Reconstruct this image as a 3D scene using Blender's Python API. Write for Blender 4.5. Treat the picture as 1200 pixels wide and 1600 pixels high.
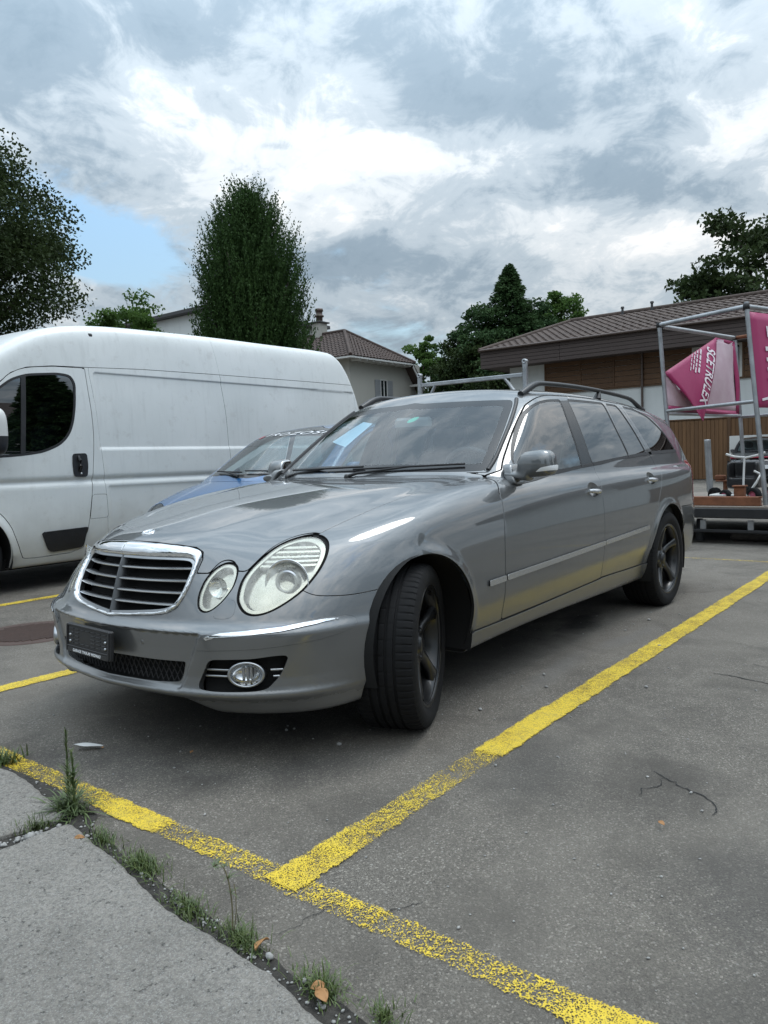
import bpy, bmesh, math, random
import numpy as np
from mathutils import Matrix, Vector

random.seed(7); RNG = np.random.default_rng(11)
for _o in list(bpy.data.objects): bpy.data.objects.remove(_o)
SC = bpy.context.scene
COL = SC.collection

# ------------------------------------------------------------------ camera
CAM_POS = (2.4725, 2.5912, 1.0621); CAM_YAW = math.radians(-141.9777); CAM_PITCH = math.radians(-3.8741); CAM_ROLL = math.radians(-1.8289)
def _camera():
    F = Vector((math.cos(CAM_YAW)*math.cos(CAM_PITCH), math.sin(CAM_YAW)*math.cos(CAM_PITCH), math.sin(CAM_PITCH)))
    R = Vector((math.sin(CAM_YAW), -math.cos(CAM_YAW), 0)); U = R.cross(F)
    R2 = R*math.cos(CAM_ROLL)+U*math.sin(CAM_ROLL); U2 = -R*math.sin(CAM_ROLL)+U*math.cos(CAM_ROLL)
    cd = bpy.data.cameras.new('camera'); co = bpy.data.objects.new('camera', cd); COL.objects.link(co)
    m = Matrix.Identity(4)
    for i in range(3): m[i][0], m[i][1], m[i][2], m[i][3] = R2[i], U2[i], -F[i], CAM_POS[i]
    co.matrix_world = m
    cd.sensor_fit = 'HORIZONTAL'; cd.sensor_width = 36; cd.lens = 1197.4/1200*36
    cd.clip_start = .05; cd.clip_end = 5000
    SC.camera = co
_camera()

# ------------------------------------------------------------------ sky, sun, exposure
SUN_EL = math.radians(66); SUN_AZ = math.radians(165)      # azimuth in the x-y plane
def _world():
    w = bpy.data.worlds.new('World'); SC.world = w; w.use_nodes = True
    nt = w.node_tree; N = nt.nodes; L = nt.links; N.clear()
    out = N.new('ShaderNodeOutputWorld'); bg = N.new('ShaderNodeBackground'); L.new(bg.outputs[0], out.inputs[0])
    sky = N.new('ShaderNodeTexSky'); sky.sky_type = 'NISHITA'; sky.sun_disc = False
    sky.sun_elevation = SUN_EL; sky.sun_rotation = math.pi/2-SUN_AZ
    sky.air_density = 1.0; sky.dust_density = 1.2; sky.ozone_density = 1.3
    tc = N.new('ShaderNodeTexCoord')
    def math_(op, a, b=None, c=None):
        n = N.new('ShaderNodeMath'); n.operation = op
        for i, v in enumerate((a, b, c)):
            if v is None: continue
            if isinstance(v, (int, float)): n.inputs[i].default_value = v
            else: L.new(v, n.inputs[i])
        return n.outputs[0]
    sep = N.new('ShaderNodeSeparateXYZ'); L.new(tc.outputs['Generated'], sep.inputs[0])
    z = math_('MAXIMUM', sep.outputs[2], 0.0)
    zz = math_('ADD', z, .22)
    # direction turned so that v runs away from the photographer, u to the right
    ca, sa = math.cos(CAM_YAW), math.sin(CAM_YAW)
    fwd = math_('ADD', math_('MULTIPLY', sep.outputs[0], ca), math_('MULTIPLY', sep.outputs[1], sa))
    rgt = math_('SUBTRACT', math_('MULTIPLY', sep.outputs[0], sa), math_('MULTIPLY', sep.outputs[1], ca))
    u = math_('DIVIDE', rgt, zz); v = math_('DIVIDE', fwd, zz)
    cmb = N.new('ShaderNodeCombineXYZ'); L.new(u, cmb.inputs[0]); L.new(v, cmb.inputs[1]); cmb.inputs[2].default_value = 3.7
    def noise(scale, detail, rough, dist=0.0, off=(0, 0, 0), sc=(1, 1, 1), lac=2.1):
        mp = N.new('ShaderNodeMapping'); L.new(cmb.outputs[0], mp.inputs[0]); mp.inputs['Location'].default_value = off; mp.inputs['Scale'].default_value = sc
        n = N.new('ShaderNodeTexNoise'); L.new(mp.outputs[0], n.inputs['Vector'])
        n.inputs['Scale'].default_value = scale; n.inputs['Detail'].default_value = detail
        n.inputs['Roughness'].default_value = rough; n.inputs['Distortion'].default_value = dist; n.inputs['Lacunarity'].default_value = lac
        return n.outputs[0]
    def ramp(x, stops):
        r = N.new('ShaderNodeValToRGB'); L.new(x, r.inputs[0]); e = r.color_ramp.elements
        r.color_ramp.interpolation = 'EASE'
        e[0].position, e[0].color = stops[0][0], (*stops[0][1], 1); e[1].position, e[1].color = stops[-1][0], (*stops[-1][1], 1)
        for p, c in stops[1:-1]:
            k = e.new(p); k.color = (*c, 1)
        return r.outputs[0]
    def blob(uc, vc, ru, rv):     # soft oval in the cloud layer
        a = math_('DIVIDE', math_('SUBTRACT', u, uc), ru); b = math_('DIVIDE', math_('SUBTRACT', v, vc), rv)
        d = math_('ADD', math_('MULTIPLY', a, a), math_('MULTIPLY', b, b))
        return math_('POWER', 2.718, math_('MULTIPLY', d, -1.0))
    cover = noise(.75, 9, .56, .25, off=(1.3, 2.2, 0), sc=(1.15, .8, 1))
    cover = math_('ADD', cover, math_('MULTIPLY', math_('SUBTRACT', noise(5.0, 9, .62, .5, off=(9, 1, 0)), .5), .42))
    cover = math_('SUBTRACT', cover, math_('MULTIPLY', blob(*SKY_GAP), .205))
    cover = math_('SUBTRACT', cover, math_('MULTIPLY', blob(*SKY_GAP2), .10))
    mask = ramp(cover, [(.25, (0, 0, 0)), (.40, (1, 1, 1))])
    thick = noise(1.15, 6, .55, .3, off=SKY_THICK, sc=(1.0, .8, 1))
    mid = noise(4.2, 8, .60, .7, off=(5, 3, 0), sc=(1, .8, 1))
    fine = noise(11.0, 9, .64, .6, off=(2, 8, 0), sc=(1, .8, 1))
    t = math_('ADD', math_('ADD', math_('MULTIPLY', thick, .42), math_('MULTIPLY', mid, .38)), math_('MULTIPLY', fine, .20))
    for (uc, vc, ru, rv, amt) in SKY_BLOBS:
        t = math_('ADD', t, math_('MULTIPLY', blob(uc, vc, ru, rv), amt))
    ccol = ramp(t, SKY_RAMP)
    mx = N.new('ShaderNodeMixRGB'); L.new(mask, mx.inputs[0]); L.new(ccol, mx.inputs[2])
    sc = N.new('ShaderNodeVectorMath'); sc.operation = 'MULTIPLY'; L.new(sky.outputs[0], sc.inputs[0]); sc.inputs[1].default_value = (SKY_K*.95, SKY_K*1.02, SKY_K*.93)
    L.new(sc.outputs[0], mx.inputs[1])
    # pale haze towards the horizon
    hz = math_('POWER', math_('SUBTRACT', 1.0, math_('MINIMUM', math_('MULTIPLY', z, 2.6), 1.0)), 2.2)
    mh = N.new('ShaderNodeMixRGB'); L.new(math_('MULTIPLY', hz, .72), mh.inputs[0]); L.new(mx.outputs[0], mh.inputs[1]); mh.inputs[2].default_value = SKY_HAZE
    # an overcast sky is brightest overhead
    gr = math_('ADD', .74, math_('MULTIPLY', math_('POWER', z, 1.8), 3.4))
    sc2 = N.new('ShaderNodeVectorMath'); sc2.operation = 'SCALE'; L.new(mh.outputs[0], sc2.inputs[0]); L.new(gr, sc2.inputs['Scale'])
    L.new(sc2.outputs[0], bg.inputs[0]); bg.inputs[1].default_value = .10
SKY_K = .92
SKY_GAP = (-.64, 1.98, .155, .24); SKY_GAP2 = (-.55, 2.75, .5, .3)
SKY_THICK = (0.4, 7.1, 0)
SKY_BLOBS = [(-.5, 1.24, .22, .14, .07), (-.24, 1.23, .12, .09, .06), (.26, 1.42, .36, .13, .13), (.62, 1.72, .24, .10, .10), (-.08, 2.06, .24, .14, .11),
             (-.36, 1.45, .20, .15, -.055), (.13, 1.58, .22, .09, -.05), (.38, 1.90, .30, .14, -.09), (.70, 1.98, .30, .10, -.07), (-.03, 1.40, .08, .05, -.06), (-.2, 1.62, .2, .12, -.05)]
SKY_RAMP = [(.355, (4.9, 4.92, 4.92)), (.425, (3.6, 3.87, 4.08)), (.495, (2.4, 2.8, 3.15)), (.585, (1.42, 1.84, 2.24)), (.70, (1.1, 1.5, 1.88))]
SKY_HAZE = (3.0, 3.55, 3.95, 1)
_world()
def _sun():
    l = bpy.data.lights.new('sun', 'SUN'); l.energy = .5; l.angle = math.radians(24); l.color = (1.0, .97, .93)
    o = bpy.data.objects.new('sun', l); COL.objects.link(o)
    d = Vector((math.cos(SUN_EL)*math.cos(SUN_AZ), math.cos(SUN_EL)*math.sin(SUN_AZ), math.sin(SUN_EL)))
    o.rotation_euler = d.to_track_quat('Z', 'Y').to_euler()
_sun()
vs = SC.view_settings; vs.view_transform = 'Standard'; vs.look = 'None'; vs.exposure = 1.08; vs.gamma = 1.0; vs.use_curve_mapping = False
SC.cycles.max_bounces = 8; SC.cycles.transparent_max_bounces = 24; SC.cycles.caustics_reflective = False; SC.cycles.caustics_refractive = False
SC.cycles.use_denoising = True
# ------------------------------------------------------------------ numeric tools
def spl(xs, ys, n=3000):
    xs = np.asarray(xs, float); ys = np.asarray(ys, float)
    if xs[0] > xs[-1]: xs = xs[::-1]; ys = ys[::-1]
    m = len(xs); h = np.diff(xs); A = np.eye(m); b = np.zeros(m)
    for i in range(1, m-1):
        A[i, i-1] = h[i-1]; A[i, i] = 2*(h[i-1]+h[i]); A[i, i+1] = h[i]
        b[i] = 6*((ys[i+1]-ys[i])/h[i]-(ys[i]-ys[i-1])/h[i-1])
    M = np.linalg.solve(A, b)
    t = np.linspace(xs[0], xs[-1], n)
    k = np.clip(np.searchsorted(xs, t, side='right')-1, 0, m-2)
    hk = h[k]; a = (xs[k+1]-t)/hk; c = (t-xs[k])/hk
    v = a*ys[k]+c*ys[k+1]+((a**3-a)*M[k]+(c**3-c)*M[k+1])*hk**2/6
    return lambda q: np.interp(q, t, v)

def lin(xs, ys, sigma, n=4000):
    t = np.linspace(xs[0], xs[-1], n); v = np.interp(t, xs, ys); dx = t[1]-t[0]; m = int(4*sigma/dx)+1
    k = np.exp(-.5*(np.arange(-m, m+1)*dx/sigma)**2); k /= k.sum(); v = np.convolve(np.pad(v, m, mode='edge'), k, 'valid')
    return lambda q: np.interp(q, t, v)

def smax(a, b, k):
    h = np.maximum(k-np.abs(a-b), 0)/k
    return np.maximum(a, b)+h*h*h*(k/6)
def smin(a, b, k): return -smax(-a, -b, k)
def sstep(a, b, x):
    t = np.clip((x-a)/(b-a), 0, 1); return t*t*(3-2*t)

def crom(pts, n=8, closed=True):
    p = np.asarray(pts, float); m = len(p); out = []
    rng = range(m) if closed else range(m-1)
    for i in rng:
        if closed: a, b, c, d = p[(i-1) % m], p[i], p[(i+1) % m], p[(i+2) % m]
        else: a, b, c, d = p[max(i-1, 0)], p[i], p[i+1], p[min(i+2, m-1)]
        for s in range(n):
            t = s/n
            out.append(.5*((2*b)+(c-a)*t+(2*a-5*b+4*c-d)*t*t+(3*b-a-3*c+d)*t**3))
    if not closed: out.append(p[-1])
    return np.array(out)

def rpoly(pts, r, n=5):
    """polygon with rounded corners; r one radius or one for each corner"""
    p = np.asarray(pts, float); m = len(p); out = []
    if np.isscalar(r): r = [r]*m
    for i in range(m):
        a, b, c = p[i-1], p[i], p[(i+1) % m]
        u = a-b; v = c-b; lu = np.linalg.norm(u); lv = np.linalg.norm(v)
        d = min(r[i], lu*.49, lv*.49)
        if d <= 0: out.append(b); continue
        p0 = b+u/lu*d; p1 = b+v/lv*d
        for s in range(n+1):
            t = s/n; out.append((1-t)**2*p0+2*t*(1-t)*b+t*t*p1)
    return np.array(out)

def sdpoly(P, poly):
    """signed distance (positive inside) of the 2D points P to a closed polygon"""
    P = np.asarray(P, float); poly = np.asarray(poly, float)
    a = poly; b = np.roll(poly, -1, 0)
    d2 = np.full(len(P), 1e9); ins = np.zeros(len(P), bool)
    for (x0, y0), (x1, y1) in zip(a, b):
        ex, ey = x1-x0, y1-y0; L = ex*ex+ey*ey
        if L < 1e-14: continue
        wx = P[:, 0]-x0; wy = P[:, 1]-y0
        t = np.clip((wx*ex+wy*ey)/L, 0, 1)
        dx = wx-t*ex; dy = wy-t*ey
        d2 = np.minimum(d2, dx*dx+dy*dy)
        c = (y0 > P[:, 1]) != (y1 > P[:, 1])
        if abs(ey) > 1e-12:
            ins ^= c & (P[:, 0] < x0+wy*ex/ey)
    d = np.sqrt(d2)
    return np.where(ins, d, -d)

class M3:
    """triangle mesh with normals, in numpy"""
    def __init__(s, V, T, N): s.V, s.T, s.N = V, T, N
    def copy(s): return M3(s.V.copy(), s.T.copy(), s.N.copy())
    def tidy(s):
        u, inv = np.unique(s.T, return_inverse=True)
        return M3(s.V[u], inv.reshape(-1, 3), s.N[u])
    def cut(s, f):
        """keep the side where f > 0"""
        T = s.T; fv = np.where(np.abs(f) < 1e-7, 1e-7, f); S = fv > 0
        c = S[T].sum(1)
        keep = [T[c == 3]]
        V = s.V; N = s.N; nv = len(V); newv = []; newn = []
        mix = T[(c == 1) | (c == 2)]
        if len(mix):
            sm = S[mix]
            one = sm.sum(1) == 1
            odd = np.where(one, np.argmax(sm, 1), np.argmin(sm, 1))
            r = np.arange(len(mix))
            A = mix[r, odd]; B = mix[r, (odd+1) % 3]; C = mix[r, (odd+2) % 3]
            E = np.concatenate([np.stack([A, B], 1), np.stack([A, C], 1)])
            Es = np.sort(E, 1); key = Es[:, 0].astype(np.int64)*nv+Es[:, 1]
            u, inv = np.unique(key, return_inverse=True)
            e0 = u//nv; e1 = u % nv
            t = (fv[e0]/(fv[e0]-fv[e1]))[:, None]
            V = np.concatenate([V, s.V[e0]*(1-t)+s.V[e1]*t])
            nn = s.N[e0]*(1-t)+s.N[e1]*t
            N = np.concatenate([N, nn/np.maximum(np.linalg.norm(nn, axis=1), 1e-9)[:, None]])
            ab = nv+inv[:len(mix)]; ac = nv+inv[len(mix):]
            keep.append(np.stack([A, ab, ac], 1)[one])
            q = ~one
            keep.append(np.stack([ab, B, C], 1)[q]); keep.append(np.stack([ab, C, ac], 1)[q])
        return M3(V, np.concatenate(keep), N).tidy() if sum(len(k) for k in keep) else M3(np.zeros((0, 3)), np.zeros((0, 3), int), np.zeros((0, 3)))
    def inside(s, axes, poly, gap=0.0):
        return s.cut(sdpoly(s.V[:, axes], poly)-gap) if len(s.V) else s
    def outside(s, axes, poly, gap=0.0):
        return s.cut(-sdpoly(s.V[:, axes], poly)-gap) if len(s.V) else s
    def where(s, fn): return s.cut(fn(s.V[:, 0], s.V[:, 1], s.V[:, 2])) if len(s.V) else s
    def off(s, d): return M3(s.V+s.N*d, s.T, s.N)
    def mirror(s):
        k = np.array([1, -1, 1.]); r_ = M3(s.V*k, s.T[:, ::-1], s.N*k)
        if hasattr(s, 'dark'): r_.dark = s.dark
        return r_
    def both(s):
        m = s.mirror(); n = len(s.V)
        V = np.concatenate([s.V, m.V]); N = np.concatenate([s.N, m.N]); T = np.concatenate([s.T, m.T+n])
        mid = np.where(np.abs(s.V[:, 1]) < 1e-4)[0]
        remap = np.arange(len(V)); remap[mid+n] = mid
        N[mid, 1] = 0; N /= np.maximum(np.linalg.norm(N, axis=1), 1e-9)[:, None]; V[mid, 1] = 0
        return M3(V, remap[T], N).tidy()
    def skirt(s, depth, direction=None):
        """add a wall running inwards from every open edge"""
        T = s.T
        if not len(T): return s
        e = np.concatenate([T[:, [0, 1]], T[:, [1, 2]], T[:, [2, 0]]])
        es = np.sort(e, 1); nv = len(s.V); key = es[:, 0].astype(np.int64)*nv+es[:, 1]
        u, idx, cnt = np.unique(key, return_index=True, return_counts=True)
        b = e[idx[cnt == 1]]
        # leave the middle line of a half car alone
        bv, inv = np.unique(b, return_inverse=True); inv = inv.reshape(-1, 2)
        P = s.V[bv]; N = s.N[bv]
        D = -N if direction is None else np.tile(np.asarray(direction, float), (len(P), 1))
        # outward direction in the surface for the wall normal
        edge = s.V[b[:, 1]]-s.V[b[:, 0]]
        wn = np.cross(edge, s.N[b[:, 0]])
        wn /= np.maximum(np.linalg.norm(wn, axis=1), 1e-9)[:, None]
        acc = np.zeros_like(P); np.add.at(acc, inv[:, 0], wn); np.add.at(acc, inv[:, 1], wn)
        acc /= np.maximum(np.linalg.norm(acc, axis=1), 1e-9)[:, None]
        n0 = nv; k = len(bv)
        soft = N*.75+acc*.66; soft /= np.linalg.norm(soft, axis=1)[:, None]
        r = min(.0015, depth*.3)
        V = np.concatenate([s.V, P+D*r+acc*r*.4, P+D*depth]); NN = np.concatenate([s.N, acc, acc])
        i0, i1 = inv[:, 0], inv[:, 1]
        W = [np.stack([b[:, 1], b[:, 0], n0+i0], 1), np.stack([b[:, 1], n0+i0, n0+i1], 1),
             np.stack([n0+i1, n0+i0, n0+k+i0], 1), np.stack([n0+i1, n0+k+i0, n0+k+i1], 1)]
        r_ = M3(V, np.concatenate([T]+W), NN); r_.dark = len(T)+2*len(b); return r_
    @staticmethod
    def join(ms):
        V = []; T = []; N = []; o = 0
        for m in ms:
            if len(m.V) == 0: continue
            V.append(m.V); N.append(m.N); T.append(m.T+o); o += len(m.V)
        return M3(np.concatenate(V), np.concatenate(T), np.concatenate(N))

def grad(f, P, h=.003):
    e = np.eye(3)*h
    return np.stack([(f(*(P+e[i]).T)-f(*(P-e[i]).T))/(2*h) for i in range(3)], 1)

def iso(f, lo, hi, res, slab=96):
    """surface nets on f = 0 (f < 0 inside), projected on the surface, with true normals"""
    lo = np.asarray(lo, float); hi = np.asarray(hi, float)
    n = np.ceil((hi-lo)/res).astype(int)+1
    ax = [lo[i]+np.arange(n[i])*res for i in range(3)]
    F = np.empty(n, np.float32)
    for i in range(0, n[0], slab):
        X, Y, Z = np.meshgrid(ax[0][i:i+slab], ax[1], ax[2], indexing='ij')
        F[i:i+slab] = f(X, Y, Z)
    S = F < 0
    cells = np.zeros(n-1, np.int8)
    for dx in (0, 1):
        for dy in (0, 1):
            for dz in (0, 1):
                cells += S[dx:n[0]-1+dx, dy:n[1]-1+dy, dz:n[2]-1+dz]
    act = np.argwhere((cells > 0) & (cells < 8))
    idx = -np.ones(n-1, np.int64); idx[tuple(act.T)] = np.arange(len(act))
    acc = np.zeros((len(act), 3)); cnt = np.zeros(len(act))
    corner = [(0,0,0),(1,0,0),(0,1,0),(1,1,0),(0,0,1),(1,0,1),(0,1,1),(1,1,1)]
    for a in range(8):
        for b in range(a+1, 8):
            ca, cb = np.array(corner[a]), np.array(corner[b])
            if abs(ca-cb).sum() != 1: continue
            fa = F[tuple((act+ca).T)]; fb = F[tuple((act+cb).T)]
            m = (fa < 0) != (fb < 0)
            t = np.where(m, fa/np.where(m, fa-fb, 1), 0)
            p = ca+(cb-ca)*t[:, None]
            acc[m] += p[m]; cnt[m] += 1
    V = lo+(act+acc/cnt[:, None])*res
    Q = []
    for d in range(3):
        o = [(d+1) % 3, (d+2) % 3]
        s0 = [slice(None)]*3; s1 = [slice(None)]*3
        s0[d] = slice(0, -1); s1[d] = slice(1, None)
        ch = S[tuple(s0)] != S[tuple(s1)]
        g = np.argwhere(ch)
        ok = np.ones(len(g), bool)
        for k in o: ok &= (g[:, k] > 0) & (g[:, k] < n[k]-1)
        g = g[ok]
        e1 = np.zeros(3, int); e1[o[0]] = 1; e2 = np.zeros(3, int); e2[o[1]] = 1
        q = np.stack([idx[tuple((g-e1-e2).T)], idx[tuple((g-e2).T)], idx[tuple(g.T)], idx[tuple((g-e1).T)]], 1)
        flip = ~S[tuple(g.T)]
        q[flip] = q[flip][:, ::-1]
        Q.append(q)
    Q = np.concatenate(Q)
    for it in range(4):
        val = f(*V.T); G = grad(f, V)
        step = (val/np.maximum((G*G).sum(1), .05))[:, None]*G
        L = np.linalg.norm(step, axis=1, keepdims=True)
        V = V-step*np.minimum(1, res*.7/np.maximum(L, 1e-9))
    G = grad(f, V); N = G/np.maximum(np.linalg.norm(G, axis=1), 1e-9)[:, None]
    # split each quad on its shorter diagonal
    d1 = np.linalg.norm(V[Q[:, 0]]-V[Q[:, 2]], axis=1); d2 = np.linalg.norm(V[Q[:, 1]]-V[Q[:, 3]], axis=1)
    m = d1 <= d2
    T = np.concatenate([Q[m][:, [0, 1, 2]], Q[m][:, [0, 2, 3]], Q[~m][:, [0, 1, 3]], Q[~m][:, [1, 2, 3]]])
    return M3(V, T, N)

def fast_sd(P, poly, m=.04):
    poly = np.asarray(poly); lo = poly.min(0)-m; hi = poly.max(0)+m
    k = ((P >= lo) & (P <= hi)).all(1)
    d = np.full(len(P), -m); d[k] = sdpoly(P[k], poly); return d
# ------------------------------------------------------------------ objects and materials
def new_obj(name, me, parent=None, mat=None):
    o = bpy.data.objects.new(name, me); COL.objects.link(o)
    if parent is not None: o.parent = parent
    if mat is not None and me is not None and not me.materials: me.materials.append(mat)
    return o
def tag(o, label, cat, group=None):
    o['label'] = label; o['category'] = cat
    if group: o['group'] = group
    return o
def thing(name, label, cat, loc=(0, 0, 0), rz=0.0, group=None):
    o = bpy.data.objects.new(name, None); COL.objects.link(o); o.location = loc; o.rotation_euler = (0, 0, rz)
    o.empty_display_size = .2
    return tag(o, label, cat, group)
def struct(o): o['kind'] = 'structure'; return o
def stuff(o): o['kind'] = 'stuff'; return o

def m3_mesh(name, m, custom=True):
    me = bpy.data.meshes.new(name); nv, nt = len(m.V), len(m.T)
    me.vertices.add(nv); me.vertices.foreach_set('co', np.ascontiguousarray(m.V, np.float32).ravel())
    me.loops.add(nt*3); me.loops.foreach_set('vertex_index', np.ascontiguousarray(m.T, np.int32).ravel())
    me.polygons.add(nt); me.polygons.foreach_set('loop_start', np.arange(nt, dtype=np.int32)*3)
    me.update(calc_edges=True); me.validate()
    me.polygons.foreach_set('use_smooth', np.ones(len(me.polygons), bool))
    if custom and len(me.vertices) == nv: me.normals_split_custom_set_from_vertices(np.ascontiguousarray(m.N, np.float32))
    return me
def m3_obj(name, m, mat, parent=None, dark=True, soft=False):
    if soft: m = M3(m.V, m.T, m.N)
    me = m3_mesh(name, m, not soft); me.materials.append(mat)
    if dark and hasattr(m, 'dark') and len(me.polygons) == len(m.T):     # gap shade put into the colour: cut panel edges made black, no bright reflections
        me.materials.append(_M['gap_black']); k = np.zeros(len(m.T), np.int32); k[m.dark:] = 1; me.polygons.foreach_set('material_index', k)
    return new_obj(name, me, parent)

class MB:
    """collects simple shapes into one mesh"""
    def __init__(s): s.v = []; s.f = []; s.sm = []
    def add(s, vs, fs, smooth=False):
        o = len(s.v); s.v += [tuple(map(float, q)) for q in vs]; s.f += [tuple(i+o for i in f) for f in fs]; s.sm += [smooth]*len(fs); return s
    def box(s, lo, hi, M=None):
        (a, b, c), (d, e, f) = lo, hi
        vs = [(a,b,c),(d,b,c),(d,e,c),(a,e,c),(a,b,f),(d,b,f),(d,e,f),(a,e,f)]
        if M is not None: vs = [M @ Vector(q) for q in vs]
        return s.add(vs, [(0,3,2,1),(4,5,6,7),(0,1,5,4),(1,2,6,5),(2,3,7,6),(3,0,4,7)])
    def bbox(s, lo, hi, r=.004, M=None):
        """box with bevelled long edges all round"""
        lo = np.array(lo, float); hi = np.array(hi, float); r = min(r, *(hi-lo)*.45)
        vs = []; idx = {}
        for ix in (0, 1):
            for iy in (0, 1):
                for iz in (0, 1):
                    c = np.array([(lo, hi)[ix][0], (lo, hi)[iy][1], (lo, hi)[iz][2]])
                    sg = np.array([1 if i == 0 else -1 for i in (ix, iy, iz)])
                    for ax in range(3):
                        p = c+sg*r; p[ax] = c[ax]
                        idx[(ix, iy, iz, ax)] = len(vs); vs.append(p)
        fs = []
        for ax in range(3):
            o = [(ax+1) % 3, (ax+2) % 3]
            for sd in (0, 1):
                q = []
                for (p1, p2) in ((0, 0), (1, 0), (1, 1), (0, 1)):
                    k = [0, 0, 0]; k[ax] = sd; k[o[0]] = p1; k[o[1]] = p2
                    q.append(idx[(*k, ax)])
                fs.append(tuple(q if sd else q[::-1]))
        for ax in range(3):
            o = [(ax+1) % 3, (ax+2) % 3]
            for p1 in (0, 1):
                for p2 in (0, 1):
                    k0 = [0, 0, 0]; k0[o[0]] = p1; k0[o[1]] = p2; k1 = list(k0); k1[ax] = 1
                    q = (idx[(*k0, o[0])], idx[(*k1, o[0])], idx[(*k1, o[1])], idx[(*k0, o[1])])
                    fs.append(q if (p1 ^ p2) else q[::-1])
        for ix in (0, 1):
            for iy in (0, 1):
                for iz in (0, 1):
                    q = tuple(idx[(ix, iy, iz, a)] for a in range(3))
                    fs.append(q if (ix+iy+iz) % 2 else q[::-1])
        if M is not None: vs = [M @ Vector(q) for q in vs]
        return s.add(vs, fs)
    def tube(s, pts, rad, n=10, cap=True, smooth=True, flat=1.0, up=(0, 0, 1)):
        P = [Vector(q) for q in pts]; R = rad if hasattr(rad, '__len__') else [rad]*len(P)
        vs = []; fs = []; U0 = Vector(up)
        for i, q in enumerate(P):
            t = (P[min(i+1, len(P)-1)]-P[max(i-1, 0)]).normalized()
            a = t.cross(U0)
            if a.length < 1e-3: a = t.cross(Vector((1, 0, 0)))
            a.normalize(); b = a.cross(t).normalized()
            for k in range(n):
                w = 2*math.pi*k/n; vs.append(q+a*(math.cos(w)*R[i])+b*(math.sin(w)*R[i]*flat))
        for i in range(len(P)-1):
            for k in range(n):
                fs.append((i*n+k, i*n+(k+1) % n, (i+1)*n+(k+1) % n, (i+1)*n+k))
        fs = [f[::-1] for f in fs]
        s.add(vs, fs, smooth)
        if cap:
            s.add([vs[k] for k in range(n)], [tuple(range(n))]); s.add([vs[(len(P)-1)*n+k] for k in range(n)], [tuple(range(n))[::-1]])
        return s
    def lathe(s, prof, n=48, M=None, smooth=True, closed=False):
        """profile of (r, h) turned about local z"""
        vs = []; fs = []; m = len(prof)
        for k in range(n):
            w = 2*math.pi*k/n
            for r, h in prof: vs.append((r*math.cos(w), r*math.sin(w), h))
        for k in range(n):
            for i in range(m if closed else m-1):
                j = (i+1) % m; fs.append((k*m+i, ((k+1) % n)*m+i, ((k+1) % n)*m+j, k*m+j))
        if M is not None: vs = [M @ Vector(q) for q in vs]
        return s.add(vs, fs, smooth)
    def prism(s, poly, z0, z1, M=None, smooth=False):
        n = len(poly); vs = [(p[0], p[1], z0) for p in poly]+[(p[0], p[1], z1) for p in poly]
        fs = [tuple(range(n))[::-1], tuple(range(n, 2*n))]+[(i, (i+1) % n, n+(i+1) % n, n+i) for i in range(n)]
        if M is not None: vs = [M @ Vector(q) for q in vs]
        return s.add(vs, fs, smooth)
    def strip(s, rows, smooth=True, wrap=False):
        """a sheet through rows of points"""
        m = len(rows[0]); vs = [q for r in rows for q in r]; fs = []
        for i in range(len(rows)-1):
            for k in range(m if wrap else m-1):
                fs.append((i*m+k, i*m+(k+1) % m, (i+1)*m+(k+1) % m, (i+1)*m+k))
        return s.add(vs, fs, smooth)
    def mesh(s, name):
        me = bpy.data.meshes.new(name); me.from_pydata(s.v, [], s.f)
        me.polygons.foreach_set('use_smooth', s.sm); me.update(); return me
    def build(s, name, mat, parent=None): return new_obj(name, s.mesh(name), parent, mat)

def fix_normals(me):
    bm = bmesh.new(); bm.from_mesh(me); bmesh.ops.recalc_face_normals(bm, faces=bm.faces); bm.to_mesh(me); bm.free()

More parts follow.
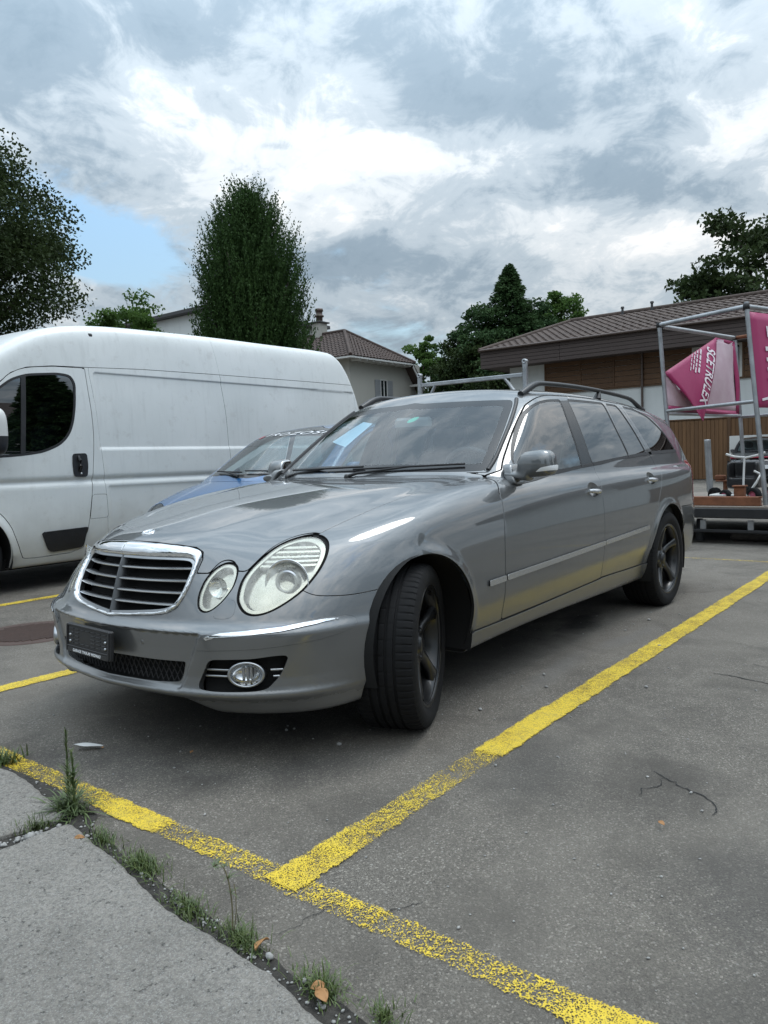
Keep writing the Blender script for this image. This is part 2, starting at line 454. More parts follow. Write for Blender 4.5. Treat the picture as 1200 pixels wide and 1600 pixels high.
_M = {}
class NT:
    """small helper round a node tree"""
    def __init__(s, name):
        s.m = bpy.data.materials.new(name); s.m.use_nodes = True; s.t = s.m.node_tree; s.N = s.t.nodes; s.L = s.t.links
        s.b = s.N['Principled BSDF']; s.out = s.N['Material Output']; _M[name] = s.m
    def n(s, k): return s.N.new('ShaderNode'+k)
    def link(s, a, b): s.L.new(a, b)
    def val(s, sock, v):
        if hasattr(v, 'is_output'): s.L.new(v, sock)
        else: sock.default_value = v
    def coord(s, which='Object', scale=(1, 1, 1), rot=(0, 0, 0), loc=(0, 0, 0)):
        tc = s.n('TexCoord'); mp = s.n('Mapping'); s.link(tc.outputs[which], mp.inputs[0])
        mp.inputs['Scale'].default_value = scale; mp.inputs['Rotation'].default_value = rot; mp.inputs['Location'].default_value = loc
        return mp.outputs[0]
    def pos(s, scale=(1, 1, 1)):
        g = s.n('NewGeometry'); mp = s.n('Mapping'); s.link(g.outputs['Position'], mp.inputs[0]); mp.inputs['Scale'].default_value = scale; return mp.outputs[0]
    def noise(s, vec, scale, detail=4, rough=.55, dist=0):
        k = s.n('TexNoise'); s.link(vec, k.inputs['Vector']); k.inputs['Scale'].default_value = scale; k.inputs['Detail'].default_value = detail
        k.inputs['Roughness'].default_value = rough; k.inputs['Distortion'].default_value = dist; return k.outputs[0]
    def voro(s, vec, scale, feature='F1', out='Distance', rnd=1.0):
        k = s.n('TexVoronoi'); k.feature = feature; s.link(vec, k.inputs['Vector']); k.inputs['Scale'].default_value = scale; k.inputs['Randomness'].default_value = rnd
        return k.outputs[out]
    def ramp(s, x, stops, interp='LINEAR'):
        r = s.n('ValToRGB'); s.link(x, r.inputs[0]); e = r.color_ramp.elements; r.color_ramp.interpolation = interp
        f = lambda c: (c, c, c, 1) if isinstance(c, (int, float)) else (*c, 1)
        e[0].position, e[0].color = stops[0][0], f(stops[0][1]); e[1].position, e[1].color = stops[-1][0], f(stops[-1][1])
        for p, c in stops[1:-1]: e.new(p).color = f(c)
        return r.outputs[0]
    def math(s, op, a, b=None, c=None, clamp=False):
        k = s.n('Math'); k.operation = op; k.use_clamp = clamp
        for i, v in enumerate((a, b, c)):
            if v is not None: s.val(k.inputs[i], v)
        return k.outputs[0]
    def mix(s, f, a, b, mode='MIX'):
        k = s.n('MixRGB'); k.blend_type = mode; s.val(k.inputs[0], f)
        s.val(k.inputs[1], a if hasattr(a, 'is_output') else (*a, 1)); s.val(k.inputs[2], b if hasattr(b, 'is_output') else (*b, 1)); return k.outputs[0]
    def bump(s, h, dist=.01, strength=1.0, nrm=None):
        k = s.n('Bump'); k.inputs['Strength'].default_value = strength; k.inputs['Distance'].default_value = dist; s.link(h, k.inputs['Height'])
        if nrm is not None: s.link(nrm, k.inputs['Normal'])
        return k.outputs[0]
    def set(s, **kw):
        for k, v in kw.items():
            sock = s.b.inputs[k.replace('_', ' ')]
            if isinstance(v, tuple) and len(v) == 3 and sock.type == 'RGBA': v = (*v, 1)
            s.val(sock, v)
        return s.m

def simple(name, col, rough=.5, metal=0.0, coat=0.0, var=.0, vscale=6.0, bump=0.0, bscale=200.0, **kw):
    t = NT(name); p = t.coord('Object')
    c = tuple(col)
    if var:
        n = t.noise(p, vscale, 6, .6)
        c = t.mix(t.ramp(n, [(.3, 0.0), (.7, 1.0)]), tuple(x*(1-var) for x in col), tuple(min(1, x*(1+var)) for x in col))
        t.set(Roughness=t.math('ADD', t.math('MULTIPLY', n, .2), rough-.1))
    else: t.set(Roughness=rough)
    t.set(Base_Color=c, Metallic=metal, Coat_Weight=coat, Coat_Roughness=.03)
    if bump: t.set(Normal=t.bump(t.noise(p, bscale, 3), bump))
    return t.set(**kw)

def thin_glass(name, tint, r0=.08, rough=0.0, dirt=0.0):
    t = NT(name); N = t.N; N.remove(t.b)
    tr = t.n('BsdfTransparent'); tr.inputs[0].default_value = (*tint, 1)
    gl = t.n('BsdfGlossy'); gl.inputs['Roughness'].default_value = rough
    lw = t.n('LayerWeight'); lw.inputs[0].default_value = .5
    f = t.math('ADD', t.math('MULTIPLY', t.math('POWER', lw.outputs['Facing'], 4.2), .92), r0, clamp=True)
    mx = t.n('MixShader'); t.link(f, mx.inputs[0]); t.link(tr.outputs[0], mx.inputs[1]); t.link(gl.outputs[0], mx.inputs[2])
    last = mx.outputs[0]
    if dirt:
        df = t.n('BsdfDiffuse'); df.inputs[0].default_value = (.55, .55, .52, 1)
        m2 = t.n('MixShader'); nn = t.noise(t.coord('Object'), 3.0, 5, .6)
        t.link(t.math('MULTIPLY', t.ramp(nn, [(.3, .2), (.7, 1.0)]), dirt), m2.inputs[0]); t.link(last, m2.inputs[1]); t.link(df.outputs[0], m2.inputs[2]); last = m2.outputs[0]
    t.link(last, t.out.inputs[0]); return t.m
# ------------------------------------------------------------------ ground
def ground_materials():
    t = NT('asphalt'); p = t.pos()
    big = t.noise(p, .55, 6, .6, .4); mid = t.noise(p, 3.2, 7, .62, .3); fine = t.noise(p, 46, 5, .7)
    v1 = t.voro(p, 230, out='Color'); vd = t.voro(p, 230); v2 = t.voro(p, 520, out='Color'); vd2 = t.voro(p, 520)
    s1 = t.n('SeparateColor'); t.link(v1, s1.inputs[0]); s2 = t.n('SeparateColor'); t.link(v2, s2.inputs[0])
    chips = t.ramp(s1.outputs[0], [(0.0, (0.0546, 0.0500, 0.0437)), (.42, (0.1103, 0.1020, 0.0902)), (.78, (0.1733, 0.1610, 0.1423)), (.92, (0.2835, 0.2650, 0.2344)), (1.0, (0.5775, 0.5400, 0.4836))])
    chips2 = t.ramp(s2.outputs[0], [(0.0, (0.0630, 0.0580, 0.0512)), (.6, (0.1344, 0.1250, 0.1107)), (1.0, (0.2730, 0.2550, 0.2260))])
    c = t.mix(.50, chips, chips2)
    s3 = t.n('SeparateColor'); t.link(t.voro(p, 112, out='Color'), s3.inputs[0]); v3d = t.voro(p, 112)
    core = t.ramp(v3d, [(.25, 1.0), (.42, 0.0)])
    c = t.mix(t.math('MULTIPLY', core, t.ramp(s3.outputs[0], [(.86, 0.0), (.97, .75)])), c, (.36, .352, .33))
    c = t.mix(t.math('MULTIPLY', core, t.ramp(s3.outputs[0], [(.03, .8), (.16, 0.0)])), c, (.030, .029, .028))
    c = t.mix(t.ramp(fine, [(.35, .0), (.72, .35)]), c, (0.1260, 0.1170, 0.1042))
    c = t.mix(t.ramp(mid, [(.34, .55), (.56, 0.0)]), c, (0.0525, 0.0480, 0.0428))
    c = t.mix(t.ramp(big, [(.42, 0.0), (.62, .5)]), c, (0.1943, 0.1810, 0.1600))
    c = t.mix(t.ramp(t.noise(p, 1.3, 7, .7, .8), [(.52, 0.0), (.66, .45)]), c, (0.0630, 0.0580, 0.0521))
    c = t.mix(t.ramp(t.noise(p, 11, 6, .7), [(.62, 0.0), (.74, .5)]), c, (0.0473, 0.0440, 0.0391))
    c = t.mix(1.0, c, (1.025, 1.0, .962), 'MULTIPLY')
    # oil and rubber marks, each with a shape of its own
    g = t.n('NewGeometry')
    def spot(x, y, rx, ry, rot=0.0, wob=.9):
        mp = t.n('Mapping'); mp.vector_type = 'TEXTURE'; t.link(g.outputs['Position'], mp.inputs[0])
        mp.inputs['Location'].default_value = (x, y, 0); mp.inputs['Scale'].default_value = (rx, ry, 1); mp.inputs['Rotation'].default_value = (0, 0, rot)
        ln = t.n('VectorMath'); ln.operation = 'LENGTH'; t.link(mp.outputs[0], ln.inputs[0])
        d = t.math('ADD', ln.outputs['Value'], t.math('MULTIPLY', t.math('SUBTRACT', t.noise(p, 4.5, 6, .65), .5), wob*1.6))
        return t.ramp(d, [(.30, 1.0), (1.05, 0.0)])
    for (x, y, rx, ry, ro, k, col) in ((.12, 1.80, .30, .25, .3, .50, (.040, .036, .032)), (.16, 1.40, .42, .22, .2, .45, (0.0464, 0.0445, 0.0428)), (.55, 2.2, .35, .3, .2, .30, (.04, .04, .042)), (-2.05, .60, .46, .15, .25, .85, (.014, .013, .013)),
                                       (-1.2, .45, .9, .35, .2, .5, (.03, .03, .03)), (.45, .1, .8, .55, 0, .45, (.034, .034, .034)), (.5, .75, .35, .25, .4, .35, (.035, .035, .035)), (-1.0, .95, .55, .09, .1, .45, (.16, .155, .145)), (-1.75, 1.0, .5, .08, -.1, .4, (.15, .145, .14)), (-3.2, 2.3, .7, .25, .3, .5, (.045, .045, .045)), (.95, 2.45, .30, .4, .2, .3, (.05, .05, .05))):
        c = t.mix(t.math('MULTIPLY', spot(x, y, rx, ry, ro), k), c, col)
    h = t.math('ADD', t.math('MULTIPLY', vd, -.6), t.math('MULTIPLY', t.noise(p, 220, 4, .7), .8))
    h = t.math('ADD', h, t.math('MULTIPLY', vd2, -.3))
    t.set(Base_Color=c, Roughness=.86, Specular_IOR_Level=.35, Normal=t.bump(h, .0042, .9))
    # worn road paint
    t = NT('yellow_paint'); p = t.pos(); n = t.noise(p, 95, 6, .75); n2 = t.noise(p, 5.0, 6, .65, .5); n3 = t.noise(p, 400, 3, .7)
    at = t.n('Attribute'); at.attribute_name = 'wear'
    at2 = t.n('Attribute'); at2.attribute_name = 'edge'
    grain = t.math('ADD', t.math('ADD', t.math('MULTIPLY', n, .46), t.math('MULTIPLY', n3, .24)), t.math('MULTIPLY', t.voro(p, 240), .40))
    patch = t.math('ADD', t.math('MULTIPLY', t.math('SUBTRACT', n2, .5), .36), t.math('MULTIPLY', t.math('SUBTRACT', t.noise(p, 17, 5, .7), .5), .26))
    m = t.math('ADD', t.math('SUBTRACT', grain, .80), t.math('ADD', t.math('MULTIPLY', at.outputs['Fac'], .44), patch))
    edge = t.math('ADD', at2.outputs['Fac'], t.math('MULTIPLY', t.math('SUBTRACT', t.noise(p, 60, 5, .7), .5), .5))
    m = t.math('SUBTRACT', m, t.ramp(edge, [(0.0, .30), (.20, 0.0)]))
    alpha = t.ramp(m, [(-.02, 0.0), (.02, .55), (.12, 1.0)])
    col = t.mix(t.ramp(n2, [(.35, 0.0), (.65, 1.0)]), (.60, .42, .028), (.70, .51, .035))
    col = t.mix(t.ramp(t.noise(p, 22, 7, .72), [(.48, 0.0), (.78, .6)]), col, (.24, .19, .07))
    col = t.mix(t.ramp(grain, [(.44, .7), (.56, 0.0)]), col, (.11, .10, .06))
    t.set(Base_Color=col, Roughness=.72, Normal=t.bump(n, .003, .9))
    tr = t.n('BsdfTransparent'); mx = t.n('MixShader'); t.link(alpha, mx.inputs[0]); t.link(tr.outputs[0], mx.inputs[1]); t.link(t.b.outputs[0], mx.inputs[2]); t.link(mx.outputs[0], t.out.inputs[0])
    # concrete slab
    t = NT('concrete'); p = t.pos(); big = t.noise(p, 2.4, 7, .65, .5); f = t.noise(p, 120, 6, .72); v = t.voro(p, 430, out='Color'); s = t.n('SeparateColor'); t.link(v, s.inputs[0])
    c = t.mix(t.ramp(big, [(.3, 0.0), (.7, 1.0)]), (.205, .190, .166), (.298, .278, .246))
    c = t.mix(t.ramp(f, [(.36, .75), (.60, 0.0)]), c, (.095, .090, .082))
    c = t.mix(t.ramp(s.outputs[0], [(.70, 0.0), (1.0, .45)]), c, (.42, .42, .40))
    pit = t.ramp(t.noise(p, 75, 4, .6), [(.30, 1.0), (.37, 0.0)])
    c = t.mix(t.ramp(t.noise(p, 9, 6, .7), [(.56, 0.0), (.72, .4)]), c, (.10, .095, .085))
    c = t.mix(t.math('MULTIPLY', pit, .7), c, (.05, .05, .048))
    h = t.math('SUBTRACT', t.math('ADD', f, t.math('MULTIPLY', t.noise(p, 240, 4, .7), .5)), pit)
    t.set(Base_Color=c, Roughness=.9, Normal=t.bump(h, .0045, .9))
    t = NT('soil'); p = t.pos(); n = t.noise(p, 40, 7, .7)
    t.set(Base_Color=t.mix(t.ramp(n, [(.35, 0.0), (.7, 1.0)]), (.020, .018, .015), (.075, .068, .058)), Roughness=.95, Normal=t.bump(t.noise(p, 130, 6, .7), .008))
    simple('pebble', (.30, .295, .28), .85, var=.35, vscale=25, bump=.001, bscale=300)
    simple('crack_dark', (.018, .018, .018), .95)
    t = NT('manhole_iron'); p = t.pos(); n = t.noise(p, 14, 6, .65)
    t.set(Base_Color=t.mix(n, (.045, .030, .025), (.095, .058, .046)), Roughness=.75, Metallic=.2, Normal=t.bump(t.noise(p, 160, 4), .001))
    t = NT('grass_blade'); p = t.pos(); oi = t.noise(p, 60, 2)
    t.set(Base_Color=t.mix(t.ramp(oi, [(.3, 0.0), (.7, 1.0)]), (.040, .072, .016), (.100, .130, .036)), Roughness=.5, Subsurface_Weight=.0)
    t = NT('weed_leaf'); p = t.pos(); oi = t.noise(p, 45, 2)
    t.set(Base_Color=t.mix(t.ramp(oi, [(.3, 0.0), (.7, 1.0)]), (.055, .085, .032), (.11, .15, .055)), Roughness=.55)
    simple('dry_stem', (.12, .105, .055), .7)
    t = NT('dry_leaf'); p = t.coord('Object'); t.set(Base_Color=t.mix(t.noise(p, 30, 5), (.25, .11, .035), (.40, .22, .09)), Roughness=.7)
    simple('litter_white', (.62, .62, .60), .5)
ground_materials()

def smooth_noise1(x, seed, f):
    r = np.random.default_rng(seed); return sum(np.sin(x*f*k+r.uniform(0, 6.3))/k for k in (1, 2.3, 4.1, 7.7))/2.0

def build_ground():
    g = MB(); S = 700.0
    g.add([(-S, -S, 0), (S, -S, 0), (S, S, 0), (-S, S, 0)], [(0, 1, 2, 3)])
    gr = struct(g.build('asphalt_ground', _M['asphalt']))
    # painted lines; wear runs 0 (gone) to 1 (fresh) along the line
    def line(p0, p1, w, wear, seed=0, name='painted_line', zz=.004):
        p0 = np.array(p0, float); p1 = np.array(p1, float); L = np.linalg.norm(p1-p0); d = (p1-p0)/L; n = np.array([-d[1], d[0]])
        m = max(8, int(L/.03)); c = np.linspace(0, 1, m); rows = []; wr = []; ed = []
        e1 = w/2+.005*smooth_noise1(c*L, seed, 9)+.005*smooth_noise1(c*L, seed+5, 55); e2 = w/2+.005*smooth_noise1(c*L, seed+1, 8)+.005*smooth_noise1(c*L, seed+6, 51)
        wv = np.interp(c*L, *zip(*wear))
        V = []; F = []; u = np.array([-1, -.7, -.35, 0, .35, .7, 1])
        for i in range(m):
            q = p0+d*L*c[i]
            for k in u: 
                o = q+n*k*(e1[i] if k > 0 else e2[i]); V.append((o[0], o[1], zz)); wr.append(wv[i]); ed.append(1-abs(k))
        for i in range(m-1):
            for k in range(6): F.append((i*7+k, (i+1)*7+k, (i+1)*7+k+1, i*7+k+1))
        me = bpy.data.meshes.new(name); me.from_pydata(V, [], F); me.materials.append(_M['yellow_paint'])
        a = me.attributes.new('wear', 'FLOAT', 'POINT'); a.data.foreach_set('value', np.array(wr, np.float32))
        a = me.attributes.new('edge', 'FLOAT', 'POINT'); a.data.foreach_set('value', np.array(ed, np.float32))
        fix_normals(me)
        if me.polygons[0].normal.z < 0: me.flip_normals()
        return new_obj(name, me, gr)
    line((1.185, 1.215), (-5.3, 1.205), .128, [(0, .80), (.16, .74), (.30, .64), (.55, .52), (1.03, .50), (1.04, .98), (1.55, .98), (1.66, .78), (2.7, .74), (3.6, .80), (6.4, .7)], 3, zz=.0056)
    line((1.163, -2.6), (1.158, 3.4), .098, [(0, .6), (1.6, .54), (2.4, .60), (2.55, .48), (2.9, .50), (3.02, .66), (3.07, .90), (3.27, .92), (3.33, .50), (3.5, .60), (3.62, .46), (3.9, .52), (4.2, .50), (4.55, .52), (4.62, .80), (4.66, .90), (5.3, .90), (6, .7)], 11)
    line((1.09, -1.185), (-5.3, -1.195), .118, [(0, .8), (3, .85), (6.4, .7)], 17)
    line((1.09, -3.575), (-5.3, -3.575), .12, [(0, .75), (6.4, .7)], 23)
    line((-5.30, -6), (-5.30, 6.0), .07, [(0, .5), (5.5, .52), (12, .55)], 29)
    # cracks
    def crack(pts, w, seed):
        r = np.random.default_rng(seed); P = crom(pts, 14, False); t = np.gradient(P, axis=0); t /= np.maximum(np.linalg.norm(t, axis=1), 1e-9)[:, None]
        n = np.stack([-t[:, 1], t[:, 0]], 1); j = np.cumsum(r.normal(0, .0035, len(P))); j -= np.linspace(j[0], j[-1], len(P)); P = P+n*j[:, None]
        ww = w*(.35+.65*np.abs(smooth_noise1(np.linspace(0, 6, len(P)), seed, 2.2)))*np.sin(np.linspace(.15, 3.0, len(P)))**.4
        V = []; F = []
        for q, m, k in zip(P, n, ww): V += [(*(q+m*k/2), .0022), (*(q-m*k/2), .0022)]
        for i in range(len(P)-1): F.append((2*i, 2*i+1, 2*i+3, 2*i+2))
        me = bpy.data.meshes.new('crack'); me.from_pydata(V, [], F); me.materials.append(_M['crack_dark']); fix_normals(me)
        if me.polygons[0].normal.z < 0: me.flip_normals()
        new_obj('crack', me, gr)
    crack([(-.021, 1.743), (.02, 1.79), (.05, 1.86), (.13, 1.984), (.198, 1.992)], .008, 1)
    crack([(.02, 1.79), (.09, 1.80), (.13, 1.77), (.191, 1.775)], .006, 2)
    crack([(1.331, 1.347), (1.217, 1.36), (1.16, 1.38), (1.105, 1.404)], .003, 3)
    crack([(1.20, 1.50), (1.13, 1.505), (1.04, 1.55)], .004, 4)
    crack([(-1.30, 1.60), (-1.277, 1.70), (-1.238, 1.848), (-1.15, 2.05)], .012, 5)
    crack([(-1.55, 1.72), (-1.50, 1.86), (-1.42, 2.1)], .009, 6)
    # manhole
    mo = thing('manhole_cover', 'round rusty brown manhole cover in the asphalt left of the silver car', 'manhole', (-.02, -2.33, 0))
    mb = MB().lathe([(.30, .003), (.335, .006), (.355, .006), (.362, .001)], 64); mb.build('rim', _M['manhole_iron'], mo)
    mb = MB().lathe([(0, .004), (.292, .004), (.298, .0)], 64); pl = mb.build('plate', _M['manhole_iron'], mo)
    mb = MB()
    for i in range(-9, 10):
        y = i*.030; h = math.sqrt(max(0, .275**2-y*y))
        if h > .03: mb.box((-h, y-.008, .003), (h, y+.008, .009))
    stuff(mb.build('tread_bars', _M['manhole_iron'], mo))
    # pavement of concrete slabs with an earthy joint
    soil = np.array([(1.19, -.60), (1.165, -.21), (1.172, -.12), (1.195, .12), (1.222, .36), (1.235, .47), (1.286, .54), (1.318, .72), (1.342, .90), (1.366, 1.07), (1.38, 1.22), (1.398, 1.42), (1.414, 1.57), (1.424, 1.70), (1.44, 2.2), (2.2, 2.2), (2.2, -.6)])
    sp = crom(soil[:15], 6, False); sp[:, 0] += .010*smooth_noise1(sp[:, 1], 3, 26)
    poly = [tuple(q) for q in sp]+[(4.2, 3.6), (4.2, -8), (1.2, -8)]
    mb = MB(); n = len(poly); mb.add([(x, y, .003) for x, y in poly], [tuple(range(n))]); pv = struct(mb.build('pavement', _M['soil'])); 
    if pv.data.polygons[0].normal.z < 0: pv.data.flip_normals()
    def slab(out, seed, z=.020):
        P = crom(out, 10, True) if len(out) > 8 else rpoly(out, .02, 4)
        lo, hi = P.min(0)-.03, P.max(0)+.03; st = .014
        gx = np.arange(lo[0], hi[0]+st, st); gy = np.arange(lo[1], hi[1]+st, st); X, Y = np.meshgrid(gx, gy, indexing='ij'); nx, ny = X.shape
        V = np.stack([X.ravel(), Y.ravel(), np.zeros(X.size)], 1); i = (np.arange(nx-1)[:, None]*ny+np.arange(ny-1)[None]).ravel()
        T = np.concatenate([np.stack([i, i+ny, i+ny+1], 1), np.stack([i, i+ny+1, i+1], 1)])
        m = M3(V, T, np.tile([0, 0, 1.], (len(V), 1)))
        wob = lambda V: .004*smooth_noise1(V[:, 0]+.7*V[:, 1], seed, 31)+.0025*smooth_noise1(V[:, 1]-.6*V[:, 0], seed+3, 97)
        m = m.cut(sdpoly(m.V[:, :2], P)+wob(m.V))
        d = np.maximum(sdpoly(m.V[:, :2], P)+wob(m.V), 0)
        m.V[:, 2] = z-.007*np.exp(-d/.005)+.0012*smooth_noise1(m.V[:, 0], seed+7, 5)*np.cos(m.V[:, 1]*6)
        m.N = m.N+0
        o = m3_obj('slab', m.skirt(z+.01, (0, 0, -1.)), _M['concrete'], pv, dark=False, soft=True); return o
    slab([(1.25, -.70), (1.246, -.40), (1.236, -.15), (1.228, -.066), (1.24, .05), (1.262, .20), (1.285, .33), (1.300, .395), (1.325, .410), (1.401, .392), (1.483, .371), (1.70, .31), (2.1, .20), (2.3, -.2), (2.1, -.7)], 5)
    slab([(1.335, .470), (1.328, .500), (1.342, .60), (1.356, .70), (1.382, .865), (1.405, .96), (1.421, 1.045), (1.432, 1.181), (1.436, 1.296), (1.446, 1.446), (1.466, 1.54), (1.480, 1.609), (1.50, 1.8), (1.52, 2.2), (1.9, 2.35), (2.5, 2.0), (2.6, 1.0), (2.3, .28), (1.9, .35), (1.62, .430), (1.52, .455), (1.414, .458)], 9)
    slab([(1.19, -3.2), (1.22, -.76), (2.2, -.76), (2.2, -3.2)], 13)
    slab([(2.38, .25), (2.38, -3.2), (4.1, -3.2), (4.1, .15)], 15)
    slab([(2.68, .3), (4.1, .22), (4.1, 3.5), (2.66, 2.1)], 16)
    # pebbles lying in the joint and loose grit on the asphalt
    r = np.random.default_rng(5)
    def stones(pts, sizes, name, mat, parent=None):
        V = []; F = []
        base = np.array([(0,0,1),(.9,0,.35),(.28,.85,.4),(-.72,.52,.3),(-.7,-.5,.4),(.3,-.85,.35),(.7,.5,-.4),(-.27,.85,-.4),(-.9,0,-.35),(-.28,-.85,-.4),(.72,-.5,-.35),(0,0,-1)])
        fc = [(0,1,2),(0,2,3),(0,3,4),(0,4,5),(0,5,1),(1,6,2),(2,7,3),(3,8,4),(4,9,5),(5,10,1),(6,7,2),(7,8,3),(8,9,4),(9,10,5),(10,6,1),(11,7,6),(11,8,7),(11,9,8),(11,10,9),(11,6,10)]
        for (x, y, z), s in zip(pts, sizes):
            a = r.uniform(0, 6.28); sc = np.array([1, r.uniform(.6, 1), r.uniform(.45, .8)])*s; b = base*(1+r.uniform(-.18, .18, (12, 1)))*sc
            b = np.stack([b[:, 0]*math.cos(a)-b[:, 1]*math.sin(a), b[:, 0]*math.sin(a)+b[:, 1]*math.cos(a), b[:, 2]], 1)+(x, y, z+s*.35)
            o = len(V); V += [tuple(q) for q in b]; F += [tuple(i+o for i in f) for f in fc]
        mb = MB(); mb.add(V, F, True); return mb.build(name, mat, parent)
    P = []; Sz = []
    jx = spl([-.21, .14, .43, .54, .78, .93, 1.11, 1.25, 1.43, 1.57, 1.75, 2.2], [1.195, 1.214, 1.262, 1.304, 1.34, 1.368, 1.39, 1.404, 1.424, 1.44, 1.455, 1.48])
    for _ in range(330):
        y = r.uniform(.5, 1.95) if r.random() < .8 else r.uniform(-.2, .5); wgt = .9 if .95 < y < 1.2 or y > 1.33 else .45
        if r.random() > wgt: continue
        P.append((float(jx(y))+r.normal(0, .014), y, .004)); Sz.append(abs(r.normal(.0016, .0020))+.0012)
    for _ in range(60): 
        u = r.uniform(0, 1); P.append((1.34+.16*u, .462-.02*u+r.normal(0, .012)-.03*u, .004)); Sz.append(abs(r.normal(.004, .003))+.0015)
    stuff(stones(P, Sz, 'joint_grit', _M['pebble'], pv))
    for (x, y, s) in ((1.402, 1.405, .013), (1.43, .440, .017), (1.392, 1.09, .011), (1.33, .575, .009), (1.415, 1.52, .010)):
        tag(stones([(x, y, .006)], [s], 'pebble', _M['pebble']), {1.402: 'round white pebble beside the dry leaf in the pavement joint', 1.43: 'flat pale stone lying in the joint between the two slabs', 1.392: 'pale pebble under the longest weed sprig in the joint', 1.33: 'small grey pebble by the crossing of the slab joints', 1.415: 'small pebble in the joint nearest the bottom edge'}[x], 'pebble', 'pebbles in the pavement joint')
    P = []; Sz = []
    for _ in range(700):
        x = r.uniform(-5, 1.1); y = r.uniform(-1.1, 3.2)
        P.append((x, y, .001)); Sz.append(abs(r.normal(.0022, .002))+.001)
    for (x, y) in ((-.911, 1.414), (-.858, .937), (.381, .707), (.35, .442), (-1.684, 1.217), (-.109, .728), (-.246, .944), (-1.95, .93), (-2.3, .95)): P.append((x, y, .002)); Sz.append(r.uniform(.007, .012))
    stuff(stones(P, Sz, 'loose_grit', _M['pebble']))
    return gr, pv
GROUND, PAVE = build_ground()

# ------------------------------------------------------------------ weeds, grass tufts, leaves
def blade(V, F, base, az, length, lean, w, r, droop=.5, seg=4):
    o = len(V); d = np.array([math.cos(az), math.sin(az)]); s = np.array([-d[1], d[0]])
    for i in range(seg+1):
        t = i/seg; out = length*(math.sin(lean)*t+droop*.35*t*t); up = length*(math.cos(lean)*t-droop*.45*t*t*t)
        c = np.array([base[0]+d[0]*out, base[1]+d[1]*out, base[2]+max(up, .002*t)]); k = w*(1-t)**.7*.5+.0003
        V.append((c[0]+s[0]*k, c[1]+s[1]*k, c[2])); V.append((c[0]-s[0]*k, c[1]-s[1]*k, c[2]))
    for i in range(seg): F.append((o+2*i, o+2*i+1, o+2*i+3, o+2*i+2))
def tuft(x, y, n, L, spread, seed, label, w=.003, mat='grass_blade', elong=(1, 1), rot=0.0, name='grass_tuft'):
    r = np.random.default_rng(seed); V = []; F = []
    for _ in range(n):
        a = r.uniform(0, 6.28); q = abs(r.normal(0, spread)); bx, by = q*math.cos(a)*elong[0], q*math.sin(a)*elong[1]
        bx, by = bx*math.cos(rot)-by*math.sin(rot), bx*math.sin(rot)+by*math.cos(rot)
        blade(V, F, (bx, by, .0), r.uniform(0, 6.28), L*r.uniform(.35, 1.15), abs(r.normal(.45, .35)), w*r.uniform(.6, 1.3), r, r.uniform(.1, 1.0))
    mb = MB(); mb.add(V, F); o = stuff(mb.build(name, _M[mat])); o.location = (x, y, .004)
    return tag(o, label, 'weed' if 'weed' in name else 'grass', 'grass tufts along the pavement joint')
JR = math.radians(80)
tuft(1.39, .395, 130, .055, .030, 1, 'thin yellowish grass tuft in the joint between the two slabs', .0022, elong=(1.6, .6), rot=-.3)
tuft(1.315, .635, 210, .040, .034, 2, 'low sparse grass tuft right of the curled orange leaf', .002, elong=(1.9, .7), rot=JR)
tuft(1.335, .850, 380, .042, .030, 3, 'bright green dense grass tuft at the middle of the slab edge', .0026, elong=(1.6, .8), rot=JR)
tuft(1.388, 1.11, 340, .036, .034, 4, 'long low grass patch below the pebbly joint', .0024, elong=(2.1, .6), rot=JR)
tuft(1.396, 1.31, 300, .040, .032, 5, 'scruffy half dry grass at the foot of the bent weed sprig', .0022, elong=(1.8, .7), rot=JR)
tuft(1.41, 1.56, 330, .040, .030, 6, 'dark grass clump beside the broken brown leaf', .0026, elong=(1.7, .8), rot=JR)
tuft(1.40, 1.715, 120, .035, .026, 7, 'small grass tuft nearest the bottom edge of the picture', .0024)
tuft(1.205, -.21, 150, .075, .035, 8, 'leafy grass clump at the left edge beside the yellow line', .006)

def fleabane():
    r = np.random.default_rng(21)
    o = thing('tall_weed', 'upright green weed with two stems growing where the slabs meet the line', 'weed', (1.268, .372, .004))
    V = []; F = []
    for _ in range(130):
        a = r.uniform(0, 6.28); q = abs(r.normal(0, .028)); blade(V, F, (q*math.cos(a), q*math.sin(a)*1.4, 0), r.uniform(0, 6.28), r.uniform(.05, .12), abs(r.normal(.75, .35)), r.uniform(.005, .010), r, r.uniform(.4, 1.2), 5)
    mb = MB(); mb.add(V, F); stuff(mb.build('basal_leaves', _M['weed_leaf'], o))
    for (dx, dy, h, ln) in ((-.008, -.010, .245, -.012), (.005, .040, .205, .012)):
        pts = [(dx+ln*t*t*.6, dy+ln*t, h*t) for t in np.linspace(0, 1, 9)]
        st = MB().tube(pts, [.0035*(1-.5*t) for t in np.linspace(0, 1, 9)], 6).build('stem', _M['weed_leaf'], o)
        V = []; F = []
        for k in range(90):
            t = r.uniform(.08, 1.0)**.8; i = min(int(t*8), 7); q = pts[i]
            blade(V, F, (q[0], q[1], h*t), k*2.399, (.042*(1-t)+.018)*r.uniform(.8, 1.2) if t < .72 else r.uniform(.012, .026), r.uniform(.5, .9) if t < .72 else r.uniform(.15, .5), .0055 if t < .7 else .0035, r, .4, 4)
        mb = MB(); mb.add(V, F); stuff(mb.build('leaves', _M['grass_blade'], st))
fleabane()
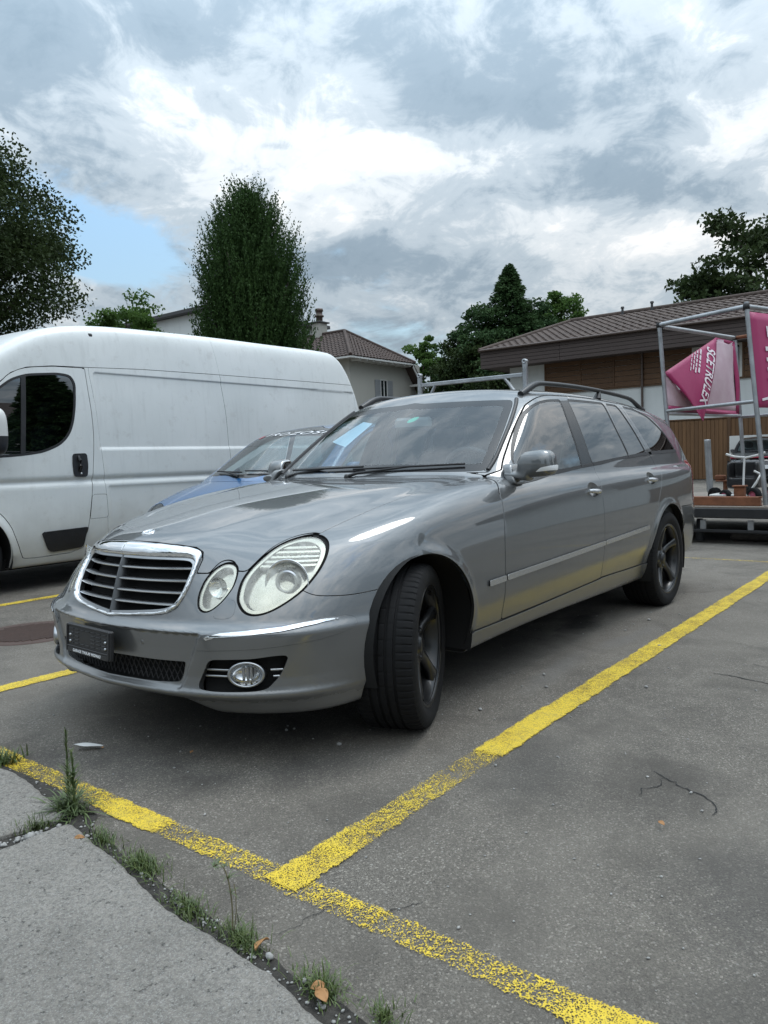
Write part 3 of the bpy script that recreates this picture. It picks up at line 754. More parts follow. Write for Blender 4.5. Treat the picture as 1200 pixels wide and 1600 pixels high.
def sprig():
    r = np.random.default_rng(4)
    o = thing('weed_sprig', 'thin bent weed sprig with drooping tip growing from the joint', 'weed', (1.393, 1.275, .004))
    pts = [(0, 0, 0), (-.006, -.004, .05), (-.010, -.012, .09), (-.012, -.022, .120), (-.012, -.035, .142), (-.010, -.052, .146), (-.008, -.066, .136)]
    st = MB().tube(crom(pts, 4, False), .0018, 5).build('stem', _M['dry_stem'], o); V = []; F = []
    for k in range(34):
        q = pts[r.integers(2, 7)]; blade(V, F, q, r.uniform(0, 6.28), r.uniform(.012, .03), r.uniform(.4, 1.3), .0026, r, .8, 3)
    mb = MB(); mb.add(V, F); stuff(mb.build('leaves', _M['weed_leaf'], o))
    MB().tube([(.0, .004, 0), (-.004, .012, .06), (-.010, .006, .095), (-.014, -.004, .112)], .0013, 5).build('stem', _M['dry_stem'], o)
sprig()
def leaf(x, y, L, W, rz, tilt, curl, label, mat='dry_leaf', name='fallen_leaf', cat='leaf'):
    V = []; F = []; n = 8
    for i in range(n+1):
        t = i/n; w = W*math.sin(math.pi*min(1, t*.96+.02))**.8; zc = curl*math.sin(math.pi*t)*.6+curl*t*t*.4
        for k in (-1, -.5, 0, .5, 1): V.append((L*(t-.5), w*k*.5, .004+zc+abs(k)*curl*.35+.001*math.sin(9*t+k*5)))
    for i in range(n):
        for k in range(4): F.append((i*5+k, i*5+k+1, (i+1)*5+k+1, (i+1)*5+k))
    mb = MB(); mb.add(V, F, True); o = mb.build(name, _M[mat]); o.location = (x, y, .012); o.rotation_euler = (tilt, .1, rz)
    md = o.modifiers.new('thickness', 'SOLIDIFY'); md.thickness = .0008
    return tag(o, label, cat, 'dry leaves on the ground' if cat == 'leaf' else None)
leaf(1.358, .582, .032, .014, 2.3, .5, .010, 'small curled orange leaf lying on the slab corner')
leaf(1.392, 1.378, .045, .024, .2, .5, .014, 'tan dry leaf standing in the joint beside a white pebble')
leaf(1.436, 1.588, .042, .026, 1.2, .1, .010, 'broken brown leaf in the joint at the bottom of the picture')
leaf(1.420, 1.560, .030, .020, 2.6, .5, .010, 'small brown leaf piece against the dark grass clump')
leaf(.76, .322, .022, .012, .4, .0, .004, 'tiny brown leaf on the asphalt in front of the bumper')
leaf(.36, 1.896, .026, .014, 1.0, .2, .005, 'tiny reddish leaf on the open asphalt near the long crack')
leaf(.92, .00, .012, .010, .4, .0, .004, 'little dark leaf scrap at the end of the white litter')
leaf(.938, -.070, .110, .034, 2.25, .0, .004, 'crumpled white plastic scrap on the asphalt by the yellow line', 'litter_white', 'litter_scrap', 'litter')
# ------------------------------------------------------------------ the estate car: its outer surface as a solid
# car axes: x forward from the front axle, y to the car's left, z up from the ground
WM = spl([-4.10,-3.95,-3.7,-3.4,-3.1,-2.85,-2.4,-1.8,-1.0,-.5,0,.25,.45,.65,.85,1.0],
         [.72,.80,.862,.890,.902,.905,.908,.911,.912,.909,.902,.888,.866,.828,.77,.70])
ZS = spl([-4.1,-3.5,-2.7,-1.7,-.6,0,.3,.6,1.0],[1.02,1.015,.995,.968,.928,.880,.845,.80,.74])
SEC = spl([-.85,-.72,-.66,-.60,-.54,-.49,-.44,-.38,-.30,-.22,-.15,-.09,-.04,0,.04,.09,.16,.3],
          [-.108,-.068,-.052,-.036,-.0205,-.0095,-.003,-.0005,0,-.004,-.014,-.029,-.049,-.074,-.108,-.165,-.27,-.52])
HC = spl([-.9,-.6,-.3,0,.25,.5,.67,.78,.88,1.0],[1.006,.986,.958,.925,.890,.845,.808,.775,.735,.68])
FX = spl([0,.08,.2,.35,.5,.6,.7,.78,.84,.9,1.0],[.905,.899,.886,.860,.814,.765,.688,.590,.468,.295,-.1])
LE0 = lin([.1,.2,.245,.262,.277,.288,.33,.42,.476,.485,.494,.510,.522,.56,.65,.76,.85,1.0],
          [-.10,-.060,-.030,-.006,-.003,-.015,-.019,-.009,0,0,-.013,-.036,-.042,-.054,-.080,-.120,-.18,-.33], .0045)
LE1 = spl([.1,.45,.52,.6,.7,.8,.9,1.0],[0,0,-.010,-.038,-.100,-.188,-.30,-.43])
RX = spl([0,.3,.5,.65,.75,.82,.9,1.0],[4.055,4.045,4.02,3.97,3.885,3.74,3.45,3.0])
RZ = spl([.1,.25,.4,.55,.66,.70,.8,.95,1.1,1.25,1.4],[-.16,-.06,-.01,0,-.012,-.03,-.045,-.075,-.16,-.30,-.50])
ZBOT = spl([-4.1,-3.9,-3.4,-3.0,-2.4,-.3,.3,.6,.95],[.34,.30,.28,.25,.235,.235,.20,.19,.20])
ROOF = spl([-4.1,-3.8,-3.5,-3.1,-2.6,-2.1,-1.7,-1.4,-1.2,-1.0,-.5],[1.235,1.326,1.386,1.437,1.469,1.481,1.476,1.458,1.434,1.400,1.270])
GW = spl([-4.1,-3.8,-3.4,-2.8,-2.2,-1.6,-1.1,-.8,-.4,0],[.69,.75,.796,.815,.822,.822,.81,.79,.76,.72])
HDF = spl([-1.0,-.6,-.3,0,.2,.4,.7,1.0],[.42,.42,.46,.66,.90,1.1,1.15,1.15])
ARC_F = (.055, .362, .333); ARC_R = (-2.868, .34, .362)

def body_f(x, y, z):
    y = np.abs(y)
    t = z-ZS(x)
    w = WM(x)+SEC(t)
    for (cx, cz, r) in (ARC_F, ARC_R):          # rolled wheel arch lips
        d = np.sqrt((x-cx)**2+(z-cz)**2)-r
        w = w+.013*np.exp(-(np.maximum(d, 0)/.030)**2)*sstep(.22, .30, z)
    # a fine crease along the lower doors
    f1 = y-w
    yr = .34+.30*np.clip((.78-x)/1.5, 0, 1)     # raised middle of the bonnet
    drop = .055*(y/.7)**2+.020*sstep(-.10, .10, y-yr)+.16*np.maximum(y-.62, 0)**2
    f2 = (z-(HC(x)-drop*HDF(x)))*.97
    lean = LE0(z)+LE1(z)*sstep(.12, .62, y)
    yb = .447+(z-.43)*.45                       # middle of the bumper set back between two edges
    lean = lean-.011*sstep(.008, -.010, y-yb)*sstep(.270, .295, z)*sstep(.487, .478, z)
    f3 = (x-FX(y)-lean)*.8
    f4 = (-x-RX(y)-RZ(z))*.8
    f5 = ZBOT(x)+.048*sstep(.50, .36, y)*sstep(.45, .65, x)-z
    k = smax(f1, f2, .10)
    k = smax(k, f3, .075)
    k = smax(k, f4, .06)
    return smax(k, f5, .03)

WSA = math.radians(31.5)
def cabin_f(x, y, z):
    y = np.abs(y)
    gw = GW(x)-.335*(z-1.0)-.26*np.maximum(z-1.0, 0)**2
    g1 = (y-gw)*.9
    g2 = z-(ROOF(x)-.05*(y/.7)**2-.022*(y/.65)**4)
    g3 = (x+.50+.50*y**2)*math.sin(WSA)+(z-.975)*math.cos(WSA)
    g3 = g3-.025*(1-((z-1.17)/.25)**2)*.6
    g4 = (-x-3.945+.30*y**2)*.85+(z-1.0)*.53
    k = smax(g1, g2, .085)
    k = smax(k, g3, .07)
    k = smax(k, g4, .07)
    return smax(k, .86-z, .02)

def car_f(x, y, z):
    return smin(body_f(x, y, z), cabin_f(x, y, z), .022)
# ------------------------------------------------------------------ the estate car, panel by panel
def car_materials():
    t = NT('car_paint'); p = t.coord('Object')
    n = t.noise(p, 2.2, 5, .6); dust = t.ramp(t.noise(p, 14, 6, .65), [(.35, 0.0), (.8, 1.0)])
    base = t.mix(t.ramp(n, [(.3, 0.0), (.7, 1.0)]), (.100, .104, .106), (.112, .116, .117))
    fl = t.noise(p, 2600, 1, .5)
    base = t.mix(t.math('MULTIPLY', fl, .35), base, (.17, .18, .19))
    sep = t.n('SeparateXYZ'); t.link(p, sep.inputs[0])
    low = t.ramp(sep.outputs[2], [(.22, 1.0), (.40, .75), (.52, 0.0)])
    base = t.mix(t.math('MULTIPLY', t.math('ADD', t.math('MULTIPLY', n, .4), .4), t.math('MULTIPLY', low, .35)), base, (.17, .16, .145))
    t.set(Base_Color=base, Metallic=.58, Roughness=t.math('ADD', .42, t.math('MULTIPLY', dust, .06)), Coat_Weight=1.0, Coat_IOR=1.9,
          Coat_Roughness=t.math('ADD', .02, t.math('ADD', t.math('MULTIPLY', dust, .01), t.math('MULTIPLY', low, .26))))
    simple('black_plastic', (.018, .018, .019), .45, var=.25, vscale=20)
    simple('black_gloss', (.012, .012, .013), .18)
    simple('gap_black', (.004, .004, .004), .9)
    simple('chrome', (.78, .79, .80), .06, 1.0)
    simple('satin_metal', (.42, .43, .44), .28, 1.0)
    simple('slat_grey', (.16, .165, .17), .3, .7)
    simple('rail_grey', (.035, .036, .038), .38, .3)
    simple('handle_metal', (.62, .63, .64), .22, .8)
    simple('strip_metal', (.60, .61, .61), .18, .9)
    simple('light_reflector', (.74, .73, .68), .20, .8)
    simple('rubber', (.0085, .0085, .009), .85, var=.35, vscale=9, bump=.0006, bscale=90, Specular_IOR_Level=.25)
    simple('rim_black', (.008, .008, .0085), .30, .0, coat=.25, var=.3, vscale=12)
    simple('brake_metal', (.10, .09, .08), .5, .9, var=.3, vscale=30)
    simple('seat_cloth', (.10, .105, .115), .8, var=.2, vscale=30)
    simple('dash_plastic', (.028, .029, .031), .6, var=.2, vscale=30)
    simple('cream_trim', (.30, .30, .29), .7)
    simple('headliner_grey', (.085, .092, .10), .85)
    simple('white_print', (.75, .76, .77), .5)
    simple('paper', (.62, .80, .92), .6, var=.05)
    simple('sticker_green', (.03, .50, .32), .4)
    simple('red_lens', (.35, .012, .01), .12, coat=.8)
    thin_glass('windscreen_glass', (.72, .83, .86), .11, dirt=.012)
    thin_glass('side_glass', (.46, .56, .57), .20)
    thin_glass('dark_glass', (.08, .10, .105), .24)
    thin_glass('clear_lens', (.9, .9, .9), .08)
    # weathered, yellowed headlamp cover
    t = NT('hazy_lens'); p = t.coord('Object'); n = t.noise(p, 16, 6, .65); n2 = t.noise(p, 140, 4, .6)
    sep = t.n('SeparateXYZ'); t.link(p, sep.inputs[0])
    t.set(Base_Color=t.mix(n, (.70, .69, .62), (.80, .79, .72)), Roughness=t.math('ADD', .22, t.math('MULTIPLY', n2, .2)), Coat_Weight=.7, Coat_Roughness=.06)
    tr = t.n('BsdfTransparent'); tr.inputs[0].default_value = (.95, .95, .89, 1); mx = t.n('MixShader')
    t.link(t.math('ADD', .20, t.math('MULTIPLY', t.ramp(n, [(.35, 0.0), (.7, 1.0)]), .24)), mx.inputs[0]); t.link(tr.outputs[0], mx.inputs[1]); t.link(t.b.outputs[0], mx.inputs[2]); t.link(mx.outputs[0], t.out.inputs[0])
car_materials()

def reg(axes, poly, lim=None):
    def f(V):
        d = fast_sd(V[:, axes], poly)
        return d if lim is None else np.minimum(d, lim(V))
    return f
def grow(poly, d):
    """polygon moved outwards by d"""
    p = np.asarray(poly, float); t = np.roll(p, -1, 0)-np.roll(p, 1, 0); n = np.stack([t[:, 1], -t[:, 0]], 1)
    n /= np.maximum(np.linalg.norm(n, axis=1), 1e-9)[:, None]
    area = .5*np.sum(p[:, 0]*np.roll(p[:, 1], -1)-np.roll(p[:, 0], -1)*p[:, 1])
    return p+n*d*(1 if area > 0 else -1)
GAP = .0022
def take(m, R, gap=0.0): return m.cut(R(m.V)-gap)
def drop(m, R, gap=0.0): return m.cut(-R(m.V)-gap)
def surf_x(y, z, lo=-.2, hi=1.1):
    y = np.asarray(y, float); z = np.broadcast_to(np.asarray(z, float), y.shape)
    a = np.full(y.shape, lo); b = np.full(y.shape, hi)
    for _ in range(40):
        c = (a+b)/2; ins = car_f(c, y, z) < 0; a = np.where(ins, c, a); b = np.where(ins, b, c)
    return a
def surf_y(x, z):
    x = np.asarray(x, float); z = np.broadcast_to(np.asarray(z, float), x.shape)
    a = np.zeros(x.shape); b = np.full(x.shape, 1.1)
    for _ in range(40):
        c = (a+b)/2; ins = car_f(x, c, z) < 0; a = np.where(ins, c, a); b = np.where(ins, b, c)
    return a
def surf_z(x, y):
    x = np.asarray(x, float); y = np.broadcast_to(np.asarray(y, float), x.shape)
    a = np.full(x.shape, .5); b = np.full(x.shape, 1.7)
    for _ in range(40):
        c = (a+b)/2; ins = car_f(x, y, c) < 0; a = np.where(ins, c, a); b = np.where(ins, b, c)
    return a

def build_car():
    P = _M
    car = thing('estate_car', 'silver grey estate car with black wheels, parked in the yellow marked bay', 'car')
    half = iso(car_f, (-4.15, -.03, .15), (1.05, .97, 1.52), .0105)
    half = half.cut(half.V[:, 1])
    half.N[half.V[:, 1] < 1e-4, 1] *= .0 if False else 1.0
    V = half.V
    front = lambda V: V[:, 0]-.25
    # ---- outlines
    def arch(cx, cz, r):
        a = np.linspace(0, math.pi, 40); top = [(cx+r*math.cos(q), cz+r*math.sin(q)) for q in a]
        return np.array(top+[(cx-r, .0), (cx+r, .0)])
    side_lim = lambda V: V[:, 1]-.45
    R_archF = reg([0, 2], arch(*ARC_F), side_lim); R_archR = reg([0, 2], arch(*ARC_R), side_lim)
    ws_poly = crom([(0, 1.004), (.225, 1.004), (.418, .999), (.553, .996), (.66, .996), (.694, 1.006), (.688, 1.05), (.665, 1.131), (.642, 1.20), (.616, 1.266), (.585, 1.335), (.560, 1.362), (.52, 1.368), (.319, 1.372), (.088, 1.374), (-.12, 1.374), (-.2, 1.18), (-.12, 1.004)], 5)
    R_ws = reg([1, 2], ws_poly, lambda V: V[:, 0]+1.5)
    fg = rpoly([(-.885, .957), (-.898, 1.035), (-.961, 1.097), (-1.073, 1.185), (-1.202, 1.272), (-1.285, 1.313), (-1.385, 1.343), (-1.518, 1.362), (-1.684, 1.370), (-1.676, 1.352), (-1.640, 1.225), (-1.624, 1.117), (-1.600, 1.000), (-1.202, .978), (-1.03, .963)], [.01, .03, .05, .06, .06, .06, .06, .06, .012, .01, .05, .05, .02, .05, .05])
    rg = rpoly([(-1.803, 1.377), (-2.120, 1.379), (-2.335, 1.377), (-2.331, 1.23), (-2.368, 1.044), (-2.05, 1.027), (-1.768, 1.010), (-1.758, 1.047), (-1.779, 1.197)], [.015, .05, .015, .08, .015, .05, .012, .02, .05])
    qg = rpoly([(-2.395, 1.375), (-2.565, 1.371), (-2.652, 1.215), (-2.712, 1.06), (-2.392, 1.045), (-2.365, 1.22)], [.012, .015, .08, .012, .012, .08])
    bg = rpoly([(-2.69, 1.369), (-2.895, 1.355), (-3.107, 1.306), (-3.29, 1.203), (-3.41, 1.074), (-2.85, 1.066), (-2.75, 1.236)], [.02, .06, .06, .08, .012, .02, .08])
    glasses = [('front', fg), ('rear', rg), ('quarter', qg), ('back', bg)]
    belt_lo = [(-.847, .925), (-1.03, .938), (-1.186, .955), (-1.585, .983), (-1.878, .996), (-2.167, 1.018), (-2.838, 1.043), (-3.45, 1.054)]
    belt = np.array(belt_lo+[(-3.43, 1.072), (-2.85, 1.064), (-2.39, 1.043), (-2.05, 1.025), (-1.6, .998), (-1.202, .976), (-1.03, .961), (-.885, .955)])
    bpil = np.array([(-1.684, 1.372), (-1.803, 1.379), (-1.779, 1.197), (-1.758, 1.047), (-1.765, 1.008), (-1.60, .998), (-1.624, 1.117), (-1.64, 1.225)])
    fd = np.concatenate([crom([(-.809, .997), (-.887, 1.063), (-1.051, 1.184), (-1.235, 1.305), (-1.326, 1.351), (-1.452, 1.385), (-1.62, 1.402), (-1.853, 1.409)], 6, False),
                         crom([(-1.848, 1.395), (-1.775, 1.197), (-1.752, 1.047), (-1.756, .985), (-1.745, .91), (-1.708, .80), (-1.703, .585), (-1.705, .483), (-1.733, .350)], 6, False),
                         crom([(-1.72, .345), (-1.2, .331), (-.60, .319), (-.575, .322)], 4, False),
                         crom([(-.566, .345), (-.556, .52), (-.558, .675), (-.580, .787), (-.598, .846), (-.608, .888), (-.655, .930), (-.74, .975)], 6, False)])
    rd = np.concatenate([crom([(-1.848, 1.409), (-2.12, 1.412), (-2.40, 1.409), (-2.61, 1.400)], 5, False),
                         crom([(-2.625, 1.385), (-2.69, 1.236), (-2.76, 1.06), (-2.80, 1.0), (-2.815, .93), (-2.755, .86), (-2.649, .737), (-2.566, .625), (-2.502, .534), (-2.477, .42), (-2.47, .345)], 6, False),
                         crom([(-2.45, .337), (-2.1, .342), (-1.735, .350)], 4, False),
                         crom([(-1.703, .483), (-1.703, .585), (-1.708, .80), (-1.745, .91), (-1.756, .985), (-1.752, 1.047), (-1.775, 1.197)], 6, False)])
    R_fd = reg([0, 2], fd, side_lim); R_rd = reg([0, 2], rd, side_lim)
    hl_big = crom([(.544, .601), (.558, .578), (.582, .556), (.612, .546), (.648, .553), (.683, .578), (.713, .617), (.726, .664), (.725, .707), (.713, .742), (.692, .765), (.655, .782), (.612, .787), (.580, .776), (.562, .757), (.549, .728), (.534, .684), (.533, .644)], 5)
    hl_small = crom([(.449, .706), (.475, .698), (.492, .677), (.503, .642), (.500, .612), (.486, .581), (.464, .559), (.443, .554), (.422, .564), (.411, .584), (.405, .611), (.406, .650), (.414, .678), (.428, .697)], 5)
    R_hb = reg([1, 2], hl_big, front); R_hs = reg([1, 2], hl_small, front)
    R_hbo = reg([1, 2], grow(hl_big, .0085), front); R_hso = reg([1, 2], grow(hl_small, .007), front)
    gr_right = [(.0, .780), (.138, .777), (.248, .769), (.312, .760), (.341, .745), (.352, .722), (.356, .662), (.353, .612), (.334, .565), (.299, .541), (.236, .530), (.1, .518), (.0, .511)]
    gr_o = np.concatenate([crom(gr_right, 6, False), [(-.05, .511), (-.05, .780)]])
    gr_i = np.concatenate([crom([(0, .735), (.12, .734), (.23, .733), (.305, .7295), (.332, .718), (.342, .70), (.3445, .662), (.341, .616), (.324, .573), (.293, .551), (.234, .5405), (.1, .5285), (0, .5215)], 6, False), [(-.05, .5215), (-.05, .735)]])
    R_go = reg([1, 2], gr_o, front); R_gi = reg([1, 2], gr_i, front)
    hood_front = np.concatenate([[(-.06, .782), (.138, .780), (.248, .772), (.314, .763), (.345, .747), (.358, .722), (.3605, .676)], crom([(.404, .676), (.410, .691), (.421, .712), (.442, .7185), (.467, .710), (.488, .687), (.500, .682), (.521, .683), (.530, .70), (.5405, .735), (.553, .768), (.575, .790), (.610, .798), (.636, .795)], 4, False), [(.75, .80), (.75, 1.2), (-.06, 1.2)]])
    seam_y = spl([-.9, -.742, -.5, -.3, -.1, .1, .3, .397, .6], [.70, .684, .672, .667, .661, .652, .642, .638, .632])
    def R_hood(V):
        a = fast_sd(V[:, [1, 2]], hood_front, .06); b = seam_y(V[:, 0])-V[:, 1]; c = (V[:, 0]+.465+.42*V[:, 1]**2)*.95
        return np.minimum(np.minimum(np.minimum(a, b), c), V[:, 2]-.55)
    fen = np.concatenate([crom([(.262, .60), (.30, .5935), (.414, .587), (.507, .593), (.54, .603), (.560, .622)], 5, False), [(.585, .70), (.57, .76), (.47, .812), (.42, 1.3), (-.76, 1.3), (-.76, .988), (-.70, .9885)], crom([(-.735, .9745), (-.65, .9285), (-.603, .888), (-.593, .846), (-.575, .787), (-.553, .675), (-.551, .52), (-.561, .345), (-.57, .318), (-.58, .2), (-.1, .1)], 5, False)])
    R_fen = reg([0, 2], fen)
    fog = crom([(.455, .299), (.482, .361), (.505, .392), (.56, .397), (.632, .3995), (.70, .4075), (.727, .4055), (.7285, .392), (.713, .349), (.692, .314), (.665, .290), (.585, .285), (.49, .286)], 4)
    R_fog = reg([1, 2], fog, front)
    intake = rpoly([(-.05, .376), (.27, .376), (.402, .380), (.374, .303), (.25, .294), (-.05, .292)], [0, .1, .012, .02, .1, 0])
    R_int = reg([1, 2], intake, front)
    uz = lambda V: np.stack([(V[:, 1]-V[:, 0])*.7071, V[:, 2]], 1)
    bstrip = crom([(-.263, .428), (-.258, .452), (-.240, .472), (-.214, .484), (-.169, .492), (-.06, .499), (.038, .505), (.110, .514), (.180, .521), (.262, .519), (.292, .511), (.304, .497), (.294, .481), (.239, .463), (.124, .448), (-.007, .437), (-.08, .433), (-.17, .429), (-.235, .4265)], 4)
    R_bs = lambda V: np.minimum(fast_sd(uz(V), bstrip), V[:, 0]-.3)
    sill_z = spl([-2.6, -2.47, -1.757, -1.2, -.605, -.2], [.340, .337, .347, .331, .3165, .314])
    def R_sill(V): return np.minimum(np.minimum(sill_z(V[:, 0])-V[:, 2], V[:, 1]-.5), np.minimum(V[:, 0]+2.50, -.19-V[:, 0]))
    washer = crom([(.484, .535), (.486, .557), (.507, .582), (.523, .590), (.540, .579), (.549, .548), (.541, .534), (.511, .529)], 5)
    R_wash = reg([1, 2], washer, front)
    R_rbump = lambda V: np.minimum(np.minimum(.664+.01*(V[:, 0]+3.2)-V[:, 2], -3.14-V[:, 0]), 1.0)
    tl = rpoly([(.52, .70), (.86, .70), (.86, .90), (.80, .99), (.66, .99), (.60, .80), (.52, .78)], .03)
    R_tl = reg([1, 2], tl, lambda V: -3.60-V[:, 0])
    tg = rpoly([(-.05, 1.07), (.60, 1.07), (.52, 1.30), (-.05, 1.32)], [0, .06, .06, 0])
    R_tg = reg([1, 2], tg, lambda V: -3.5-V[:, 0])

    # ---- dark inner shell, seen only down the gaps
    inner = half.copy()
    for R in (R_archF, R_archR): inner = drop(inner, R, -.004)
    for R in (R_ws, R_tg): inner = drop(inner, R, .0)
    for _, g in glasses: inner = drop(inner, reg([0, 2], grow(g, -.004), side_lim))
    for R in (R_gi, R_fog, R_int, R_hb, R_hs): inner = drop(inner, R, -.002)
    for hx, hz in ((-1.605, .862), (-2.568, .888)):
        a = np.linspace(0, 2*math.pi, 30, endpoint=False); inner = drop(inner, reg([0, 2], np.stack([hx+.078*np.cos(a), hz+.046*np.sin(a)], 1), side_lim))
    m3_obj('inner_shell', inner.off(-.011).both(), P['gap_black'], car)

    skin = half
    for R in (R_archF, R_archR): skin = drop(skin, R)
    # ---- windscreen and rear window
    ws = take(skin, R_ws); skin = drop(skin, R_ws, .0015)
    wg = drop(ws, lambda V: -(R_ws(V)-.034))             # clear part inside the dark border
    o = m3_obj('windscreen', wg.both(), P['windscreen_glass'], car)
    band = ws.cut(.034-R_ws(ws.V))
    m3_obj('dark_border', band.both(), P['black_gloss'], o)
    sheet = [(-.305, 1.300), (-.19, 1.283), (-.215, 1.150), (-.425, 1.186)]
    full = ws.both()
    m3_obj('paper_sheet', take(full, reg([1, 2], np.array(sheet))).off(-.010), P['paper'], o)
    lines = MB()
    m3_obj('green_sticker', take(full, reg([1, 2], crom([(.085, 1.268), (.125, 1.275), (.13, 1.30), (.088, 1.293)], 4))).off(-.006), P['sticker_green'], o)
    tgm = take(skin, R_tg); skin = drop(skin, R_tg, .002)
    m3_obj('rear_window', tgm.both(), P['dark_glass'], car)

    # ---- side glass, seals, belt strip, door posts
    body_glass = {}
    for nm, g in glasses:
        body_glass[nm] = take(skin, reg([0, 2], g, side_lim)).off(-.004)
    seal = []
    for nm, g in glasses:
        Rg = reg([0, 2], g, side_lim); Ro = reg([0, 2], grow(g, .011), side_lim)
        seal.append((nm, take(drop(skin, Rg), Ro).off(-.0025).skirt(.006)))
        skin = drop(skin, Ro)
    R_belt = reg([0, 2], belt, side_lim); R_bp = reg([0, 2], bpil, side_lim)
    strip = take(skin, R_belt); skin = drop(skin, R_belt)
    post = take(skin, R_bp); skin = drop(skin, R_bp)
    postF = take(post, R_fd, GAP); postR = take(post, R_rd, GAP)

    # ---- doors
    dF = take(skin, R_fd, GAP); skin = drop(skin, R_fd, GAP)
    dR = take(skin, R_rd, GAP); skin = drop(skin, R_rd, GAP)
    sill = take(skin, R_sill, .0015); skin = drop(skin, R_sill, .0015)
    trims = {}
    tz = lambda x: .512+(-.405-x)*(.579-.512)/(2.022)
    def trim_poly(x0, x1, r):
        return rpoly([(x0, tz(x0)-.0125), (x1, tz(x1)-.0125), (x1, tz(x1)+.0125), (x0, tz(x0)+.0125)], r)
    # handles
    def handle(panel, hx, hz, name):
        a = np.linspace(0, 2*math.pi, 36, endpoint=False)
        el = np.stack([hx+.072*np.cos(a), hz+.004+.040*np.sin(a)], 1)
        Rb = reg([0, 2], el, side_lim)
        bowl = take(panel, Rb); rest = drop(panel, Rb)
        r = np.sqrt(((bowl.V[:, 0]-hx)/.072)**2+((bowl.V[:, 2]-hz-.004)/.040)**2); dep = .028*(1-np.clip(r, 0, 1)**2.2)
        b2 = M3(bowl.V-bowl.N*dep[:, None], bowl.T, bowl.N.copy())
        dx = (b2.V[:, 0]-hx)/.072; dzz = (b2.V[:, 2]-hz)/.040
        b2.N = b2.N-np.stack([dx*.6, np.zeros(len(dx)), dzz*.9], 1); b2.N /= np.linalg.norm(b2.N, axis=1)[:, None]
        xs = np.linspace(hx-.080, hx+.080, 13); ys = surf_y(xs, hz-.004)
        pts = [(x, y+.006+.013*(1-((x-hx)/.080)**2), hz-.006+.006*((x-hx)/.08)) for x, y in zip(xs, ys)]
        rad = [.010+.006*(1-abs((x-hx)/.080)**3) for x in xs]
        mb = MB().tube(pts, rad, 12, flat=.85)
        return rest, b2, mb
    dF, bowlF, hF = handle(dF, -1.605, .858, 'f'); dR, bowlR, hR = handle(dR, -2.568, .884, 'r')

    def sides(mesh):
        return ((mesh, mesh.mirror()))
    def mirror_mb(mb):
        q = MB(); q.v = [(a, -b, c) for a, b, c in mb.v]; q.f = [f[::-1] for f in mb.f]; q.sm = list(mb.sm); return q
    for sgn in (0, 1):
        S = lambda m: sides(m)[sgn]
        B = lambda mb: mb if sgn == 0 else mirror_mb(mb)
        d1 = m3_obj('front_door', S(dF.skirt(.014)), P['car_paint'], car)
        m3_obj('window', S(body_glass['front']), P['side_glass'], d1)
        m3_obj('window_seal', S(seal[0][1]), P['black_plastic'], d1)
        m3_obj('window_post', S(postF.off(-.002).skirt(.01)), P['black_gloss'], d1)
        m3_obj('handle_recess', S(bowlF), P['car_paint'], d1); B(hF).build('door_handle', P['handle_metal'], d1)
        m3_obj('belt_strip', S(take(strip, reg([0, 2], fd), GAP).off(.003).skirt(.008)), P['black_plastic'], d1)
        m3_obj('rub_strip', S(take(dF, reg([0, 2], trim_poly(-1.700, -.561, .004), side_lim)).off(.009).skirt(.009)), P['strip_metal'], d1)
        d2 = m3_obj('rear_door', S(dR.skirt(.014)), P['car_paint'], car)
        m3_obj('window', S(body_glass['rear']), P['dark_glass'], d2); m3_obj('window', S(body_glass['quarter']), P['dark_glass'], d2)
        m3_obj('window_seal', S(M3.join([seal[1][1], seal[2][1]])), P['black_plastic'], d2)
        m3_obj('window_post', S(postR.off(-.002).skirt(.01)), P['black_gloss'], d2)
        m3_obj('handle_recess', S(bowlR), P['car_paint'], d2); B(hR).build('door_handle', P['handle_metal'], d2)
        m3_obj('belt_strip', S(take(strip, reg([0, 2], rd), GAP).off(.003).skirt(.008)), P['black_plastic'], d2)
        m3_obj('rub_strip', S(take(dR, reg([0, 2], trim_poly(-2.44, -1.708, .004), side_lim)).off(.009).skirt(.009)), P['strip_metal'], d2)
        m3_obj('side_window', S(body_glass['back']), P['dark_glass'], car)
        m3_obj('side_window_seal', S(M3.join([seal[3][1], strip.cut(-2.82-strip.V[:, 0]).off(.003).skirt(.008)])), P['black_plastic'], car)
        m3_obj('sill', S(sill.off(.008).skirt(.02)), P['car_paint'], car)
    # ---- lights cut out of the nose
    lens_b = take(skin, R_hb); lens_s = take(skin, R_hs)
    skin = drop(drop(skin, R_hbo), R_hso)
    gri = take(skin, R_go); skin = drop(skin, R_go, .0015)
    hood = take(skin, R_hood, GAP); skin = drop(skin, R_hood, GAP)
    oh = m3_obj('bonnet', hood.both().skirt(.016), P['car_paint'], car)
    fender = take(skin, R_fen, GAP*.8); skin = drop(skin, R_fen, GAP*.8)
    nose = skin.cut(skin.V[:, 0]-.18); skin = skin.cut(.18-skin.V[:, 0])
    # front bumper skin
    bs = take(nose, R_bs); nose = drop(nose, R_bs, .0014)
    ws_cap = take(nose, R_wash); nose = drop(nose, R_wash, .0010)
    foghole = take(nose, R_fog); nose = drop(nose, R_fog)
    inth = take(nose, R_int); nose = drop(nose, R_int)
    nb = nose.both()
    bumper = m3_obj('front_bumper', nb.skirt(.030), P['car_paint'], car)
    def R_chr(V):
        q = uz(V); top = np.interp(q[:, 0], [-.263, -.24, -.214, -.169, -.06, .038, .11, .18, .27], [.44, .470, .482, .490, .497, .503, .512, .519, .518])
        return np.minimum(np.minimum(top-.0035-q[:, 1], q[:, 1]-(top-.0145+.011*sstep(.15, .285, q[:, 0]))), np.minimum(q[:, 0]+.228, .283-q[:, 0]))
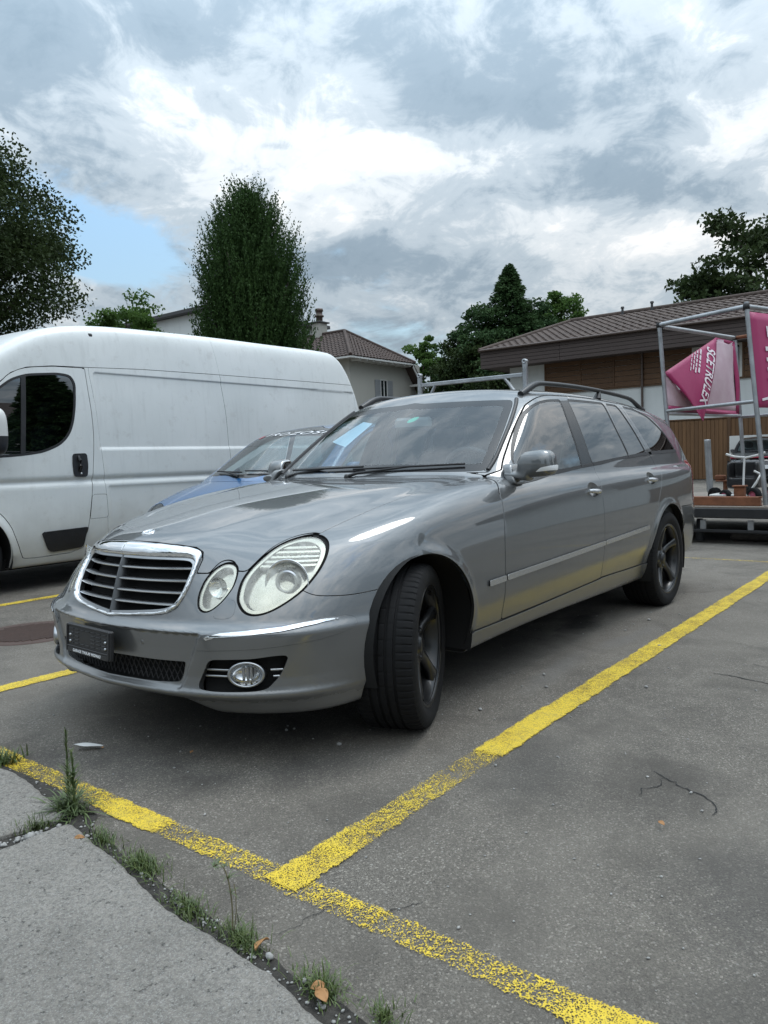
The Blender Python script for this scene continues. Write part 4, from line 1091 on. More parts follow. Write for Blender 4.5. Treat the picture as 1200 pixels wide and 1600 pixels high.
    for sgn in (0, 1):
        S = lambda m: sides(m)[sgn]
        m3_obj('bumper_strip', S(bs.off(.0015).skirt(.012)), P['car_paint'], bumper)
        m3_obj('chrome_strip', S(take(bs, R_chr).off(.006).skirt(.005)), P['chrome'], bumper)
        m3_obj('washer_cap', S(ws_cap.off(.0004).skirt(.008)), P['car_paint'], bumper)
        m3_obj('fog_recess', S(foghole.off(-.045)), P['gap_black'], bumper)
        f = m3_obj('front_fender', S(fender.skirt(.014)), P['car_paint'], car)
        m3_obj('rub_strip', S(take(fender, reg([0, 2], trim_poly(-.5525, -.405, [.012, .003, .003, .012]), side_lim)).off(.009).skirt(.009)), P['strip_metal'], f)
    # parking sensors
    for (yy, zz) in ((.21, .435), (-.21, .435), (.50, .452), (-.50, .452), (.67, .467), (-.67, .467)):
        x = float(surf_x(np.array([yy]), zz)[0]); n = grad(car_f, np.array([[x, yy, zz]]))[0]; n = Vector(n).normalized()
        Mx = Matrix.Translation(Vector((x, yy, zz))) @ n.to_track_quat('Z', 'Y').to_matrix().to_4x4()
        MB().lathe([(0, .0006), (.0080, .0006), (.0086, .0001), (.0088, -.004)], 20, Mx).build('parking_sensor', P['car_paint'], bumper)
    # lower intake mesh and back
    m3_obj('intake_recess', inth.off(-.05).both(), P['gap_black'], bumper)
    mb = MB()
    for k in range(-32, 33):
        for sg in (1, -1):
            pts = []
            for j in range(5):
                z = .292+.088*j/4; y = k*.026+sg*(z-.292)*.55
                if abs(y) > .385: continue
                pts.append((float(surf_x(np.array([y]), z)[0])-.032, y, z))
            if len(pts) > 1: mb.tube(pts, .0022, 4, cap=False)
    mb.build('intake_mesh', P['black_plastic'], bumper)
    # fog lamps
    for sg in (1, -1):
        c = np.array([.735, .612, .344]); n = Vector((.80, .60, .0)).normalized()
        Mx = Matrix.Translation(Vector(c)+n*.004) @ n.to_track_quat('Z', 'Y').to_matrix().to_4x4() @ Matrix.Diagonal((1.0, 1.22, 1, 1)) if False else Matrix.Translation(Vector(c)+n*.004) @ n.to_track_quat('Z', 'Y').to_matrix().to_4x4()
        Sx = Matrix.Diagonal((1.42, 1.0, 1.0, 1.0))
        def bld(mb, name, mat, par):
            if sg < 0: mb = mirror_mb(mb)
            return mb.build(name, mat, par)
        lamp = bld(MB().lathe([(.0375, -.03), (.0375, .004), (.0395, .008), (.0435, .0075), (.0465, .002), (.0465, -.02)], 40, Mx @ Sx), 'fog_lamp', P['satin_metal'], bumper)
        bld(MB().lathe([(.0, -.028), (.02, -.026), (.034, -.012), (.0375, .0)], 32, Mx @ Sx), 'reflector', P['chrome'], lamp)
        bld(MB().lathe([(.0, .006), (.02, .005), (.0375, .002)], 32, Mx @ Sx), 'lens', P['clear_lens'], lamp)
        m_ = MB()
        for q in (-.013, 0, .013): m_.box((q-.004, -.02, -.022), (q+.004, .02, -.016), Mx)
        bld(m_, 'bulb_shield', P['satin_metal'], lamp)
        for z0, ya, yb in ((.356, .475, .705), (.333, .468, .695)):
            ys = np.linspace(ya, yb, 16); xs = surf_x(ys, z0)-.020
            for a_ in (ys < .56, ys > .665):
                pp = [(x, y, z0) for x, y, k in zip(xs, ys, a_) if k]
                bld(MB().tube(pp, .0055, 8, flat=.9), 'fog_bar', P['satin_metal'], bumper)
    # headlamps
    for sgn in (0, 1):
        S = lambda m: sides(m)[sgn]
        B = lambda mb: mb if sgn == 0 else mirror_mb(mb)
        h = m3_obj('headlamp', S(lens_b.off(-.0015).skirt(.012)), P['hazy_lens'], car)
        bk = M3(lens_b.V+np.array([-.045, -.012, -.004])*1.0, lens_b.T, lens_b.N)
        m3_obj('reflector', S(bk), P['light_reflector'], h)
        ring = lens_b.cut(.010-R_hb(lens_b.V)).off(-.006).skirt(.04)
        m3_obj('lamp_rim', S(ring), P['light_reflector'], h)
        rb = []
        for z0 in (.7015, .716, .731, .746, .761):
            q = lens_b.cut(R_hb(lens_b.V)-.012); q = q.cut(.0035-np.abs(q.V[:, 2]-z0+.22*(q.V[:, 0]-.50)*0)); rb.append(q.off(-.010).skirt(.012))
        m3_obj('light_rib', S(M3.join(rb)), P['light_reflector'], h)
        dark = lens_b.cut(np.minimum(R_hb(lens_b.V)-.011, lens_b.V[:, 2]-.696)).off(-.024)
        m3_obj('rib_backing', S(dark), P['satin_metal'], h)
        n = Vector((.86, .42, .12)).normalized(); c = Vector((.575, .655, .642))-n*.022
        Mx = Matrix.Translation(c) @ n.to_track_quat('Z', 'Y').to_matrix().to_4x4()
        B(MB().lathe([(.030, -.01), (.030, .008), (.034, .011), (.041, .009), (.046, .0), (.047, -.02)], 36, Mx)).build('projector_ring', P['satin_metal'], h)
        B(MB().lathe([(.046, -.018), (.056, -.012), (.070, .004), (.080, .022), (.082, .020)], 40, Mx @ Matrix.Translation((0, 0, -.012)))).build('reflector_bowl', P['chrome'], h)
        B(MB().lathe([(0, .014), (.012, .0125), (.022, .007), (.030, -.002)], 28, Mx)).build('projector_lens', P['clear_lens'], h)
        B(MB().lathe([(0, -.014), (.030, -.01)], 24, Mx)).build('projector_bowl', P['dash_plastic'], h)
        s = m3_obj('main_beam_lamp', S(lens_s.off(-.0015).skirt(.012)), P['hazy_lens'], car)
        m3_obj('reflector', S(M3(lens_s.V+np.array([-.04, -.010, -.004]), lens_s.T, lens_s.N)), P['light_reflector'], s)
        m3_obj('lamp_rim', S(lens_s.cut(.008-R_hs(lens_s.V)).off(-.006).skirt(.035)), P['light_reflector'], s)
        n = Vector((.9, .35, .1)).normalized(); c = Vector((.715, .452, .628))-n*.018
        Mx = Matrix.Translation(c) @ n.to_track_quat('Z', 'Y').to_matrix().to_4x4()
        B(MB().lathe([(0, -.012), (.02, -.006), (.034, .008), (.036, .010)], 28, Mx)).build('lamp_bowl', P['chrome'], s)
    # grille
    surr = take(gri, R_go); surr = drop(surr, R_gi)
    top = surr.cut(surr.V[:, 2]-.721); low = surr.cut(.721-surr.V[:, 2])
    gob = m3_obj('grille', gri.cut(R_gi(gri.V)).off(-.055).both(), P['gap_black'], car)
    do_, di_ = np.maximum(R_go(surr.V), 0), np.maximum(-R_gi(surr.V), 0); tt = do_/np.maximum(do_+di_, 1e-6)
    surr = M3(surr.V+surr.N*(.002+.011*np.sqrt(np.clip(4*tt*(1-tt), 0, 1)))[:, None], surr.T, surr.N)
    sk = surr.both(); o = m3_obj('chrome_surround', sk.skirt(.020), P['chrome'], gob, dark=False, soft=True)
    inner_ring = gri.cut(R_gi(gri.V)); inner_ring = inner_ring.cut(.009-R_gi(inner_ring.V))
    m3_obj('inner_frame', inner_ring.both().off(-.004).skirt(.02), P['satin_metal'], gob)
    for z0 in (.6895, .6475, .6065, .566):
        for sg in (1, -1):
            lim = float(np.interp(z0, [.527, .534, .546, .557, .578, .618, .662, .72], [0, .1, .232, .290, .318, .334, .338, .33]))-.004
            ys = np.linspace(0.0055, lim+.006, 22); xs = surf_x(ys, z0)
            rows = []
            for x, y in zip(xs, ys):
                x -= .010
                sec = [(x-.034, z0-.0035), (x-.006, z0-.0052), (x, z0-.0035), (x+.0015, z0), (x, z0+.0035), (x-.006, z0+.0052), (x-.034, z0+.0035)]
                rows.append([(a, sg*y, b) for a, b in sec])
            me = MB().strip(rows, wrap=True); o = me.build('grille_slat', P['slat_grey'], gob); fix_normals(o.data)
            edge = [[(x-.0085+.001, sg*y, z0+.0022), (x-.0070, sg*y, z0+.001), (x-.0070, sg*y, z0-.001), (x-.0085+.001, sg*y, z0-.0022)] for x, y in zip(xs, ys)]
            ee = MB().strip(edge).build('chrome_edge', P['chrome'], o); fix_normals(ee.data)
    zs = np.linspace(.524, .732, 12); xs = surf_x(np.zeros(12)+.001, zs)
    rows = [[(x-.04, -.004, z), (x-.004, -.0055, z), (x+.0, 0, z), (x-.004, .0055, z), (x-.04, .004, z)] for x, z in zip(xs, zs)]
    o = MB().strip(rows).build('grille_bar', P['slat_grey'], gob); fix_normals(o.data)
    # round badge on the bonnet: ring, disc and three thin arms
    bz = float(surf_z(np.array([.672]), 0.0)[0]); n = Vector(grad(car_f, np.array([[.672, 0, bz]]))[0]).normalized()
    Mx = Matrix.Translation(Vector((.672, 0, bz))) @ n.to_track_quat('Z', 'Y').to_matrix().to_4x4()
    bd = MB().lathe([(.021, .0), (.0215, .0035), (.0235, .0045), (.0265, .0035), (.027, -.003)], 36, Mx).build('bonnet_badge', P['chrome'], oh)
    MB().lathe([(0, .0015), (.021, .0015)], 30, Mx).build('badge_disc', P['satin_metal'], bd)
    mb = MB()
    for k in range(3):
        a = math.pi/2+k*2*math.pi/3; ca, sa = math.cos(a), math.sin(a)
        mb.add([Mx @ Vector(q) for q in ((.021*ca, .021*sa, .003), (-.004*sa, .004*ca, .002), (.004*sa, -.004*ca, .002), (0, 0, .0045))], [(0, 1, 3), (0, 3, 2)])
    mb.build('badge_star', P['chrome'], bd)
    gz = .757; gx = float(surf_x(np.array([0.002]), gz)[0]); n = Vector(grad(car_f, np.array([[gx, .002, gz]]))[0]); n.y = 0; n.normalize()
    Mx = Matrix.Translation(Vector((gx, 0, gz))+n*.008) @ n.to_track_quat('Z', 'Y').to_matrix().to_4x4()
    MB().lathe([(0, .004), (.008, .0035), (.0115, .001), (.0125, -.012)], 24, Mx).build('grille_badge', P['chrome'], gob)
    # ---- number plate holder, empty, with a dealer strip
    pl = MB(); c0 = Vector((.917, -.055, .4155)); Rz = Matrix.Translation(c0) @ Matrix.Rotation(math.radians(-3.0), 4, 'Z') @ Matrix.Rotation(math.radians(-4), 4, 'Y')
    pl.bbox((-.012, -.160, -.055), (.008, .160, .055), .005, Rz)
    ho = pl.build('plate_holder', P['black_plastic'], car)
    m2 = MB()
    for (a, b, c, d) in ((-.158, -.150, -.052, .052), (.150, .158, -.052, .052), (-.150, .150, .047, .054), (-.150, .150, -.034, -.028)): m2.bbox((.008, a, c), (.0125, b, d), .0015, Rz)
    for j in range(5):
        for i in range(7):
            y0 = -.135+i*.040
            if 2 <= i <= 3 and j in (1, 2, 3): continue
            m2.bbox((.008, y0, -.020+j*.0135), (.0105, y0+.030, -.015+j*.0135), .001, Rz)
    m2.build('holder_ribs', P['black_plastic'], ho)
    for y in (-.128, .132):
        for z in (.012, -.012):
            MB().lathe([(0, .0145), (.004, .0135), (.006, .010), (.006, .006)], 14, Rz @ Matrix.Translation((0, y, z)) @ Matrix.Rotation(math.pi/2, 4, 'Y')).build('screw', P['satin_metal'], ho)
    MB().bbox((.008, -.148, -.0535), (.0115, .148, -.0355), .001, Rz).build('dealer_strip', P['black_plastic'], ho)
    def text_obj(s, size, M4, mat, parent, name='lettering', ext=.0004, shear=0.0, space=1.0, offset=0.0):
        cu = bpy.data.curves.new(name, 'FONT'); cu.body = s; cu.size = size; cu.extrude = ext; cu.align_x = 'CENTER'; cu.align_y = 'CENTER'; cu.shear = shear; cu.space_character = space; cu.offset = offset
        tmp = bpy.data.objects.new(name, cu); COL.objects.link(tmp); dg = bpy.context.evaluated_depsgraph_get()
        me = bpy.data.meshes.new_from_object(tmp.evaluated_get(dg)); bpy.data.objects.remove(tmp); bpy.data.curves.remove(cu)
        me.transform(M4); me.materials.clear(); return new_obj(name, me, parent, mat)
    globals()['text_obj'] = text_obj
    text_obj('GARAGE THULAS WIDNAU', .0150, Rz @ Matrix.Translation((.0122, .0, -.0445)) @ Matrix.Rotation(math.pi/2, 4, 'Z') @ Matrix.Rotation(math.pi/2, 4, 'X'), P['white_print'], ho, offset=.0004, space=1.15)
    # ---- what is left: roof, pillars, quarter panels, tail
    rb = take(skin, R_rbump, GAP); skin = drop(skin, R_rbump, GAP)
    tlm = take(skin, R_tl); skin = drop(skin, R_tl, GAP)
    m3_obj('body_shell', skin.both().skirt(.014), P['car_paint'], car)
    m3_obj('rear_bumper', rb.both().skirt(.014), P['car_paint'], car)
    for sgn in (0, 1): m3_obj('tail_lamp', sides(tlm.off(.002).skirt(.01))[sgn], P['red_lens'], car)
    # ---- underside and wheel houses
    mb = MB(); mb.box((-3.85, -.70, .20), (.62, .70, .26)); mb.build('underbody', P['gap_black'], car)
    for (cx, cz, r) in (ARC_F, ARC_R):
        for sg in (1, -1):
            rows = []
            for yv, rr in ((.895, r+.004), (.86, r+.012), (.70, r+.02), (.50, r+.02), (.46, .05)):
                row = []
                for k in range(33):
                    a = -.35+(math.pi+.7)*k/32; row.append((cx+rr*math.cos(a), sg*yv if yv > .47 else sg*.46, cz+rr*math.sin(a)))
                rows.append(row)
            o = MB().strip(rows).build('wheel_arch_liner', P['gap_black'], car)
    # ---- roof rails
    for sg in (1, -1):
        xs = np.linspace(-1.37, -3.30, 41); ys = np.interp(xs, [-3.3, -2.6, -1.9, -1.37], [.575, .592, .592, .572])
        zz = surf_z(xs, ys)
        t = (xs[0]-xs)/(xs[0]-xs[-1])
        lift = .047*sstep(0, .115, t)**.8*sstep(0, .17, 1-t)**.9
        pts = [(x, sg*y, z+l+.004) for x, y, z, l in zip(xs, ys, zz, lift)]
        rl = MB().tube(pts, list(np.interp(t, [0, .06, .13, .85, 1], [.020, .021, .0145, .0145, .019])), 12, flat=.95).build('roof_rail', P['rail_grey'], car)
        for xf in (-2.42,):
            yf = float(np.interp(xf, [-3.3, -2.6, -1.9, -1.37], [.575, .592, .592, .572])); zf = float(surf_z(np.array([xf]), yf)[0])
            MB().tube([(xf+.035, sg*yf, zf-.006), (xf, sg*yf, zf+.046)], [.030, .014], 10, flat=.6).build('rail_foot', P['black_plastic'], rl)
    # dark finisher between windscreen and pillar
    for sg in (1, -1):
        pts = []
        for y, z in ((.703, .998), (.700, 1.05), (.679, 1.131), (.655, 1.21), (.630, 1.275), (.600, 1.338), (.577, 1.372)):
            x = float(surf_x(np.array([y]), z, -2.2, .2)[0]); pts.append((x, sg*y, z))
        pts = [tuple(q) for q in crom(pts, 4, False)]
        MB().tube(pts, .0115, 8).build('pillar_trim', P['black_plastic'], car)
    # ---- door mirrors
    def mir_f(x, y, z):
        u = x+.812; v = y-.938; w = z-1.022
        wy = .092-.010*(w/.06)
        a = ((np.abs(u+.012)/.068)**2.6+(np.abs(v)/wy)**3.4+(np.abs(w-.006*v/.09)/.064)**3.4)
        f = (a**(1/3.0)-1)*.055
        f = smax(f, -(u+.058), .012)
        # shoulder tapering to the front
        f = smax(f, u*.80+np.abs(v)*.10+np.abs(w)*.28-.058, .04)
        g = np.sqrt(((x+.815)/.040)**2+((z-.962-(.90-y)*.10)/.022)**2)-1; g = smax(g*.02, np.abs(y-.845)-.065, .02)
        return smin(f, g, .02)
    mm = iso(mir_f, (-.92, .75, .90), (-.70, 1.05, 1.12), .005)
    face = mm.cut(-(mm.V[:, 0]+.864)); mm2 = mm.cut(mm.V[:, 0]+.864)
    def foot_f(x, y, z):
        u = x+.835; w = z-.975
        q = smax(np.abs(u+.30*w)-.058, np.abs(w)-.050, .05)
        q = smax(q, np.abs(y-.808+.45*w)-.026, .02)
        return q
    fm = iso(foot_f, (-.98, .72, .88), (-.70, .90, 1.08), .006)
    for sgn in (0, 1):
        S = lambda m: sides(m)[sgn]; B = lambda mb: mb if sgn == 0 else mirror_mb(mb)
        if sgn:      # the far mirror is folded against the door
            def S(m, _s=S):
                q = m.mirror(); c_, s_ = math.cos(-1.25), math.sin(-1.25); px, py = -.83, -.86
                rot = lambda A, t: np.stack([A[:, 0]*c_-A[:, 1]*s_, A[:, 0]*s_+A[:, 1]*c_, A[:, 2]], 1)
                d_ = q.V-np.array([px, py, 0]); return M3(rot(d_, 0)+np.array([px-.02, py+.02, 0]), q.T, rot(q.N, 0))
        mo = m3_obj('door_mirror', S(mm2), P['car_paint'], car)
        m3_obj('mirror_glass', S(face), P['chrome'], mo); m3_obj('mirror_foot', sides(fm)[sgn], P['car_paint'], mo)
        ind = take(mm2, reg([1, 2], rpoly([(.955, .985), (1.05, .993), (1.05, 1.018), (.985, 1.005)], .006), lambda V: V[:, 0]+.862)).off(.0015)
        m3_obj('indicator', S(ind), P['white_print'], mo)
    # ---- cowl, wipers
    mb = MB(); rows = []
    for x0, dz in ((-.44, -.012), (-.50, -.026), (-.56, -.016), (-.60, .0)):
        row = []
        for y in np.linspace(-.66, .66, 25):
            x = x0-.42*y*y; row.append((x, y, float(HC(-.5))-.06*(y/.7)**2*.5+dz))
        rows.append(row)
    mb.strip(rows).build('cowl', P['black_plastic'], car)
    for (ya, yb, nm) in ((-.50, .10, 'a'), (.05, .60, 'b')):
        ys = np.linspace(ya, yb, 10); pts = []
        for i, y in enumerate(ys):
            z = 1.012+.012*i/9; x = float(surf_x(np.array([abs(y)]), z, -1.2, .2)[0]); pts.append((x+.012, y, z+.008))
        w = MB().tube(pts, .006, 6).build('wiper', P['black_plastic'], car)
        MB().tube([(pts[0][0]+.045, ya-.005, .985), (pts[0][0]+.03, ya+.05, 1.000), tuple(pts[5])], [.010, .008, .006], 6).build('wiper_arm', P['black_plastic'], w)
        MB().lathe([(0, .012), (.012, .010), (.015, 0), (.015, -.02)], 16, Matrix.Translation((pts[0][0]+.045, ya-.005, .985))).build('wiper_pivot', P['black_plastic'], w)
    # ---- cabin
    mb = MB()
    def seat(y):
        def f(x, yy, z):
            v = np.abs(yy-y)
            cush = smax(smax(np.abs(x+1.62)-.27, np.abs(z-.50)-.085, .06), v-.26, .06)
            a = math.radians(-20); u = (x+1.90)*math.cos(a)-(z-.55)*math.sin(a)*-1; w = -(x+1.90)*math.sin(a)*-1+(z-.55)*math.cos(a)
            u = (x+1.86)+(z-.52)*.36; w = z-.80
            back = smax(smax(np.abs(u)-.075, np.abs(w)-.31, .08), v-(.255-.05*np.clip(w/.3, 0, 1)), .07)
            head = smax(smax(np.abs((x+2.10)+(z-1.18)*.2)-.05, np.abs(z-1.19)-.085, .06), v-.13, .06)
            stem = np.sqrt((x+2.07)**2+(v-.05)**2)-.008; stem = smax(stem, np.abs(z-1.10)-.06, .01)
            return smin(smin(smin(cush, back, .03), head, .02), stem, .01)
        return f
    for y in (.37, -.37):
        s_ = iso(seat(y), (-2.25, y-.32, .36), (-1.3, y+.32, 1.32), .016); m3_obj('front_seat', s_, P['seat_cloth'], car)
    def bench(x, yy, z):
        v = np.abs(yy); u = (x+2.78)+(z-.6)*.42
        b = smax(smax(np.abs(u)-.08, np.abs(z-.78)-.30, .08), v-.62, .1); c = smax(smax(np.abs(x+2.5)-.25, np.abs(z-.5)-.09, .07), v-.62, .08)
        hd = 1e9
        for hy in (.38,): hd = smax(smax(np.abs((x+3.0)+(z-1.1)*.2)-.045, np.abs(z-1.13)-.08, .06), np.abs(v-hy)-.13, .06)
        return smin(smin(b, c, .04), hd, .03)
    m3_obj('rear_seat', iso(bench, (-3.2, -.7, .36), (-2.1, .7, 1.26), .02), P['seat_cloth'], car)
    def dash(x, y, z):
        d = smax(x+.62+.30*y*y*0-.0, -(x+1.02)-.12*np.abs(y), .1); d = smax(d, z-(.965-.05*np.clip((-.75-x)/.3, 0, 1)+.05*np.exp(-((y-.37)/.16)**2)*np.clip((-.75-x)/.2, 0, 1)), .06)
        d = smax(d, .55-z, .05); return smax(d, np.abs(y)-.72, .04)
    m3_obj('dashboard', iso(dash, (-1.3, -.76, .5), (-.5, .76, 1.06), .018), P['dash_plastic'], car)
    Mx = Matrix.Translation((-1.20, .37, .94)) @ Matrix.Rotation(math.radians(-65), 4, 'Y')
    a = [2*math.pi*k/40 for k in range(41)]
    sw = MB().tube([Mx @ Vector((.185*math.cos(q), .185*math.sin(q), 0)) for q in a], .015, 8, cap=False).build('steering_wheel', P['dash_plastic'], car)
    m2 = MB().lathe([(0, .03), (.05, .028), (.075, .0), (.06, -.03)], 20, Mx)
    for q in (0, math.pi, math.pi*1.5): m2.tube([Mx @ Vector((.05*math.cos(q+math.pi/2), .05*math.sin(q+math.pi/2), 0)), Mx @ Vector((.18*math.cos(q+math.pi/2), .18*math.sin(q+math.pi/2), 0))], .016, 6, flat=.5)
    m2.build('steering_hub', P['dash_plastic'], sw)
    Mx = Matrix.Translation((-1.10, .03, 1.265)) @ Matrix.Rotation(math.radians(10), 4, 'Z')
    im = MB().bbox((-.018, -.115, -.034), (.018, .115, .034), .015, Mx).build('interior_mirror', P['cream_trim'], car)
    MB().tube([(-1.10, .03, 1.29), (-1.085, .03, 1.318)], .012, 8).build('mirror_stem', P['dash_plastic'], im)
    for sg in (1, -1):     # door linings, floor and headliner close the cabin
        mb = MB(); rows = []
        for z in (.40, .62, .80, .90, .95):
            row = []
            for x in np.linspace(-3.5, -.85, 24): row.append((x, sg*(float(surf_y(np.array([x]), z)[0])-.055), z))
            rows.append(row)
        mb.strip(rows).build('door_lining', P['dash_plastic'], car)
        pts = []
        for x, z in ((-1.72, .95), (-1.735, 1.10), (-1.75, 1.25), (-1.78, 1.36)): pts.append((x, sg*(float(surf_y(np.array([x]), z)[0])-.045), z))
        MB().tube(pts, .035, 8, flat=.6).build('pillar_lining', P['cream_trim'], car)
        MB().tube([(-1.80, sg*.60, 1.28), (-1.78, sg*.63, 1.10), (-1.74, sg*.62, .95), (-1.70, sg*.60, .75)], .022, 6, flat=.25, up=(0, 1, 0)).build('seat_belt', P['cream_trim'], car)
    rows = []
    for x in np.linspace(-1.24, -3.55, 16):
        rows.append([(x, y, float(surf_z(np.array([x]), y)[0])-.035) for y in np.linspace(-.56, .56, 11)])
    MB().strip(rows).build('headliner', P['headliner_grey'], car)
    MB().box((-3.7, -.8, .34), (-.6, .8, .37)).build('cabin_floor', P['gap_black'], car)
    MB().bbox((-3.60, -.62, .37), (-2.95, .62, .93), .04).build('load_cover', P['dash_plastic'], car)

    # ---- wheels
    def tyre_mesh(w, R, rr):
        h = w/2
        prof = [(rr-.012, -h*.86), (rr+.004, -h*.93), (rr+.03, -h*1.0), (R-.048, -h*1.02), (R-.022, -h*.985), (R-.009, -h*.92), (R-.002, -h*.80), (R, -h*.62)]
        g = []
        for c in (-.40, -.13, .13, .40):
            g += [(R+.001-.0022*(c**2)*4*.3, h*(c-.050)), (R-.006, h*(c-.036)), (R-.006, h*(c+.036)), (R+.001-.0022*(c**2)*4*.3, h*(c+.050))]
        prof = prof+g+[(r, -z) for r, z in prof[::-1]]
        n = 70*6; vs = []; fs = []; m = len(prof)
        for k in range(n):
            w_ = 2*math.pi*k/n
            for i, (r, z) in enumerate(prof):
                sip = (k % 6 == 0) and r > R-.012 and abs(z) > h*.52
                sip2 = (k % 12 == 3) and r > R-.004 and abs(z) < h*.35
                r2 = r-(.0038 if sip else 0)-(.002 if sip2 else 0)
                vs.append((r2*math.cos(w_), z, r2*math.sin(w_)))
        for k in range(n):
            for i in range(m-1): fs.append((k*m+i, k*m+i+1, ((k+1) % n)*m+i+1, ((k+1) % n)*m+i))
        b = MB(); b.add(vs, fs, True); me = b.mesh('tyre'); me.materials.append(P['rubber']); fix_normals(me)
        me.set_sharp_from_angle(angle=math.radians(32)); return me
    def rim_mesh(w, rr):
        h = w/2; b = MB()
        Ry = Matrix.Rotation(-math.pi/2, 4, 'X')      # lathe z -> +y
        b.lathe([(rr-.014, -h*.86), (rr-.022, -h*.6), (rr-.030, -h*.1), (rr-.028, h*.55), (rr-.016, h*.80), (rr-.004, h*.92), (rr+.006, h*.95), (rr+.008, h*.90)], 72, Ry)
        b.lathe([(0, h*.70), (.030, h*.70), (.036, h*.66), (.040, h*.60), (.070, h*.60), (.078, h*.52), (.08, h*.30), (.0, h*.28)], 40, Ry)
        for k in range(5):
            a0 = math.radians(90+72*k)
            rows = []
            for r, wd, y, tw in ((.060, .034, .60, 0), (.095, .030, .62, .02), (.130, .026, .68, .06), (.165, .027, .75, .11), (.195, .031, .81, .155), (rr-.018, .040, .86, .19)):
                c = a0+tw; ca, sa = math.cos(c), math.sin(c); px, pz = -sa, ca
                y1 = h*y; d = .030
                sec = [(-wd, y1-d), (-wd*.95, y1-.007), (-wd*.55, y1), (wd*.1, y1+.001), (wd*.75, y1-.006), (wd, y1-d)]
                rows.append([(r*ca+px*s, yy, r*sa+pz*s) for s, yy in sec])
            b.strip(rows, wrap=True)
        for k in range(5):
            a = math.radians(90+36+72*k)
            b.lathe([(0, h*.62), (.008, h*.62), (.009, h*.52)], 10, Matrix.Translation((.056*math.cos(a), 0, .056*math.sin(a))) @ Ry)
        me = b.mesh('rim'); me.materials.append(P['rim_black']); fix_normals(me); return me
    def disc_mesh():
        b = MB(); Ry = Matrix.Rotation(-math.pi/2, 4, 'X')
        b.lathe([(.07, .01), (.158, .01), (.160, .005), (.160, -.015), (.07, -.015)], 48, Ry); me = b.mesh('brake_disc'); me.materials.append(P['brake_metal']); fix_normals(me); return me
    ty, ri, di = tyre_mesh(.245, .3255, .2335), rim_mesh(.245, .2335), disc_mesh()
    for (x, y, st, fl) in ((.055, .770, 23, 0), (.055, -.770, 21, 1), (-2.854, .785, 0, 0), (-2.854, -.785, 0, 1)):
        wq = bpy.data.objects.new('wheel', None); COL.objects.link(wq); wq.parent = car; wq.location = (x, y, .3235)
        wq.rotation_euler = (0, math.radians(17 if not fl else 40), math.radians(st)+(math.pi if fl else 0)); wq.rotation_mode = 'XYZ'
        for nm, me in (('tyre', ty), ('rim', ri), ('brake_disc', di)): new_obj(nm, me, wq)
    return car
CAR = build_car()
# ------------------------------------------------------------------ panel van: outer surface (x forward from its front axle)
VAN_AT = (-.33, -5.0, 0.0)
VTOP = spl([-5.6,-5.0,-4.0,-3.0,-2.0,-1.5,-1.2,-.95,-.75,-.5,-.2,.2,.6,.78,.92,1.02],[2.44,2.515,2.53,2.525,2.505,2.485,2.455,2.405,2.335,2.20,2.01,1.75,1.46,1.28,1.08,.80])
VW = spl([.15,.3,.42,.6,.85,1.1,1.4,1.7,2.0,2.2,2.4,2.6],[.90,.955,.980,.996,1.003,1.002,.995,.980,.952,.925,.885,.83])
VPL = spl([-5.7,-5.2,-4.6,-3.5,-1.0,-.2,.3,.6,.8,1.0],[-.06,-.03,-.008,0,0,-.004,-.03,-.085,-.16,-.30])
VBK = spl([.2,.6,1.0,1.75,2.1,2.3,2.45,2.6],[5.28,5.33,5.34,5.29,5.17,5.06,4.93,4.75])
VARC = (0.0, .345, .405); VARC2 = (-4.035, .345, .40)
def van_f(x, y, z):
    y = np.abs(y)
    w = VW(z)+VPL(x)
    w = w-.020*np.exp(-((z-.962)/.028)**2)
    inset = np.minimum(np.minimum(sstep(-5.17, -5.14, x), sstep(-1.285, -1.31, x)), np.minimum(sstep(1.245, 1.275, z), sstep(1.985, 1.965, z)))
    w = w-.013*inset
    inset2 = np.minimum(np.minimum(sstep(-5.15, -5.12, x), sstep(-1.36, -1.39, x)), np.minimum(sstep(.40, .425, z), sstep(.90, .875, z)))
    w = w-.009*inset2
    for (cx, cz, r) in (VARC, VARC2):
        d = np.sqrt((x-cx)**2+(z-cz)**2)-r
        w = w+.018*np.exp(-(np.maximum(d-.01, 0)/.045)**2)*sstep(.25, .35, z)
    f1 = y-w
    f2 = (z-(VTOP(x)-.035*(y/.8)**2))*.8
    f4 = -x-VBK(z)-(-.04)*(y/.9)**2
    f = smax(f1, f2, .16); f = smax(f, f4, .09); f = smax(f, x-1.0+.10*y*y, .15)
    return smax(f, .215-z, .05)
